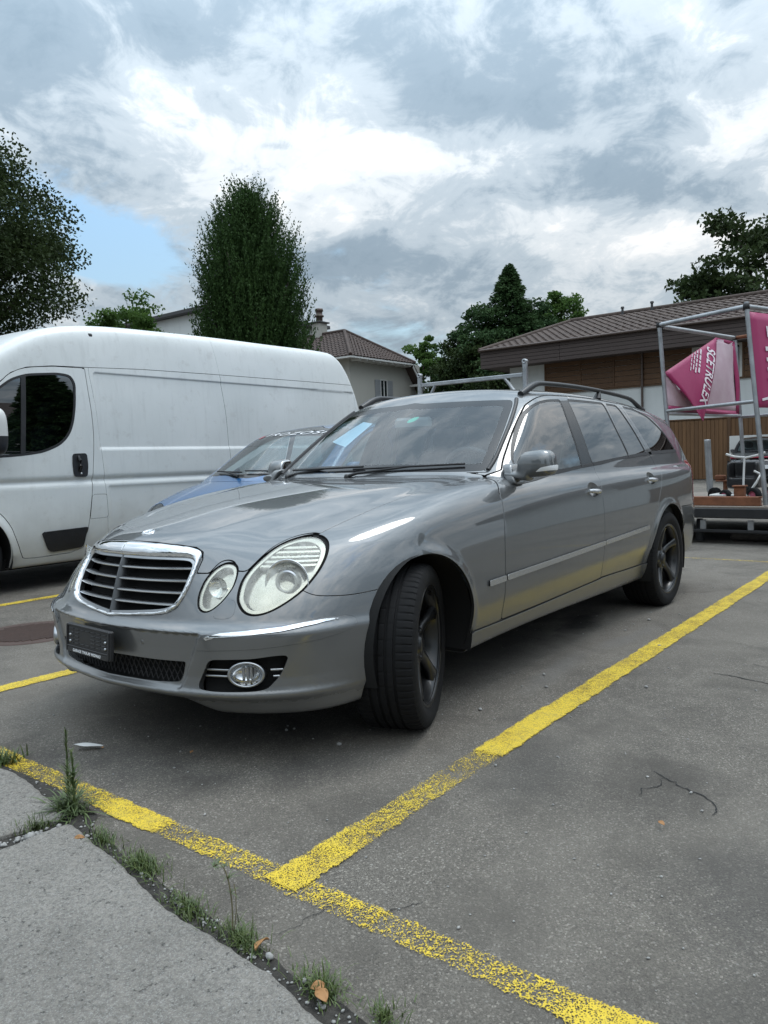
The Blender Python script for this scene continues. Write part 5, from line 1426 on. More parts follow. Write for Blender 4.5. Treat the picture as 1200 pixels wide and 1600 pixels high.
def vehicle_materials():
    t = NT('van_white'); p = t.coord('Object'); n = t.noise(p, 1.6, 6, .6); st = t.noise(t.coord('Object', (9, 9, .7)), 2.2, 6, .65)
    sep = t.n('SeparateXYZ'); t.link(p, sep.inputs[0])
    low = t.ramp(t.math('ADD', sep.outputs[2], t.math('MULTIPLY', t.noise(p, 5, 5), .5)), [(.45, 1.0), (1.15, 0.0)])
    c = t.mix(t.ramp(n, [(.3, 0.0), (.7, 1.0)]), (.64, .665, .655), (.72, .74, .73))
    c = t.mix(t.math('MULTIPLY', low, .6), c, (.36, .34, .30))
    roofd = t.math('MULTIPLY', t.ramp(sep.outputs[2], [(2.30, 0.0), (2.46, 1.0)]), t.ramp(t.noise(t.coord('Object', (6, 2, 2)), 3.0, 6, .7), [(.48, 0.0), (.66, .75)]))
    c = t.mix(roofd, c, (.20, .20, .19))
    c = t.mix(t.math('MULTIPLY', t.ramp(st, [(.52, 0.0), (.75, .5)]), t.ramp(sep.outputs[2], [(.9, .25), (2.4, .55)])), c, (.44, .45, .44))
    sm = t.ramp(t.noise(p, 9, 7, .7), [(.56, 0.0), (.70, .45)])
    c = t.mix(sm, c, (.50, .50, .48))
    t.set(Base_Color=c, Roughness=t.math('ADD', .26, t.math('MULTIPLY', n, .22)), Coat_Weight=.25, Coat_Roughness=.12)
    t = NT('blue_paint'); p = t.coord('Object'); n = t.noise(p, 3, 5)
    t.set(Base_Color=t.mix(n, (.010, .088, .235), (.012, .105, .275)), Roughness=.3, Metallic=.2, Coat_Weight=1.0, Coat_Roughness=.03)
    simple('dark_car_paint', (.014, .015, .017), .3, .2, coat=.9)
    simple('white_plastic', (.62, .62, .60), .4)
    simple('red_paint', (.35, .02, .05), .4, coat=.5)
vehicle_materials()

def simple_wheel(parent, x, y, r, w, flip, rim_mat, n_sp=5):
    wq = bpy.data.objects.new('wheel', None); COL.objects.link(wq); wq.parent = parent; wq.location = (x, y, r); wq.rotation_euler = (0, .3, math.pi if flip else 0)
    h = w/2; Ry = Matrix.Rotation(-math.pi/2, 4, 'X'); rr = r*.66
    t = MB().lathe([(rr, -h*.9), (r*.90, -h), (r*.98, -h*.85), (r, -h*.6), (r, -h*.2), (r-.006, -h*.17), (r-.006, h*.17), (r, h*.2), (r, h*.6), (r*.98, h*.85), (r*.90, h), (rr, h*.9)], 48, Ry).build('tyre', _M['rubber'], wq); fix_normals(t.data)
    b = MB().lathe([(rr-.006, -h*.9), (rr-.03, -h*.2), (rr-.03, h*.5), (rr-.004, h*.86), (rr+.004, h*.9)], 40, Ry)
    b.lathe([(0, h*.62), (.05, h*.6), (.07, h*.4), (.0, h*.3)], 24, Ry)
    for k in range(n_sp):
        a = 2*math.pi*k/n_sp; ca, sa = math.cos(a), math.sin(a); rows = []
        for q, wd, yy in ((.04, .03, .55), (rr*.6, .026, .62), (rr-.02, .036, .72)):
            rows.append([(q*ca-sa*s, h*v, q*sa+ca*s) for s, v in ((-wd, yy-.25), (-wd, yy), (wd, yy), (wd, yy-.25))])
        b.strip(rows, wrap=True, smooth=False)
    m = b.build('rim', rim_mat, wq); fix_normals(m.data)
    return wq

def build_van():
    P = _M
    van = thing('panel_van', 'tall white panel van with dark cab window parked on the left', 'van', VAN_AT)
    h = iso(van_f, (-5.5, -.04, .15), (1.15, 1.1, 2.62), .021); h = h.cut(h.V[:, 1])
    def arch(cx, cz, r):
        a = np.linspace(0, math.pi, 40); return np.array([(cx+r*math.cos(q), cz+r*math.sin(q)) for q in a]+[(cx-r, 0), (cx+r, 0)])
    sl = lambda V: V[:, 1]-.5
    A1 = reg([0, 2], arch(*VARC), sl); A2 = reg([0, 2], arch(*VARC2), sl)
    inner = drop(drop(h, A1), A2)
    win = rpoly([(.10, 1.36), (-.25, 1.68), (-.403, 1.80), (-.502, 1.872), (-.646, 1.922), (-.943, 1.950), (-1.065, 1.935), (-1.103, 1.86), (-1.085, 1.664), (-1.052, 1.502), (-1.005, 1.388), (-.912, 1.292), (-.741, 1.222), (-.533, 1.196), (-.25, 1.18), (.05, 1.19)], [.03]+[.08]*14+[.03])
    glass = rpoly(grow(win, -.020), .02)
    divp = np.array([(-.520, 1.10), (-.562, 1.10), (-.645, 2.0), (-.604, 2.0)])
    seam = [(-1.211, 2.010), (-1.221, 1.801), (-1.237, 1.571), (-1.237, 1.34), (-1.212, 1.076), (-1.185, .829), (-1.139, .542), (-1.105, .45), (-1.085, .335)]
    gut = [(-.15, 1.60), (-.408, 1.834), (-.507, 1.916), (-.653, 1.973), (-.90, 2.003)]
    door = np.concatenate([crom(gut[::-1], 6, False)[::-1], crom(seam, 6, False), crom([(-.95, .30), (-.56, .295), (-.50, .34), (-.476, .407), (-.435, .52), (-.403, .599), (-.319, .711), (-.15, .83), (.12, .87), (.30, .85), (.36, .95), (.32, 1.2), (.12, 1.36)], 6, False)])
    R_door = reg([0, 2], door, sl); R_win = reg([0, 2], win, sl); R_gl = reg([0, 2], glass, sl); R_div = reg([0, 2], divp, sl)
    mould = rpoly([(-.676, .517), (-1.130, .529), (-1.075, .345), (-.745, .330)], [.02, .004, .03, .05]); R_m = reg([0, 2], mould, sl)
    fuel = rpoly([(-1.190, .826), (-1.335, .822), (-1.345, .604), (-1.158, .600)], .008); R_f = reg([0, 2], fuel, sl)
    wsv = rpoly([(-.05, 1.34), (.82, 1.30), (.80, 1.55), (.72, 2.02), (.62, 2.10), (-.05, 2.13)], [0, .05, .1, .1, .08, 0]); R_w = reg([1, 2], wsv, lambda V: V[:, 0]+.45)
    inner = drop(inner, R_gl); inner = drop(inner, R_w)
    m3_obj('inner_shell', inner.off(-.016).both(), P['gap_black'], van)
    s = drop(drop(h, A1), A2)
    ws = take(s, R_w); s = drop(s, R_w, .004)
    m3_obj('windscreen', ws.both(), P['windscreen_glass'], van)
    fr = take(s, R_win); s = drop(s, R_win)
    gl = take(fr, R_gl); fr = drop(fr, R_gl)
    dv = take(gl, R_div); gl = drop(gl, R_div)
    cap = take(s, R_f, .0); s = drop(s, R_f, .004)
    d = take(s, R_door, .0035); s = drop(s, R_door, .0035)
    mo = take(d, R_m)
    # roof joint and side seams are fine grooves between separate panels
    zg = lambda V: np.interp(V[:, 0], [-5.3, -2.7, -1.83, -1.2, -.9, -.653, -.507, -.408, -.15, .4], [2.075, 2.055, 2.043, 2.017, 2.008, 1.978, 1.921, 1.839, 1.605, 1.1])
    up = s.cut(s.V[:, 2]-zg(s.V)-.003); lo = s.cut(-(s.V[:, 2]-zg(s.V)+.003))
    xs = lambda V: np.interp(V[:, 2], [.2, .8, 1.14, 1.62, 1.98, 2.32, 2.6], [-2.90, -2.90, -2.89, -2.877, -2.843, -2.80, -2.77])
    xf = lambda V: np.interp(V[:, 2], [.2, .82, 1.07, 1.27, 1.64, 1.95, 2.3, 2.6], [-1.345, -1.335, -1.322, -1.309, -1.285, -1.25, -1.255, -1.26])
    rear = lo.cut(-(lo.V[:, 0]-xs(lo.V)+.0025)); mid = lo.cut(lo.V[:, 0]-xs(lo.V)-.0025)
    fp = mid.cut(mid.V[:, 0]-xf(mid.V)-.0016); mid = mid.cut(-(mid.V[:, 0]-xf(mid.V)+.0016))
    upr = up.cut(-(up.V[:, 0]-xs(up.V)+.0015)); upm = up.cut(up.V[:, 0]-xs(up.V)-.0015)
    m3_obj('roof', M3.join([upm.both().skirt(.010), upr.both().skirt(.010)]), P['van_white'], van)
    m3_obj('body_shell', M3.join([fp.both().skirt(.012)]), P['van_white'], van)
    for sgn in (0, 1):
        S = lambda m: (m, m.mirror())[sgn]
        m3_obj('side_panel', S(mid.skirt(.012)), P['van_white'], van); m3_obj('rear_panel', S(rear.skirt(.012)), P['van_white'], van)
        do = m3_obj('cab_door', S(d.skirt(.016)), P['van_white'], van)
        m3_obj('window', S(gl.off(-.006)), P['dark_glass'], do); m3_obj('window_frame', S(fr.off(.001).skirt(.012)), P['black_plastic'], do); m3_obj('window_divider', S(dv.off(.002).skirt(.01)), P['black_plastic'], do)
        m3_obj('rub_panel', S(mo.off(.016).skirt(.017)), P['black_plastic'], do)
        y0 = 1.001*(1 if sgn == 0 else -1); sg = 1 if sgn == 0 else -1
        hb = MB(); o_ = rpoly([(-1.012, 1.0), (-1.145, .995), (-1.158, 1.10), (-1.150, 1.215), (-1.010, 1.212), (-1.004, 1.1)], .03)
        Mx = Matrix(((1, 0, 0, 0), (0, 0, sg, y0-.012*sg), (0, 1, 0, 0), (0, 0, 0, 1)))
        hb.prism([tuple(q) for q in o_], 0, .022, Mx); ho = hb.build('door_handle', P['black_plastic'], do); fix_normals(ho.data)
        gp = MB().tube([(-1.062, y0+.012*sg, 1.19), (-1.068, y0+.030*sg, 1.15), (-1.070, y0+.030*sg, 1.09), (-1.066, y0+.012*sg, 1.045)], [.012, .016, .016, .012], 8).build('handle_grip', P['black_gloss'], do)
        MB().lathe([(0, .026), (.010, .026), (.012, .020), (.012, .0)], 16, Mx @ Matrix.Translation((-1.085, 1.025, 0))).build('door_lock', P['satin_metal'], do)
        if sgn == 0: m3_obj('fuel_flap', cap.skirt(.006), P['van_white'], van)
        # mirror
        def mf(x, y, z):
            u = x+.25; v = y-1.13; w = z-1.40
            return ((np.abs(u)/.09)**3+(np.abs(v)/.115)**3+(np.abs(w)/.20)**3.5)**(1/3)*.1-.1
        mm = iso(mf, (-.39, 1.0, 1.16), (-.11, 1.28, 1.64), .012)
        a_ = mm.cut(mm.V[:, 2]-1.36); b_ = mm.cut(1.36-mm.V[:, 2])
        q = m3_obj('door_mirror', S(a_), P['white_plastic'], van); m3_obj('mirror_base', S(b_), P['black_plastic'], q)
        mb = MB().tube([(-.22, .98*sg, 1.25), (-.23, 1.06*sg, 1.26), (-.25, 1.13*sg, 1.28)], [.06, .05, .05], 10).build('mirror_arm', P['black_plastic'], q)
        # arch liner, bumper
        for (cx, cz, r) in (VARC, VARC2):
            rows = []
            for yv, rr in ((1.0, r+.002), (.96, r+.015), (.70, r+.02), (.55, r+.02), (.52, .05)):
                rows.append([(cx+rr*math.cos(-.3+(math.pi+.6)*k/28), sg*yv, cz+rr*math.sin(-.3+(math.pi+.6)*k/28)) for k in range(29)])
            MB().strip(rows).build('wheel_arch_liner', P['gap_black'], van)
    for x in (0, -4.035):
        for y in (.86, -.86): simple_wheel(van, x, y, .345, .22, y < 0, P['satin_metal'], 8)
    MB().box((-5.2, -.85, .20), (.9, .85, .30)).build('underbody', P['gap_black'], van)
    # cab: seats and dash block the view through
    MB().bbox((-1.35, -.9, .35), (-1.30, .9, 2.35), .01).build('bulkhead', P['dash_plastic'], van)
    for y in (.5, -.1, -.55):
        MB().bbox((-1.15, y-.24, .85), (-.98, y+.24, 1.50), .06).build('seat_back', P['seat_cloth'], van); MB().bbox((-1.12, y-.14, 1.52), (-1.02, y+.14, 1.72), .04).build('head_rest', P['seat_cloth'], van)
    MB().bbox((.10, -.85, .7), (.55, .85, 1.22), .05).build('dashboard', P['dash_plastic'], van)
    return van
build_van()

# a small five-door hatchback, used for the blue car and the dark car
HWM = spl([-3.3, -3.0, -2.5, -1.5, -.7, -.35, -.1, .08, .22, .4], [.66, .76, .83, .865, .865, .855, .82, .77, .70, .58])
HTOP = spl([-.95, -.6, -.4, -.2, -.05, .08, .18, .28, .4], [1.01, .975, .930, .865, .805, .735, .665, .58, .46])
HROOF = spl([-3.4, -3.1, -2.7, -2.2, -1.8, -1.5, -1.2, -.8], [1.22, 1.33, 1.395, 1.43, 1.435, 1.415, 1.37, 1.25])
def hatch_f(x, y, z):
    y = np.abs(y)
    f1 = y-(HWM(x)-.10*np.maximum(z-.72, 0)**1.0*.6-.55*np.maximum(z-.86, 0)**2*2-.35*np.maximum(.5-z, 0)**2)
    f2 = (z-HTOP(x)+.055*(y/.7)**2+.10*np.maximum(y-.55, 0)**2)*.95
    f3 = (x-.26+.30*y*y+.30*np.maximum(z-.55, 0))*.9
    f4 = -x-3.30+.20*y*y
    b = smax(smax(f1, f2, .10), smax(f3, f4, .08), .10)
    g1 = (y-(.775-.40*(z-.95)))*.92
    g2 = z-(HROOF(x)-.05*(y/.65)**2)
    g3 = (x+.42+.40*y*y)*math.sin(.56)+(z-.955)*math.cos(.56)
    g4 = (-x-3.24+.2*y*y)*.9+(z-.95)*.42
    g = smax(smax(g1, g2, .09), smax(g3, g4, .05), .06)
    return smax(smin(b, smax(g, .8-z, .02), .02), .19-z, .05)

def build_hatch(name, label, loc, rz, paint, detail):
    P = _M
    car = thing(name, label, 'car', loc, rz)
    h = iso(hatch_f, (-3.5, -.04, .12), (1.0, 1.0, 1.5), .022); h = h.cut(h.V[:, 1])
    ar = lambda cx: reg([0, 2], np.array([(cx+.345*math.cos(q), .31+.345*math.sin(q)) for q in np.linspace(0, math.pi, 30)]+[(cx-.345, 0), (cx+.345, 0)]), lambda V: V[:, 1]-.45)
    A1, A2 = ar(-.40), ar(-2.51)
    wsp = crom([(-.05, .975), (.3, .973), (.55, .966), (.645, .972), (.635, 1.06), (.60, 1.18), (.555, 1.30), (.52, 1.345), (.45, 1.358), (.25, 1.370), (-.05, 1.372)], 5); wsp = wsp[wsp[:, 0] > -.06]
    R_w = reg([1, 2], wsp, lambda V: V[:, 0]+1.45)
    sgl = rpoly([(-.80, .975), (-1.02, 1.13), (-1.28, 1.27), (-1.45, 1.325), (-1.62, 1.345), (-1.64, .985)], [.02, .05, .08, .06, .02, .02]); sgr = rpoly([(-1.70, .988), (-1.69, 1.347), (-2.2, 1.345), (-2.55, 1.31), (-2.75, 1.03)], [.02, .02, .06, .06, .05])
    lim = lambda V: V[:, 1]-.4
    R1 = reg([0, 2], sgl, lim); R2 = reg([0, 2], sgr, lim)
    rw = rpoly([(-.05, 1.0), (.52, 1.0), (.46, 1.29), (-.05, 1.31)], [0, .05, .05, 0]); R_r = reg([1, 2], rw, lambda V: -2.8-V[:, 0])
    dr1 = rpoly([(-.62, .95), (-.86, 1.03), (-1.25, 1.295), (-1.45, 1.36), (-1.665, 1.375), (-1.67, .30), (-.80, .28), (-.74, .5)], [.05, .03, .08, .05, .02, .03, .05, .1]); R_d = reg([0, 2], dr1, lim)
    dr2 = rpoly([(-1.675, 1.375), (-2.25, 1.372), (-2.62, 1.33), (-2.83, 1.0), (-2.60, .70), (-2.28, .48), (-2.22, .30), (-1.675, .30)], [.02, .05, .05, .1, .1, .1, .04, .03]); R_d2 = reg([0, 2], dr2, lim)
    lamp = crom([(.40, .62), (.60, .63), (.74, .66), (.72, .73), (.60, .745), (.42, .70)], 5); R_l = reg([1, 2], lamp, lambda V: V[:, 0]+.22)
    gri = rpoly([(-.05, .58), (.36, .59), (.36, .66), (-.05, .665)], [0, .02, .02, 0]); R_g = reg([1, 2], gri, lambda V: V[:, 0]+.22)
    gri2 = rpoly([(-.05, .28), (.42, .28), (.45, .42), (-.05, .42)], [0, .03, .03, 0]); R_g2 = reg([1, 2], gri2, lambda V: V[:, 0]+.22)
    def R_h(V): return np.minimum(np.minimum(.66-V[:, 1]-.06*(V[:, 0]), V[:, 0]+.36+.35*V[:, 1]**2), np.minimum(V[:, 2]-.68, 1))
    s = drop(drop(h, A1), A2)
    inn = s
    for R in (R_w, R1, R2, R_r): inn = drop(inn, R)
    m3_obj('inner_shell', inn.off(-.014).both(), P['gap_black'], car)
    ws = take(s, R_w); s = drop(s, R_w, .002)
    wo = m3_obj('windscreen', ws.cut(R_w(ws.V)-.028).both(), P['windscreen_glass'], car); m3_obj('dark_border', ws.cut(.028-R_w(ws.V)).both(), P['black_gloss'], wo)
    rwm = take(s, R_r); s = drop(s, R_r, .002); m3_obj('rear_window', rwm.both(), P['dark_glass'], car)
    g1, g2 = take(s, R1), take(s, R2); s = drop(drop(s, reg([0, 2], grow(sgl, .012), lim)), reg([0, 2], grow(sgr, .012), lim))
    d1 = take(s, R_d, .003); s = drop(s, R_d, .003); d2 = take(s, R_d2, .003); s = drop(s, R_d2, .003)
    lm = take(s, R_l); s = drop(s, R_l, .003); gm = take(s, R_g); s = drop(s, R_g); gm2 = take(s, R_g2); s = drop(s, R_g2)
    hd = take(s, R_h, .003); s = drop(s, R_h, .003)
    m3_obj('bonnet', hd.both().skirt(.015), paint, car); m3_obj('body_shell', s.both().skirt(.015), paint, car)
    m3_obj('grille', M3.join([gm.off(-.012).both(), gm2.off(-.015).both()]), P['black_plastic'], car)
    for sgn in (0, 1):
        S = lambda m: (m, m.mirror())[sgn]
        a = m3_obj('front_door', S(d1.skirt(.015)), paint, car); m3_obj('window', S(g1.off(-.004)), P['side_glass'], a)
        b = m3_obj('rear_door', S(d2.skirt(.015)), paint, car); m3_obj('window', S(g2.off(-.004)), P['side_glass'], b)
        m3_obj('headlamp', S(lm.off(-.001).skirt(.01)), P['clear_lens'], car); m3_obj('lamp_reflector', S(lm.off(-.03)), P['light_reflector'], car)
        def mf(x, y, z): return ((np.abs(x+.97)/.10)**3+(np.abs(y-.80)/.055)**3+(np.abs(z-1.0)/.06)**3)**(1/3)*.07-.07
        mm = iso(mf, (-1.12, .70, .9), (-.82, .90, 1.1), .012); q = m3_obj('door_mirror', S(mm), paint, car)
        sg = 1 if sgn == 0 else -1
        MB().tube([(-.82, .74*sg, .96), (-.81, .84*sg, .975)], .022, 8).build('mirror_arm', P['black_plastic'], q)
        for cx in (-.40, -2.51):
            rows = []
            for yv, rr in ((.82, .35), (.6, .36), (.5, .36), (.48, .04)): rows.append([(cx+rr*math.cos(-.3+(math.pi+.6)*k/20), sg*yv, .31+rr*math.sin(-.3+(math.pi+.6)*k/20)) for k in range(21)])
            MB().strip(rows).build('wheel_arch_liner', P['gap_black'], car)
    for x in (-.40, -2.51):
        for y in (.755, -.755): simple_wheel(car, x, y, .305, .19, y < 0, P['satin_metal'])
    MB().box((-3.1, -.68, .17), (.5, .68, .24)).build('underbody', P['gap_black'], car)
    MB().bbox((-.95, -.66, .5), (-.55, .66, .94), .05).build('dashboard', P['dash_plastic'], car)
    for y in (.36, -.36):
        MB().bbox((-1.95, y-.23, .45), (-1.78, y+.23, 1.05), .07).build('seat_back', P['seat_cloth'], car); MB().bbox((-2.0, y-.12, 1.08), (-1.9, y+.12, 1.26), .04).build('head_rest', P['seat_cloth'], car)
        MB().bbox((-1.85, y-.24, .34), (-1.3, y+.24, .5), .06).build('seat_cushion', P['seat_cloth'], car)
    MB().bbox((-2.75, -.6, .4), (-2.55, .6, 1.02), .07).build('rear_seat', P['seat_cloth'], car)
    for (a0, b0) in ((.50, -.02), (-.05, -.52)):
        pts = []
        for i, y in enumerate(np.linspace(a0, b0, 8)):
            yy = abs(y); z = .985+.012*i/7; xx = -.42-.40*yy*yy-(z-.955)*math.cos(.56)/math.sin(.56); pts.append((xx+.02, y, z+.012))
        w = MB().tube(pts, .007, 6).build('wiper', P['black_plastic'], car); MB().tube([(pts[0][0]+.05, a0+.01, .965), pts[4]], [.012, .006], 6).build('wiper_arm', P['black_plastic'], w)
    if detail: detail(car, ws, R_w)
    return car
def blue_detail(car, ws, R_w):
    # sun strip lettering across the top of the windscreen
    full = ws.both()
    t = text_obj('TROZOSH', .092, Matrix.Identity(4), _M['white_print'], car, 'sunstrip_lettering', ext=0.0, shear=.25, space=1.18)
    me = t.data; n = len(me.vertices)
    if n:
        co = np.empty(n*3, np.float32); me.vertices.foreach_get('co', co); co = co.reshape(-1, 3)
        co[:, 0] *= 1.0/(co[:, 0].max()-co[:, 0].min())*.86
        y = co[:, 0]; s = 1.328+co[:, 1]*.40
        a = np.full(n, -1.6); b = np.full(n, -.3)
        for _ in range(40):
            c = (a+b)/2; ins = hatch_f(c, y, s) < 0; a = np.where(ins, c, a); b = np.where(ins, b, c)
        new = np.stack([a+.004, y, s+.003], 1).astype(np.float32); me.vertices.foreach_set('co', new.ravel()); me.update()
    st = take(full, reg([1, 2], np.array([(-.50, 1.325), (-.43, 1.325), (-.45, 1.300), (-.52, 1.300)]))).off(.003); m3_obj('red_sticker', st, _M['red_paint'], car)
    sh = take(full, reg([1, 2], np.array([(-.30, 1.25), (-.12, 1.27), (-.33, 1.0), (-.55, 1.0)]))).off(-.02); m3_obj('sun_visor_sheet', sh, _M['cream_trim'], car)
build_hatch('blue_hatchback', 'bright blue hatchback with lettered windscreen parked between the white van and silver estate', (-1.55, -2.40, 0), 0.0, _M['blue_paint'], blue_detail)
def dark_detail(car, ws, R_w):
    MB().bbox((.27, -.26, .44), (.285, .26, .55), .003).build('number_plate', _M['white_print'], car)
    m = MB()
    for k in range(9):
        y0 = -.80+k*.178; m.bbox((-.02-.35*(y0+.09)**2, y0, .77), (.10-.35*(y0+.09)**2, y0+.176, .81), .004)
    m.build('bonnet_stripe', _M['red_paint'], car)
DARK_CAR = ((-22.9, -2.75, 0), math.radians(10))
build_hatch('dark_hatchback', 'black small car with red bonnet stripe behind the flatbed trailer at the right edge', DARK_CAR[0], DARK_CAR[1], _M['dark_car_paint'], dark_detail)
# ------------------------------------------------------------------ buildings
def building_materials():
    def tiles(name, c1, c2):
        t = NT(name); p = t.pos(); n = t.noise(p, 1.2, 6, .65); f = t.noise(p, 18, 5, .6); g = t.n('NewGeometry')
        c = t.mix(t.ramp(n, [(.3, 0.0), (.7, 1.0)]), c1, c2); c = t.mix(t.ramp(f, [(.5, 0.0), (.8, .5)]), c, tuple(x*.45 for x in c1))
        rnd = t.n('ObjectInfo'); c = t.mix(t.math('MULTIPLY', rnd.outputs['Random'], .3), c, (.055, .040, .036))
        t.set(Base_Color=c, Roughness=.85, Normal=t.bump(f, .01))
    tiles('roof_tile', (.052, .036, .029), (.082, .057, .046)); tiles('house_tile', (.050, .034, .028), (.074, .050, .041))
    t = NT('fascia_board'); p = t.pos(); f = t.noise(t.pos((1, .5, 12)), 3, 6, .65)
    t.set(Base_Color=t.mix(f, (.050, .038, .035), (.085, .064, .058)), Roughness=.8)
    def wood(name, c1, c2):
        t = NT(name); p = t.pos((6, 6, .5)); f = t.noise(p, 4, 7, .65); g2 = t.noise(t.pos((14, 14, .3)), 6, 5, .6); oi = t.n('ObjectInfo')
        c = t.mix(t.ramp(f, [(.3, 0.0), (.7, 1.0)]), c1, c2); c = t.mix(t.math('MULTIPLY', oi.outputs['Random'], .45), c, tuple(x*.55 for x in c1)); c = t.mix(t.math('MULTIPLY', g2, .3), c, (.05, .028, .015))
        t.set(Base_Color=c, Roughness=.62, Normal=t.bump(f, .003))
    wood('wood_dark', (.105, .050, .020), (.150, .076, .032)); wood('wood_door', (.150, .072, .027), (.22, .115, .047))
    def render(name, col):
        t = NT(name); p = t.pos(); n = t.noise(p, .5, 6, .6); f = t.noise(p, 40, 5, .6); st = t.noise(t.pos((2.5, 2.5, .25)), 1.5, 6, .6)
        c = t.mix(t.ramp(n, [(.3, 0.0), (.7, 1.0)]), tuple(x*.93 for x in col), col); c = t.mix(t.ramp(st, [(.52, 0.0), (.8, .25)]), c, tuple(x*.6 for x in col))
        t.set(Base_Color=c, Roughness=.9, Normal=t.bump(f, .004))
    render('white_render', (.66, .69, .69)); render('cream_render', (.41, .40, .36)); render('grey_render', (.34, .34, .33))
    simple('shutter_grey', (.26, .27, .28), .6); simple('white_wood', (.58, .58, .56), .6); simple('roof_edge', (.05, .05, .052), .6)
    simple('window_dark', (.02, .024, .028), .05, coat=1.0); simple('metal_gutter', (.10, .075, .065), .45, .5)
    simple('galvanised', (.36, .37, .38), .42, .85, var=.25, vscale=6)
building_materials()

def tile_roof(a, b, c, d, parent, mat, wx, wy, lap=.03, name='roof_course', amp=.03):
    """one roof slope as overlapping courses of waved tiles; a-b along the eave, d-c along the ridge"""
    a, b, c, d = (Vector(q) for q in (a, b, c, d)); H = ((d-a).length+(c-b).length)/2; n = max(2, int(H/wy))
    nrm = (b-a).cross(d-a).normalized()
    if nrm.z < 0: nrm = -nrm
    for i in range(n):
        t0, t1 = i/n, (i+1)/n+.02; p0, p1 = a.lerp(d, t0), b.lerp(c, t0); q0, q1 = a.lerp(d, min(t1, 1)), b.lerp(c, min(t1, 1))
        L = (p1-p0).length; m = max(2, int(L/wx)*4); R0 = []; R1 = []; R2 = []
        for k in range(m+1):
            u = k/m; w = amp*(.5+.5*math.cos(2*math.pi*(k % 4)/4))
            lo = p0.lerp(p1, u); hi = q0.lerp(q1, u)
            R0.append(lo+nrm*(w+lap)); R1.append(hi+nrm*(w*.9)); R2.append(lo-nrm*.02)
        o = MB(); o.strip([R2, R0], smooth=False); o.strip([R0, R1], smooth=False); q = o.build(name, mat, parent)

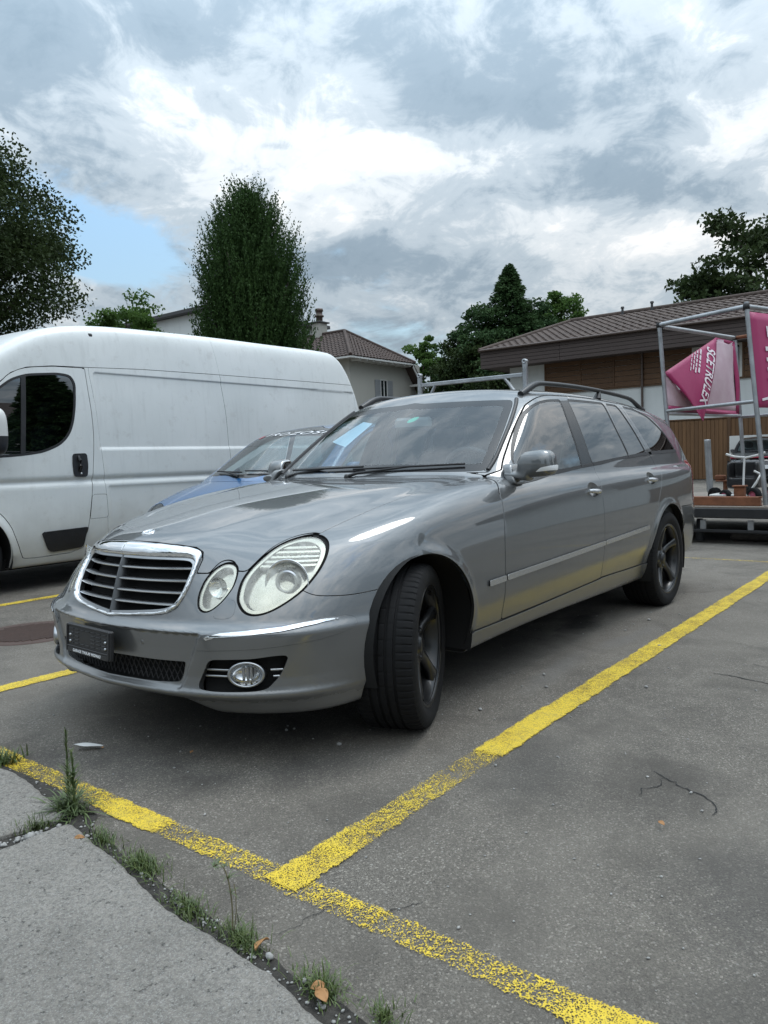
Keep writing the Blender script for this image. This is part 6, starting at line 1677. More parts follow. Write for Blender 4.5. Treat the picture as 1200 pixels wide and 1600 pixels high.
def build_workshop():
    P = _M; X = -25.8
    b = thing('workshop_building', 'long low building with brown tiled roof, wood panels and wooden garage doors', 'building', (X, -4, 0))
    def bx(name, lo, hi, mat, par=b, r=.01):
        return MB().bbox((lo[0]-X, lo[1]+4, lo[2]), (hi[0]-X, hi[1]+4, hi[2]), r).build(name, mat, par)
    V = lambda x, y, z: (x-X, y+4, z)
    y0, y1 = -12.75, 16.0
    wl = bx('wall', (X-11, y0, 0), (X-.02, y1, 4.75), P['white_render'])
    # upper wooden panels with posts
    ys = [-11.15, -9.68, -8.36, -7.27, -5.55, -3.85, -2.2, -.5, 1.2, 2.9, 4.6, 6.3, 8, 9.7]
    for i, (a, c) in enumerate(zip(ys[:-1], ys[1:])):
        if i in (4, 8):
            w = bx('window', (X-.02, a+.10, 3.56), (X+.02, c-.10, 4.62), P['window_dark']); 
            for (aa, cc, z0, z1) in ((a+.02, a+.12, 3.5, 4.68), (c-.12, c-.02, 3.5, 4.68), (a+.12, c-.12, 4.58, 4.68), (a+.12, c-.12, 3.5, 3.58), ((a+c)/2-.04, (a+c)/2+.04, 3.58, 4.58)):
                bx('window_frame', (X-.0, aa, z0), (X+.045, cc, z1), P['white_wood'], w)
            if i == 4: bx('roller_blind', (X-.0, a+.12, 3.6), (X+.03, (a+c)/2-.04, 4.58), P['white_wood'], w)
            continue
        n = 6
        for k in range(n):
            z0 = 3.50+k*(1.18/n); bx('wood_panel', (X-.02, a+.03, z0+.006), (X+.03, c-.03, z0+1.18/n-.006), P['wood_dark'], r=.006)
    for yy in ys: bx('post', (X-.02, yy-.03, 3.49), (X+.05, yy+.03, 4.70), P['wood_dark'], r=.004)
    bx('sill_board', (X-.0, ys[0]-.05, 3.45), (X+.06, ys[-1], 3.495), P['wood_dark'])
    # garage doors: upright boards
    gy = [-6.9, -4.30, -1.70, .90, 3.5, 6.1, 8.7]
    for a, c in zip(gy[:-1], gy[1:]):
        g = bx('garage_door', (X-.04, a+.06, .02), (X+.0, c-.06, 2.12), P['wood_door']); n = 18
        for k in range(n):
            w = (c-a-.12)/n; bx('board', (X-.0, a+.06+k*w+.006, .03), (X+.022, a+.06+(k+1)*w-.006, 2.11), P['wood_door'], g, .004)
        bx('door_post', (X-.04, c-.06, 0), (X+.05, c+.06, 2.14), P['wood_dark'])
        bx('door_handle', (X+.02, a+.30, 1.02), (X+.06, a+.45, 1.05), P['satin_metal'], g, .004)
    bx('lintel', (X-.02, -7.0, 2.12), (X+.05, 8.8, 2.17), P['wood_dark'])
    bx('plinth', (X-.0, y0, 0), (X+.03, -6.96, .25), P['grey_render'])
    dp = MB().tube([V(X+.09, -7.27, 4.7), V(X+.09, -7.27, .1)], .045, 8).build('downpipe', P['metal_gutter'], b)
    # roof: deep boarded fascia, then tiles
    ex, ey0, ey1 = X+.95, -13.55, 17.0; zt, zb = 5.32, 4.62; rx, ry, rz = X-4.6, -12.10, 6.98
    so = MB(); so.add([V(ex-.02, ey0+.02, zb+.03), V(ex-.02, ey1, zb+.03), V(X-12, ey1, zb+.03), V(X-12, ey0+.02, zb+.03)], [(0, 1, 2, 3)]); so.build('soffit', P['fascia_board'], b)
    n = 5
    for k in range(n):
        z0 = zb+(zt-zb)*k/n; z1 = zb+(zt-zb)*(k+1)/n-.012
        for (a, c) in ((ey0, -10.1), (-10.095, -3.2), (-3.195, 4.0), (4.005, 10.5), (10.505, ey1)): bx('fascia_board', (ex-.04, a, z0), (ex+.006*(k % 2), c-.004, z1), P['fascia_board'], r=.006)
        bx('fascia_board', (X-12, ey0-.006*(k % 2), z0), (ex-.045, ey0+.04, z1), P['fascia_board'], r=.006)
    bk = MB(); bk.box(V(X-12, ey0+.05, zb+.04), V(ex-.05, ey1, zt-.03)); bk.build('fascia_backing', P['roof_edge'], b)
    rf = bpy.data.objects.new('roof', None); COL.objects.link(rf); rf.parent = b
    tile_roof(V(ex+.05, ey0-.04, zt), V(ex+.05, ey1, zt), V(rx, ey1, rz), V(rx, ry, rz), rf, P['roof_tile'], .30, .34, name='tile_course', amp=.045)
    tile_roof(V(X-12, ey0-.04, zt), V(ex+.05, ey0-.04, zt), V(rx, ry, rz), V(rx-1.0, ry, rz), rf, P['roof_tile'], .30, .34, name='tile_course', amp=.045)
    m = MB(); m.add([V(X-12, ey0, zt), V(X-12, ey1, zt), V(rx-1, ey1, rz), V(rx-1, ry, rz)], [(0, 1, 2, 3)]); m.build('rear_slope', P['roof_tile'], rf)
    MB().tube([V(rx, ry, rz+.05), V(rx, ey1, rz+.05)], .11, 8).build('ridge_tiles', P['roof_tile'], rf)
    MB().tube([V(ex+.05, ey0-.03, zt+.04), V(rx, ry, rz+.05)], .09, 8).build('hip_tiles', P['roof_tile'], rf)
    MB().tube([V(ex+.09, ey0, zt+.02), V(ex+.09, ey1, zt+.02)], .05, 8).build('gutter', P['metal_gutter'], b)
    for (yy, hh) in ((-9.6, .22), (-8.35, .26)):
        q = .75; MB().tube([V(rx+.35, yy, rz-.10), V(rx+.35, yy, rz+hh)], [.06, .05], 8).build('vent_pipe', P['roof_edge'], rf); MB().tube([V(rx+.35, yy, rz+hh-.02), V(rx+.35, yy, rz+hh+.05)], [.085, .07], 8).build('vent_cap', P['roof_edge'], rf)
    return b
build_workshop()

def build_house():
    P = _M; x0, x1, yw = -30.0, -35.1, -24.9; ze, zr = 6.95, 8.72; xr, yr = -32.5, -27.3
    b = thing('cream_house', 'cream house with brown hipped roof, chimney and grey shutters behind the white van', 'house', (-32.5, -30, 0))
    V = lambda x, y, z: (x+32.5, y+30, z)
    def bx(name, lo, hi, mat, par=b, r=.01): return MB().bbox(V(*lo), V(*hi), r).build(name, mat, par)
    wall = bx('wall', (x1-1.6, -44, 0), (x0, yw, ze-.15), P['cream_render'])
    def ov(): return None
    e = .75
    A = (x0+e, yw+e, ze-.22); B = (x1-e*.2, yw+e, ze-.22); Pk = (xr, yr, zr); L = (x0+e, -45, ze-.22); Pl = (xr, -44, zr)
    rf = bpy.data.objects.new('roof', None); COL.objects.link(rf); rf.parent = b
    tile_roof(V(*A), V(*B), V(*Pk), V(*Pk), rf, P['house_tile'], .28, .32, name='tile_course', amp=.05)
    tile_roof(V(*L), V(*A), V(*Pk), V(*Pl), rf, P['house_tile'], .28, .32, name='tile_course', amp=.05)
    m = MB(); m.add([V(*B), V(x1-e*.2, -45, ze-.2), V(*Pl), V(*Pk)], [(0, 1, 2, 3)]); m.build('rear_slope', P['house_tile'], rf)
    MB().tube([V(A[0], A[1], A[2]+.05), V(Pk[0], Pk[1], Pk[2]+.06)], .10, 8).build('hip_tiles', P['house_tile'], rf)
    MB().tube([V(B[0], B[1], B[2]+.05), V(Pk[0], Pk[1], Pk[2]+.06)], .10, 8).build('hip_tiles', P['house_tile'], rf)
    MB().tube([V(Pk[0], Pk[1], Pk[2]+.06), V(Pl[0], Pl[1], Pl[2]+.06)], .10, 8).build('ridge_tiles', P['house_tile'], rf)
    s = MB(); s.add([V(x0+e, -45, ze-.26), V(*A[:2], ze-.26), V(B[0], B[1], ze-.26), V(B[0], -45, ze-.26)], [(0, 1, 2, 3)]); s.build('soffit', P['white_wood'], b)
    bx('eaves_board', (x1, yw+e-.04, ze-.34), (x0+e, yw+e, ze-.24), P['white_wood']); bx('eaves_board', (x0+e-.04, -45, ze-.34), (x0+e, yw+e-.05, ze-.24), P['white_wood'])
    for k in range(9): 
        x = x0-.2-k*.58; bx('rafter_end', (x-.06, yw, ze-.42), (x+.06, yw+e-.08, ze-.27), P['white_wood'])
    # side roof falling to the right, with white verge and strut
    q0 = (x1+.1, ze-.25); q1 = (x1-1.75, ze-2.55)
    sl = MB()
    for k in range(7):
        a = k/7; c = (k+1)/7; xa, za = q0[0]+(q1[0]-q0[0])*a, q0[1]+(q1[1]-q0[1])*a; xc, zc = q0[0]+(q1[0]-q0[0])*c, q0[1]+(q1[1]-q0[1])*c
        o = MB(); o.add([V(xa, yw+e, za+.10), V(xa, -40, za+.10), V(xc, -40, zc+.06), V(xc, yw+e, zc+.06), V(xc, yw+e, zc), V(xa, yw+e, za)], [(0, 1, 2, 3), (0, 3, 4, 5)]); o.build('tile_course', P['house_tile'], rf)
    m = MB(); m.add([V(q0[0], yw+e-.02, q0[1]), V(q1[0], yw+e-.02, q1[1]), V(q1[0], yw+e-.02, q1[1]-.18), V(q0[0], yw+e-.02, q0[1]-.18), V(q0[0], yw+e-.08, q0[1]-.18), V(q1[0], yw+e-.08, q1[1]-.18)], [(0, 1, 2, 3), (3, 2, 5, 4)]); m.build('verge_board', P['white_wood'], b)
    MB().box(V(q0[0]-.75, yw, ze-1.52), V(q0[0]-.62, yw+e-.05, ze-1.38)).build('strut', P['white_wood'], b)
    # window with shutters
    wx0, wx1, wz0, wz1 = -32.75, -33.30, 4.50, 5.66
    w = bx('window', (wx1, yw-.05, wz0), (wx0, yw+.02, wz1), P['window_dark'])
    for (a, c, z0, z1) in ((wx1-.05, wx1, wz0-.05, wz1+.05), (wx0, wx0+.05, wz0-.05, wz1+.05), (wx1, wx0, wz1, wz1+.05), (wx1-.08, wx0+.08, wz0-.10, wz0-.04), ((wx0+wx1)/2-.03, (wx0+wx1)/2+.03, wz0, wz1)): bx('window_frame', (a, yw, z0), (c, yw+.05, z1), P['white_wood'], w)
    for a in (wx0+.06, wx1-.06-.50):
        sh = bx('shutter', (a, yw+.01, wz0-.02), (a+.50, yw+.05, wz1+.02), P['shutter_grey'])
        for k in range(12): bx('slat', (a+.04, yw+.05, wz0+.04+k*.093), (a+.46, yw+.065, wz0+.09+k*.093), P['shutter_grey'], sh, .003)
    # chimney
    ch = bx('chimney', (-32.9, -29.6, 8.4), (-32.2, -29.0, 9.45), P['cream_render'])
    bx('chimney_cap', (-33.02, -29.72, 9.45), (-32.08, -28.88, 9.53), P['roof_edge'], ch)
    mx = Matrix.Translation(V(-32.55, -29.3, 9.53))
    MB().lathe([(.20, 0), (.20, .30), (.28, .32), (.28, .40), (.20, .44), (.20, .62), (.26, .66), (.24, .80), (0, .84)], 20, mx).build('chimney_cowl', P['metal_gutter'], ch)
    return b
build_house()

def build_flat():
    P = _M
    b = thing('flat_roofed_building', 'white flat roofed building just showing behind the columnar tree', 'building', (-33, -39.6, 0))
    MB().bbox((-5, -5.2, 0), (5, 5.2, 10.35), .02).build('wall', P['white_render'], b); MB().bbox((-5.5, -5.9, 10.35), (5.5, 5.9, 10.58), .02).build('roof', P['roof_edge'], b)
    for k in range(4): 
        w = MB().bbox((5.0, -4.6+k*2.5, 7.4), (5.05, -3.3+k*2.5, 8.7), .01).build('window', P['window_dark'], b)
    return b
build_flat()

def build_white_board():
    b = thing('white_board', 'white board with a thin red stripe leaning by the garage doors', 'board', (-25.3, -3.62, 0), 0)
    MB().bbox((-.03, -.55, .02), (.03, .75, 1.50), .006).build('panel', _M['white_plastic'], b); MB().bbox((.031, -.50, .74), (.036, .74, .86), .002).build('stripe', _M['red_paint'], b)
build_white_board()

def houses_opposite():
    """the far side of the yard: seen in the car's doors and windows"""
    P = _M
    b = thing('opposite_house', 'pale house on the far side of the yard, reflected in the car doors', 'house', (-13, 22, 0))
    MB().bbox((-9, 0, 0), (7, 9, 5.6), .02).build('wall', P['cream_render'], b)
    for x in (-7.5, -4.5, -1.5, 1.5, 4.5):
        for z in (1.0, 3.7):
            w = MB().bbox((x, -.03, z), (x+1.2, .02, z+1.3), .01).build('window', P['window_dark'], b)
            MB().bbox((x-.62, -.05, z-.02), (x-.04, -.01, z+1.32), .005).build('shutter', P['shutter_grey'], w); MB().bbox((x+1.24, -.05, z-.02), (x+1.82, -.01, z+1.32), .005).build('shutter', P['shutter_grey'], w)
    m = MB(); m.add([(-9.6, -.7, 5.5), (7.6, -.7, 5.5), (7.6, 4.5, 8.3), (-9.6, 4.5, 8.3), (-9.6, 9.7, 5.5), (7.6, 9.7, 5.5)], [(0, 1, 2, 3), (3, 2, 5, 4)]); m.build('roof', P['house_tile'], b)
    m = MB(); m.add([(-9, 0, 5.5), (-9, 9, 5.5), (-9, 4.5, 8.1)], [(0, 1, 2)]); m.add([(7, 0, 5.5), (7, 9, 5.5), (7, 4.5, 8.1)], [(0, 2, 1)]); m.build('gable', P['cream_render'], b)
houses_opposite()
# ------------------------------------------------------------------ flatbed trailer, banners and what lies on it
def yard_materials():
    t = NT('rust'); p = t.pos(); n = t.noise(p, 9, 7, .65); f = t.noise(p, 60, 4)
    t.set(Base_Color=t.mix(t.ramp(n, [(.3, 0.0), (.7, 1.0)]), (.12, .045, .022), (.24, .095, .045)), Roughness=.85, Normal=t.bump(f, .002))
    t = NT('deck_wood'); p = t.pos((1, 12, 1)); n = t.noise(p, 4, 6, .65); t.set(Base_Color=t.mix(n, (.13, .11, .09), (.25, .22, .19)), Roughness=.85)
    simple('dark_steel', (.022, .022, .023), .6, .3, var=.3); simple('seat_black', (.014, .014, .015), .4, var=.2); simple('pink_rim', (.55, .14, .22), .5)
    t = NT('banner_pink'); p = t.coord('Object'); n = t.noise(p, 5, 5)
    t.set(Base_Color=t.mix(n, (.29, .024, .095), (.37, .034, .130)), Roughness=.5)
    t = NT('banner_back'); p = t.pos(); n = t.noise(p, 4, 6, .6); t.set(Base_Color=t.mix(t.ramp(n, [(.3, 0.0), (.7, 1.0)]), (.50, .36, .41), (.60, .48, .52)), Roughness=.6)
    simple('banner_white', (.72, .66, .69), .55)
    simple('log_bark', (.045, .038, .032), .9, var=.4, vscale=14, bump=.01, bscale=30)
yard_materials()
TA, TB, TC = (np.array(q) for q in ((-7.12, -.55, 2.60), (-9.07, -.15, 2.60), (-6.65, .542, 2.60)))
TA0, TB0, TC0 = (np.array(q) for q in ((-7.16, -.40, .44), (-9.07, -.01, .44), (-6.63, .745, .44)))
TD, TD0 = np.array((-8.60, 1.25, 2.60)), np.array((-8.60, 1.30, .44))
def build_trailer():
    P = _M
    t = thing('flatbed_trailer', 'flatbed trailer with a galvanised tube frame behind the silver car', 'trailer', (-8, .5, 0))
    o = np.array((-8, .5, 0)); L = lambda q: tuple(np.asarray(q, float)-o)
    deck = MB().bbox(L((-9.6, -.95, .36)), L((-6.58, 2.1, .40)), .006).build('deck', P['dark_steel'], t)
    for k in range(14):
        x = -9.58+k*.2145; MB().bbox(L((x, -.94, .402)), L((x+.207, 2.09, .425)), .004).build('plank', P['deck_wood'], deck)
    MB().bbox(L((-6.60, -.98, .295)), L((-6.545, 2.14, .405)), .008).build('edge_rail', P['dark_steel'], t); MB().bbox(L((-9.65, -.98, .295)), L((-9.60, 2.14, .41)), .008).build('edge_rail', P['dark_steel'], t)
    MB().bbox(L((-6.62, -.98, .130)), L((-6.57, 2.14, .165)), .006).build('under_bar', P['dark_steel'], t)
    for (x, y) in ((-6.60, .10), (-6.6, .60), (-6.6, 1.9)): MB().bbox(L((x-.02, y-.03, .165)), L((x+.02, y+.03, .272)), .004).build('bracket', P['galvanised'], t)
    for y in (.02, 1.9): MB().tube([L((-6.75, y, .27)), L((-6.75, y, .02))], [.035, .05], 8).build('support_leg', P['dark_steel'], t)
    for y in (-.80, 1.95):
        for x in (-8.0, -8.7): simple_wheel(t, x+8, y-.5, .17, .14, y < 0, P['satin_metal'])
    tb = lambda a, b, r=.026, nm='frame_tube': MB().tube([L(a), L(b)], r, 10).build(nm, P['galvanised'], t)
    tb(TA0, TA); tb(TB0, TB); tb(TC0, TC+np.array((0, 0, .05))); tb(TD0, TD)
    tb(TA, TC, .028); tb(TA+np.array((-.03, .03, -.02)), TB+np.array((0, 0, -.0)), .026); tb(TC, TD, .026)
    MB().tube([L(TB), L(TD)], .024, 10).build('rusty_tube', P['rust'], t)
    f = lambda a, a0, z: a0+(a-a0)*((z-a0[2])/(a[2]-a0[2]))
    tb(f(TA, TA0, 1.55), f(TC, TC0, 1.57), .022); tb(f(TA, TA0, 1.52), f(TB, TB0, 1.52), .022); tb(f(TB, TB0, 1.50), f(TD, TD0, 1.52), .020); tb(f(TC, TC0, 1.52), f(TD, TD0, 1.54), .020)
    for q in (TA, TC, TB): MB().lathe([(0, .035), (.034, .03), (.036, -.03), (.0, -.035)], 12, Matrix.Translation(L(q))).build('tube_joint', P['dark_steel'], t)
    return t
build_trailer()

def build_banners():
    P = _M
    f = lambda a, a0, z: a0+(a-a0)*((z-a0[2])/(a[2]-a0[2]))
    # slack banner tied between the two left posts, its top corner folded forward
    b = thing('slack_banner', 'pink banner with its corner folded over, tied in the trailer frame', 'banner', (-8.1, -.3, 0)); o = np.array((-8.1, -.3, 0))
    Lb, Lt = f(TA, TA0, 1.60), f(TA, TA0, 2.02); Rb, Rt = f(TB, TB0, 1.56), f(TB, TB0, 2.545)
    n = np.cross(Rb-Lb, (0, 0, 1.)); n /= np.linalg.norm(n)
    if n[1] < 0: n = -n
    def sheet(pts, name, mat, nx=14, ny=12, bulge=.05, off=0.0, par=b):
        a, c, d, e = (np.asarray(q, float) for q in pts); rows = []
        for j in range(ny+1):
            v = j/ny; row = []
            for i in range(nx+1):
                u = i/nx; q = (a*(1-u)+c*u)*(1-v)+(e*(1-u)+d*u)*v
                q = q+n*(off+bulge*math.sin(math.pi*u)*math.sin(math.pi*v)+.012*math.sin(9*u+5*v)*math.sin(math.pi*v)); row.append(tuple(q-o))
            rows.append(row)
        ob = MB().strip(rows).build(name, mat, par); md = ob.modifiers.new('thickness', 'SOLIDIFY'); md.thickness = .002; return ob
    # pale reverse side, with pink margins
    k = lambda a, c, s: np.asarray(a)*(1-s)+np.asarray(c)*s
    fold_top = k(Lt, Rt, .70)*np.array((1, 1, 0))+np.array((0, 0, 2.56))
    sheet((k(Lb, Rb, .015), k(Lb, Rb, .98), k(Rt, fold_top, .03)-np.array((0, 0, .0)), fold_top), 'back_cloth', P['banner_back'], bulge=.04)
    sheet((Lb, k(Lb, Rb, .4), k(Lt, fold_top, .02), Lt), 'back_cloth', P['banner_back'], bulge=.03)
    sheet((k(Rb, Lb, .06), Rb, Rt, k(Rt, Lt, .05)), 'side_margin', P['banner_pink'], 3, 8, .03, .006)
    sheet((Lb-np.array((0, 0, .05)), Rb-np.array((0, 0, .07)), Rb+np.array((0, 0, .02)), Lb+np.array((0, 0, .02))), 'lower_margin', P['banner_pink'], 14, 2, .04, .004)
    sheet((k(fold_top, Rt, -.02)-np.array((0, 0, .055)), Rt-np.array((0, 0, .055)), Rt, k(fold_top, Rt, -.02)), 'upper_margin', P['banner_pink'], 6, 2, .0, .006)
    # folded flap: printed side towards the yard
    tip = k(Lb, Rb, .33)+np.array((0, 0, -.16))+n*.14
    A_, B_, C_ = Lt+n*.015, fold_top+n*.015, tip
    rows = []; N = 14
    for j in range(N+1):
        v = j/N; row = []
        for i in range(N+1):
            u = i/N; q = A_*(1-u)+B_*u; q = q*(1-v)+C_*v; q = q+n*(.05*math.sin(math.pi*v)*(.5+.5*u)+.01*math.sin(8*u+4*v)*math.sin(math.pi*v)); row.append(tuple(q-o))
        rows.append(row)
    fl = MB().strip(rows).build('folded_flap', P['banner_pink'], b); fl.modifiers.new('thickness', 'SOLIDIFY').thickness = .002
    # lettering runs down along the fold edge
    def on_flap(u, v):
        q = A_*(1-u)+B_*u; q = q*(1-v)+C_*v; return q+n*(.05*math.sin(math.pi*v)*(.5+.5*u)+.010+.01*math.sin(8*u+4*v)*math.sin(math.pi*v))
    def lay(s, size, p0, dir_, up_, par, sq=1.0, bend=None):
        tx = text_obj(s, size, Matrix.Identity(4), P['banner_white'], par, 'lettering', ext=0.0, offset=.004*size/.16); me = tx.data; m_ = len(me.vertices)
        for v in me.vertices:
            x, y = v.co.x*sq, v.co.y; q = p0+dir_*x+up_*y; v.co = Vector(bend(q) if bend else q)
        me.update(); return tx
    e1 = C_-B_; e1 /= np.linalg.norm(e1); e2 = (A_-B_)-e1*np.dot(A_-B_, e1); e2 /= np.linalg.norm(e2)
    fn = np.cross(e1, e2); fn = fn if fn[1] > 0 else -fn
    def bend(q):
        # put the point on the bulged flap
        d = q-B_; M_ = np.stack([A_-B_, C_-B_], 1); ab = np.linalg.lstsq(M_, d, rcond=None)[0]; v = min(max(ab[1], 0), .999); u = 1-ab[0]/max(1-v, .02)
        return tuple(on_flap(min(max(u, 0), 1), v)-o)
    Lf = np.linalg.norm(C_-B_)
    lay('SCETRULEX', .205, B_+e1*Lf*.53+e2*.115, e1, -e2, fl, .82, bend)
    # smaller lines of print, too fine to read
    for (off_, a_, b_, h_) in ((.275, .30, .54, .030), (.335, .34, .56, .024), (.385, .38, .58, .020), (.435, .42, .60, .016)):
        r_ = np.random.default_rng(int(off_*1000)); x_ = a_*Lf
        while x_ < b_*Lf:
            w_ = r_.uniform(.035, .085); P4 = [B_+e1*(x_+dx)+e2*(off_+dy) for dx, dy in ((0, 0), (w_, 0), (w_, h_), (0, h_))]
            MB().add([bend(q) for q in P4], [(0, 1, 2, 3)]).build('print_line', P['banner_white'], fl); x_ += w_+.018
    # taut banner on the right side of the frame
    b2 = thing('taut_banner', 'taut pink banner with white lettering on the right side of the trailer frame', 'banner', (-7.6, .9, 0)); o2 = np.array((-7.6, .9, 0))
    p0, p1, p2, p3 = f(TC, TC0, 1.50), f(TD, TD0, 1.50), f(TD, TD0, 2.54), f(TC, TC0, 2.54)
    nn = np.cross(p1-p0, (0, 0, 1.)); nn /= np.linalg.norm(nn); nn = -nn if nn[1] < 0 else nn
    cen = lambda u, v, off=0.0: (p0*(1-u)+p1*u)*(1-v)+(p3*(1-u)+p2*u)*v+nn*(off+.03*math.sin(math.pi*u)*math.sin(math.pi*v)+.03)
    rows = [[tuple(cen(i/16, j/12)-o2) for i in range(17)] for j in range(13)]
    bb = MB().strip(rows).build('cloth', P['banner_pink'], b2); bb.modifiers.new('thickness', 'SOLIDIFY').thickness = .002
    W = np.linalg.norm(p1-p0)
    def lay2(s, size, u, v, al=1.0):
        # read from the yard side: letters run from the near post to the right
        tx = text_obj(s, size, Matrix.Identity(4), P['banner_white'], bb, 'lettering', ext=0.0, offset=.003)
        for q in tx.data.vertices:
            uu = u+q.co.x*al/W; vv = v+q.co.y/1.04; q.co = Vector(tuple(cen(min(max(uu, 0), 1), min(max(vv, 0), 1), .012)-o2))
        tx.data.update(); return tx
    lay2('MASCETRULEX', .17, .40, .80)
    for (v_, h_, a_, b_) in ((.60, .045, .10, .62), (.49, .040, .10, .70), (.39, .036, .10, .56), (.29, .034, .10, .66)):
        r_ = np.random.default_rng(int(v_*1000)); x_ = a_
        while x_ < b_:
            w_ = r_.uniform(.03, .07); MB().add([tuple(cen(x_+du, v_+dv, .012)-o2) for du, dv in ((0, 0), (w_, 0), (w_, h_), (0, h_))], [(0, 1, 2, 3)]).build('print_line', P['banner_white'], bb); x_ += w_+.014
    rows = [[tuple(cen(.03+.5*i/14, .07+.05*math.sin(i/14*3.0)+w*(.5+.5*i/14), .012)-o2) for i in range(15)] for w in (.0, .05)]
    MB().strip(rows).build('swoosh', P['banner_white'], bb)
build_banners()

def build_load():
    P = _M
    t = thing('rusty_beam', 'rusty steel beam lying along the front edge of the trailer deck', 'beam', (-6.75, .10, .425))
    m = MB(); L = 1.15
    m.bbox((-.06, -L/2, 0), (.06, L/2, .012), .002); m.bbox((-.06, -L/2, .088), (.06, L/2, .10), .002); m.bbox((-.006, -L/2, .012), (.006, L/2, .088), .001)
    m.build('web', P['rust'], t); MB().bbox((.0, L/2-.02, -.0), (.06, L/2+.0, .1), .002).build('end_plate', P['rust'], t)
    MB().bbox((.055, -L/2, .004), (.062, L/2, .096), .001).build('flange', P['rust'], t)
    t = thing('rusty_post', 'short rusty steel post standing on the trailer deck beside the kart', 'post', (-6.98, .40, .425))
    MB().bbox((-.05, -.055, 0), (.05, .055, .20), .004).build('column', P['rust'], t); MB().bbox((-.065, -.07, .20), (.065, .07, .218), .003).build('cap_plate', P['rust'], t)
    t = thing('rusty_stand', 'rusty bench vice on a post at the back of the trailer deck', 'vice', (-7.6, .09, .425))
    MB().tube([(0, 0, 0), (0, 0, .24)], .028, 10).build('column', P['rust'], t); MB().bbox((-.07, -.10, .24), (.07, .10, .258), .004).build('head_plate', P['rust'], t)
    MB().bbox((-.04, -.12, .258), (.04, .0, .32), .012).build('fixed_jaw', P['rust'], t); MB().bbox((-.035, .02, .262), (.035, .085, .345), .016).build('moving_jaw', P['rust'], t)
    MB().tube([(0, .08, .29), (0, .17, .285)], .012, 8).build('screw', P['rust'], t); MB().tube([(0, .165, .24), (.0, .17, .33)], .008, 6).build('tommy_bar', P['rust'], t)
    MB().bbox((-.10, -.10, 0), (.10, .10, .02), .004).build('foot_plate', P['rust'], t)
    t = thing('grey_pole', 'grey steel pole standing upright behind the trailer', 'pole', (-10.6, -.87, 0))
    MB().tube([(0, 0, 0), (.0, -.06, 1.22)], .052, 12).build('tube', P['galvanised'], t); MB().bbox((-.15, -.15, 0), (.15, .15, .03), .006).build('foot_plate', P['galvanised'], t)
    MB().lathe([(0, .01), (.05, .006), (.054, -.02)], 12, Matrix.Translation((0, -.06, 1.22))).build('pole_cap', P['galvanised'], t)
    # kart with black seat, white bars and pink wheels
    k = thing('toy_kart', 'small kart with black seat, white handlebar and pink wheels on the trailer', 'kart', (-7.72, .36, .425)); k.scale = (.8, .8, .8)
    def wheel(x, y, r, w, mat):
        q = bpy.data.objects.new('wheel', None); COL.objects.link(q); q.parent = k; q.location = (x, y, r); q.rotation_euler = (0, 0, math.radians(-30))
        Rx = Matrix.Rotation(math.pi/2, 4, 'Y'); h = w/2
        a = MB().lathe([(r*.55, -h), (r*.9, -h), (r, -h*.6), (r, h*.6), (r*.9, h), (r*.55, h)], 24, Rx).build('tyre', P['rubber'], q); fix_normals(a.data)
        a = MB().lathe([(0, h*.7), (r*.2, h*.75), (r*.5, h*.55), (r*.58, h*.98), (r*.58, -h*.98), (r*.5, -h*.55), (0, -h*.6)], 24, Rx).build('rim', mat, q); fix_normals(a.data)
    wheel(.75, .20, .115, .085, P['pink_rim']); wheel(.20, -.48, .105, .10, P['dark_steel']); wheel(.15, .32, .115, .085, P['pink_rim']); wheel(.70, -.20, .10, .08, P['pink_rim'])
    MB().bbox((.05, -.42, .10), (.75, .26, .13), .01).build('frame', P['white_plastic'], k)
    def sf(x, y, z):
        u = x-.32; v = np.abs(y+.02); sh = smax(smax(np.abs(u)-.19, v-.22, .08), np.abs(z-.40)-.20, .08); cut = smax(smax(np.abs(u-.06)-.17, v-.17, .06), -(z-.36), .05)
        return smax(sh, -cut, .03)
    m3_obj('seat', iso(sf, (.05, -.3, .12), (.6, .3, .68), .018), P['seat_black'], k)
    MB().bbox((.16, -.05, .13), (.44, .06, .24), .01).build('seat_mount', P['dark_steel'], k)
    MB().tube([(.60, .02, .13), (.56, .02, .45), (.52, .02, .66)], .016, 8).build('steering_column', P['white_plastic'], k)
    MB().tube([(.50, -.24, .72), (.52, -.12, .68), (.52, .04, .66), (.52, .18, .69), (.50, .30, .73)], .018, 8).build('handlebar', P['white_plastic'], k)
    MB().tube([(.66, .10, .13), (.70, .22, .30), (.62, .26, .42), (.54, .16, .46)], .018, 8).build('side_bar', P['white_plastic'], k)
    MB().tube([(.30, -.20, .20), (.30, -.26, .62)], .014, 8).build('lever', P['dark_steel'], k)
    MB().tube([(.10, -.58, .10), (.15, .36, .10)], .014, 8).build('axle', P['galvanised'], k)
    # lumps under the trailer
    t = thing('wood_log', 'dark rough log lying on the asphalt under the trailer', 'log', (-6.95, .62, 0))
    MB().tube([(.02, -.30, .06), (.0, -.1, .075), (-.02, .3, .08), (0, .9, .10)], [.05, .07, .075, .08], 10).build('trunk', P['log_bark'], t)
    MB().tube([(-.05, .1, .10), (-.18, .5, .16), (-.2, .9, .18)], [.05, .055, .05], 9).build('limb', P['log_bark'], t)
build_load()

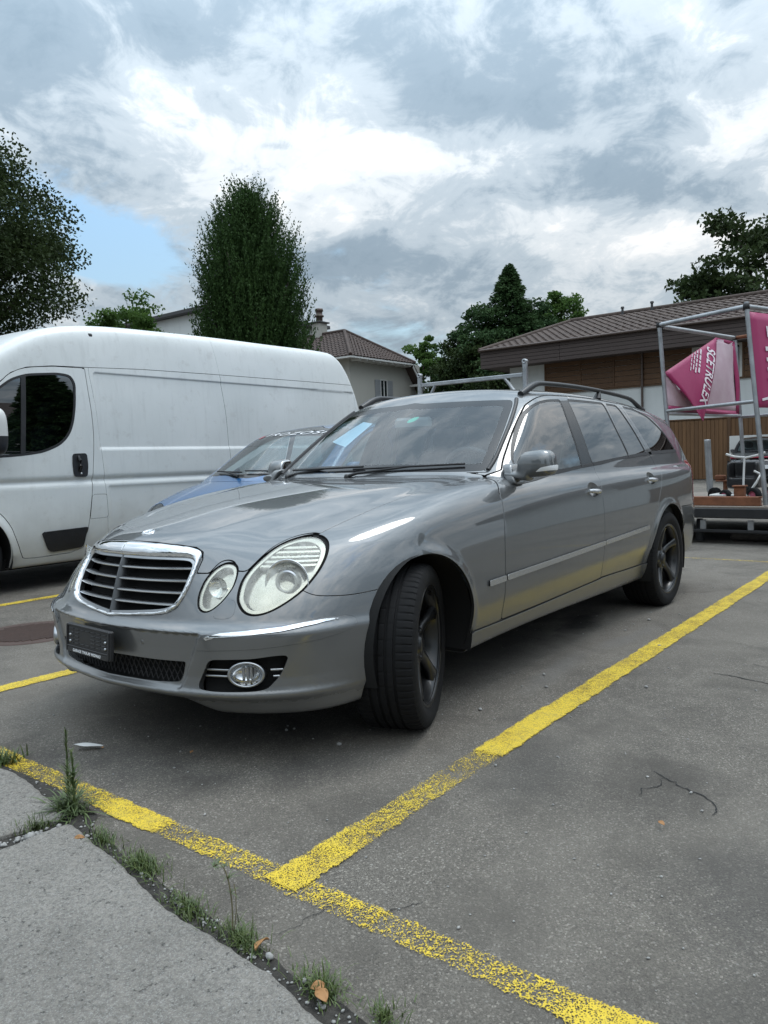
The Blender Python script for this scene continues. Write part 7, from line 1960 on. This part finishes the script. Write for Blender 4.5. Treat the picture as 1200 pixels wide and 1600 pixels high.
def build_rack():
    P = _M
    t = thing('rack_trailer', 'galvanised rack with two end posts rising behind the silver car roof', 'trailer', (-6.0, -2.58, 0))
    g = lambda pts, r, nm: MB().tube(pts, r, 8).build(nm, P['galvanised'], t)
    for (y, dz) in ((-.775, 0), (.785, .03)):
        MB().bbox((-.022, y-.028, .55), (.022, y+.028, 2.16+dz), .006).build('post', P['galvanised'], t)
        MB().lathe([(.012, -.03), (.03, -.03), (.03, .03), (.012, .03)], 14, Matrix.Translation((0, y, 2.17+dz)) @ Matrix.Rotation(math.pi/2, 4, 'Y'), closed=True).build('eyelet', P['galvanised'], t)
    MB().bbox((-.02, -.745, 2.015), (.02, .755, 2.065), .006).build('cross_bar', P['galvanised'], t)
    g([(0, -.53, 2.03), (0, -.66, 1.80)], .022, 'brace'); g([(0, .50, 2.03), (0, .66, 1.82)], .022, 'brace')
    MB().bbox((-1.6, -.85, .45), (.3, .85, .55), .01).build('bed', P['dark_steel'], t)
    for y in (-.95, .95): simple_wheel(t, -.7, y, .30, .17, y < 0, P['satin_metal'])
build_rack()
# ------------------------------------------------------------------ trees
def tree_materials():
    def leafmat(name, c1, c2, c3, trans=.35):
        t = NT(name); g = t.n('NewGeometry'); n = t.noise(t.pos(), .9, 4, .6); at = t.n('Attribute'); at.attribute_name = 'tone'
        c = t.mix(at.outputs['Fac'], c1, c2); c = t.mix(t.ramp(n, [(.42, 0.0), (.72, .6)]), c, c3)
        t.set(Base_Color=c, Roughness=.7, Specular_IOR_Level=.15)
        tl = t.n('BsdfTranslucent'); t.link(c, tl.inputs[0]); mx = t.n('MixShader'); mx.inputs[0].default_value = trans
        t.link(t.b.outputs[0], mx.inputs[1]); t.link(tl.outputs[0], mx.inputs[2]); t.link(mx.outputs[0], t.out.inputs[0])
    leafmat('leaf_dark', (.022, .038, .014), (.040, .062, .020), (.055, .080, .024), .25)
    leafmat('leaf_horn', (.020, .046, .013), (.040, .080, .022), (.050, .095, .028), .25)
    leafmat('leaf_light', (.050, .105, .025), (.095, .165, .040), (.080, .14, .035), .4)
    leafmat('leaf_needle', (.024, .056, .022), (.050, .095, .034), (.060, .105, .036), .2)
    simple('bark', (.075, .062, .050), .9, var=.35, vscale=8, bump=.02, bscale=14)
tree_materials()

def leaf_mesh(C, Ax, L, W, rng, name, mat, tone=None):
    """one rhombic leaf at each centre, along Ax with a random roll"""
    n = len(C); Ax = Ax/np.maximum(np.linalg.norm(Ax, axis=1), 1e-9)[:, None]
    r = rng.normal(size=(n, 3)); S = np.cross(Ax, r); S /= np.maximum(np.linalg.norm(S, axis=1), 1e-9)[:, None]; Nn = np.cross(Ax, S)
    L = np.broadcast_to(L, n)[:, None]*rng.uniform(.7, 1.25, (n, 1)); W = np.broadcast_to(W, n)[:, None]*rng.uniform(.7, 1.25, (n, 1))
    V = np.stack([C-Ax*L*.5, C+S*W*.5-Nn*W*.12+Ax*L*.03, C+Ax*L*.5-Nn*L*.10, C-S*W*.5-Nn*W*.12+Ax*L*.03], 1).reshape(-1, 3)
    i = np.arange(n)*4; T = np.stack([i, i+1, i+2, i, i+2, i+3], 1).reshape(-1, 3)
    me = bpy.data.meshes.new(name); me.vertices.add(len(V)); me.vertices.foreach_set('co', V.astype(np.float32).ravel())
    me.loops.add(len(T)*3); me.loops.foreach_set('vertex_index', T.astype(np.int32).ravel()); me.polygons.add(len(T)); me.polygons.foreach_set('loop_start', np.arange(len(T), dtype=np.int32)*3); me.update(calc_edges=True)
    if tone is None: tone = rng.uniform(0, 1, n)
    a = me.attributes.new('tone', 'FLOAT', 'POINT'); a.data.foreach_set('value', np.repeat(tone, 4).astype(np.float32)); me.materials.append(mat); return me

def trunk(parent, h, r, limbs, rng, lean=0.0):
    m = MB(); pts = [(lean*t*t*h+.05*math.sin(5*t), .05*math.sin(4*t+1), h*t) for t in np.linspace(0, 1, 9)]
    m.tube(pts, [r*(1.25-.25*min(1, t*8)) * (1-.75*t) for t in np.linspace(0, 1, 9)], 10)
    for (a, b) in limbs:
        a = Vector(a); b = Vector(b); mid = a.lerp(b, .5)+Vector((0, 0, -.08*(b-a).length)); m.tube([a, mid, b], [r*.42, r*.28, r*.10], 6)
    return m.build('trunk', _M['bark'], parent)

def columnar_tree(loc, H, R, seed, label):
    rng = np.random.default_rng(seed); t = thing('columnar_tree', label, 'tree', loc)
    prof = spl([0, .1, .25, .45, .62, .78, .9, .97, 1.0], [.62, .88, .99, 1.0, .95, .80, .56, .31, .08])
    nb = 3700; C = []; A = []; tone = []; tw = MB()
    for k in range(nb):
        z1 = (.06+.94*rng.random()**.85); az = rng.uniform(0, 6.2832); rr = R*float(prof(min(z1, 1)))*(rng.uniform(.30, 1.0)**.5)
        lob = 1+.07*math.sin(3*az+1.0)+.06*math.sin(5*az+z1*7)+.05*math.sin(2*az-z1*11)
        rr *= lob; p1 = np.array([rr*math.cos(az), rr*math.sin(az), .8+(H-.8)*z1])
        ln = rng.uniform(1.3, 2.3); d = np.array([.22*math.cos(az), .22*math.sin(az), 1.0]); d /= np.linalg.norm(d); p0 = p1-d*ln-np.array([math.cos(az), math.sin(az), 0])*ln*.16
        nl = int(rng.uniform(46, 70)); s = rng.random(nl)**.75
        q = p0+(p1-p0)*s[:, None]+rng.normal(0, .065, (nl, 3))*(1.15-s[:, None]*.75)
        tip = rng.random() < .5
        if tip: 
            m_ = 9; ss = np.linspace(1, 1.0+.20*rng.uniform(.4, 1.3), m_); q2 = p0+(p1-p0)*ss[:, None]+rng.normal(0, .022, (m_, 3)); q = np.concatenate([q, q2]); s = np.concatenate([s, np.ones(m_)])
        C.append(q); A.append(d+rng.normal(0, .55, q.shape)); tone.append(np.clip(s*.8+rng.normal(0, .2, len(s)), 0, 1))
    C = np.concatenate(C); A = np.concatenate(A); tone = np.concatenate(tone)
    # a stray side branch, low on the right
    for (cx, cy, cz, n_, sp) in ((R*.80, -R*.92, H*.36, 220, .26), (R*.78, -R*.85, H*.44, 90, .16)):
        C = np.concatenate([C, np.array([cx, cy, cz])*np.array([.75, .9, 1])+rng.normal(0, sp, (n_, 3))]); A = np.concatenate([A, rng.normal(0, 1, (n_, 3))]); tone = np.concatenate([tone, rng.uniform(.2, .9, n_)])
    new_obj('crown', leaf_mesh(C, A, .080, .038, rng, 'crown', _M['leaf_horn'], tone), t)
    limbs = [((0, 0, .8+.3*k), (R*.7*math.cos(k*2.4), R*.7*math.sin(k*2.4), H*(.45+.04*k))) for k in range(9)]
    trunk(t, H*.85, .22, limbs, rng); return t

def broad_tree(name, loc, H, R, seed, label, mat, nclump=150, per=130, lf=(.14, .09), base=.28, shape=1.0, squash=.72, group=None, lobes=.25):
    rng = np.random.default_rng(seed); t = thing(name, label, 'tree', loc, group=group)
    C = []; A = []; tone = []; limbs = []
    for k in range(nclump):
        u = rng.normal(size=3); u /= np.linalg.norm(u); u[2] = u[2]*.95; r = rng.uniform(.35, 1.0)**.55
        az = math.atan2(u[1], u[0]); lob = 1+lobes*math.sin(3*az+seed)*.5+lobes*math.sin(5*az+u[2]*6+seed*2)*.5
        w = R*(1-.35*max(u[2], 0)**2*shape)
        c = np.array([u[0]*w*r*lob, u[1]*w*r*lob, H*(base+(1-base)*(.5+.5*u[2]*r*(1 if u[2] > 0 else .95)))]); cr = R*rng.uniform(.13, .24)
        n = int(per*rng.uniform(.6, 1.3)); d = rng.normal(size=(n, 3)); d /= np.linalg.norm(d, axis=1)[:, None]; rad = rng.random((n, 1))**.45
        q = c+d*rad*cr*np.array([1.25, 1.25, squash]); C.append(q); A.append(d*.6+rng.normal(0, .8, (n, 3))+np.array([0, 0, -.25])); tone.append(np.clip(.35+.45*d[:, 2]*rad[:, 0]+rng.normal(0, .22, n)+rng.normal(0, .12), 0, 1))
        if k % 12 == 0: limbs.append(((0, 0, H*(base*.7+.25*rng.random())), tuple(c)))
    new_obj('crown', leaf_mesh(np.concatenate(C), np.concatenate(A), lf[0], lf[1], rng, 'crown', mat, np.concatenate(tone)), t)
    trunk(t, H*.8, max(.14, R*.07), limbs, rng); return t

def conifer(loc, H, R, seed, label, mat='leaf_needle', group=None, dens=1.0, name='conifer_tree', leafs=(.24, .075)):
    rng = np.random.default_rng(seed); t = thing(name, label, 'tree', loc, group=group); C = []; A = []; tone = []
    nb = int(640*dens)
    for k in range(nb):
        s = rng.random()**.8; z = H*(.08+.92*s); az = k*2.39996+rng.normal(0, .3); ln = R*(1-s)**.82*rng.uniform(.72, 1.12)+.16
        n = int(30+95*ln/R*1.0); u = rng.random(n)**.6; droop = -.22*u**2*ln+.10*u*ln
        q = np.stack([np.cos(az)*ln*u, np.sin(az)*ln*u, z+droop], 1); wd = .24*(1.1-u)*ln*.55+.05
        side = rng.normal(0, 1, n)*wd; q += np.stack([-np.sin(az)*side, np.cos(az)*side, rng.normal(0, .07, n)-np.abs(side)*.10], 1)
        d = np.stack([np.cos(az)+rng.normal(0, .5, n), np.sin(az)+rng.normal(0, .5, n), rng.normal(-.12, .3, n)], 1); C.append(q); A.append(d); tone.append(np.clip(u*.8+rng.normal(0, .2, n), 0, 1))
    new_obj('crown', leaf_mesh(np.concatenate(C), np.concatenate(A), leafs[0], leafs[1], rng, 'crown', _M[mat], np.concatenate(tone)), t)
    trunk(t, H*.96, max(.12, H*.018), [], rng); return t

columnar_tree((-13.1, -14.25, 0), 8.95, 1.80, 3, 'tall dense columnar green tree standing behind the white van')
broad_tree('broadleaf_tree', (-5.2, -18.9, 0), 11.2, 4.0, 5, 'large dark broadleaf tree at the left edge behind the van', _M['leaf_dark'], 380, 560, (.105, .068), .18, .9)
broad_tree('small_tree', (-12.9, -20.2, 0), 7.0, 1.9, 8, 'small green treetop showing above the van between the two big trees', _M['leaf_light'], 80, 140, (.13, .085), .30)
G = 'trees behind the buildings'
conifer((-38.6, -19.6, 0), 12.2, 4.4, 11, 'tallest dark spruce with a pointed top left of the tiled workshop roof', group=G, dens=1.3)
broad_tree('broadleaf_tree', (-37.6, -20.6, 0), 10.2, 3.0, 12, 'mid green rounded tree leaning against the tallest spruce on its left', _M['leaf_needle'], 120, 190, (.20, .13), .1, group=G)
broad_tree('broadleaf_tree', (-40.0, -18.6, 0), 10.9, 2.4, 13, 'mid green rounded tree just right of the tallest spruce', _M['leaf_needle'], 110, 180, (.20, .13), .2, group=G)
broad_tree('broadleaf_tree', (-37.2, -21.6, 0), 8.6, 2.9, 14, 'dark rounded broadleaf tree between the cream house and the workshop roof', _M['leaf_dark'], 110, 170, (.20, .14), .1, group=G)
broad_tree('broadleaf_tree', (-35.6, -19.3, 0), 8.0, 2.6, 24, 'dark bushy tree at the left corner of the workshop roof', _M['leaf_dark'], 110, 170, (.20, .14), .05, group=G)
broad_tree('broadleaf_tree', (-43.6, -18.4, 0), 11.7, 2.5, 15, 'fresh green tree rising right of the spruces above the workshop roof', _M['leaf_light'], 90, 150, (.22, .15), .35, group=G)
broad_tree('broadleaf_tree', (-39.6, -26.6, 0), 9.4, 1.9, 16, 'light green tree right of the cream house gable', _M['leaf_light'], 80, 150, (.20, .14), .2, group=G)
broad_tree('broadleaf_tree', (-50.5, -7.2, 0), 16.6, 5.6, 17, 'big dark tree above the workshop roof at the right edge', _M['leaf_dark'], 170, 170, (.34, .20), .3, squash=.5, lobes=.45, group=G)
broad_tree('broadleaf_tree', (-20, -34, 0), 6.2, 3.2, 18, 'low hedge-like tree behind the van, left of the columnar tree', _M['leaf_dark'], 60, 140, (.22, .15), .1, group=G)
# across the yard, seen in the glass and paint
conifer((-10.5, 12.8, 0), 8.5, 2.3, 31, 'spruce on the far side of the yard, mirrored in the van window', group='trees across the yard', leafs=(.26, .09))
broad_tree('broadleaf_tree', (14, 11, 0), 9.0, 4.0, 32, 'round tree behind the photographer, mirrored in the chrome grille', _M['leaf_dark'], 90, 130, (.28, .2), .2, group='trees across the yard')
broad_tree('broadleaf_tree', (17, -3, 0), 8.0, 3.6, 33, 'second tree behind the photographer, beyond the front of the cars', _M['leaf_dark'], 80, 130, (.28, .2), .2, group='trees across the yard')
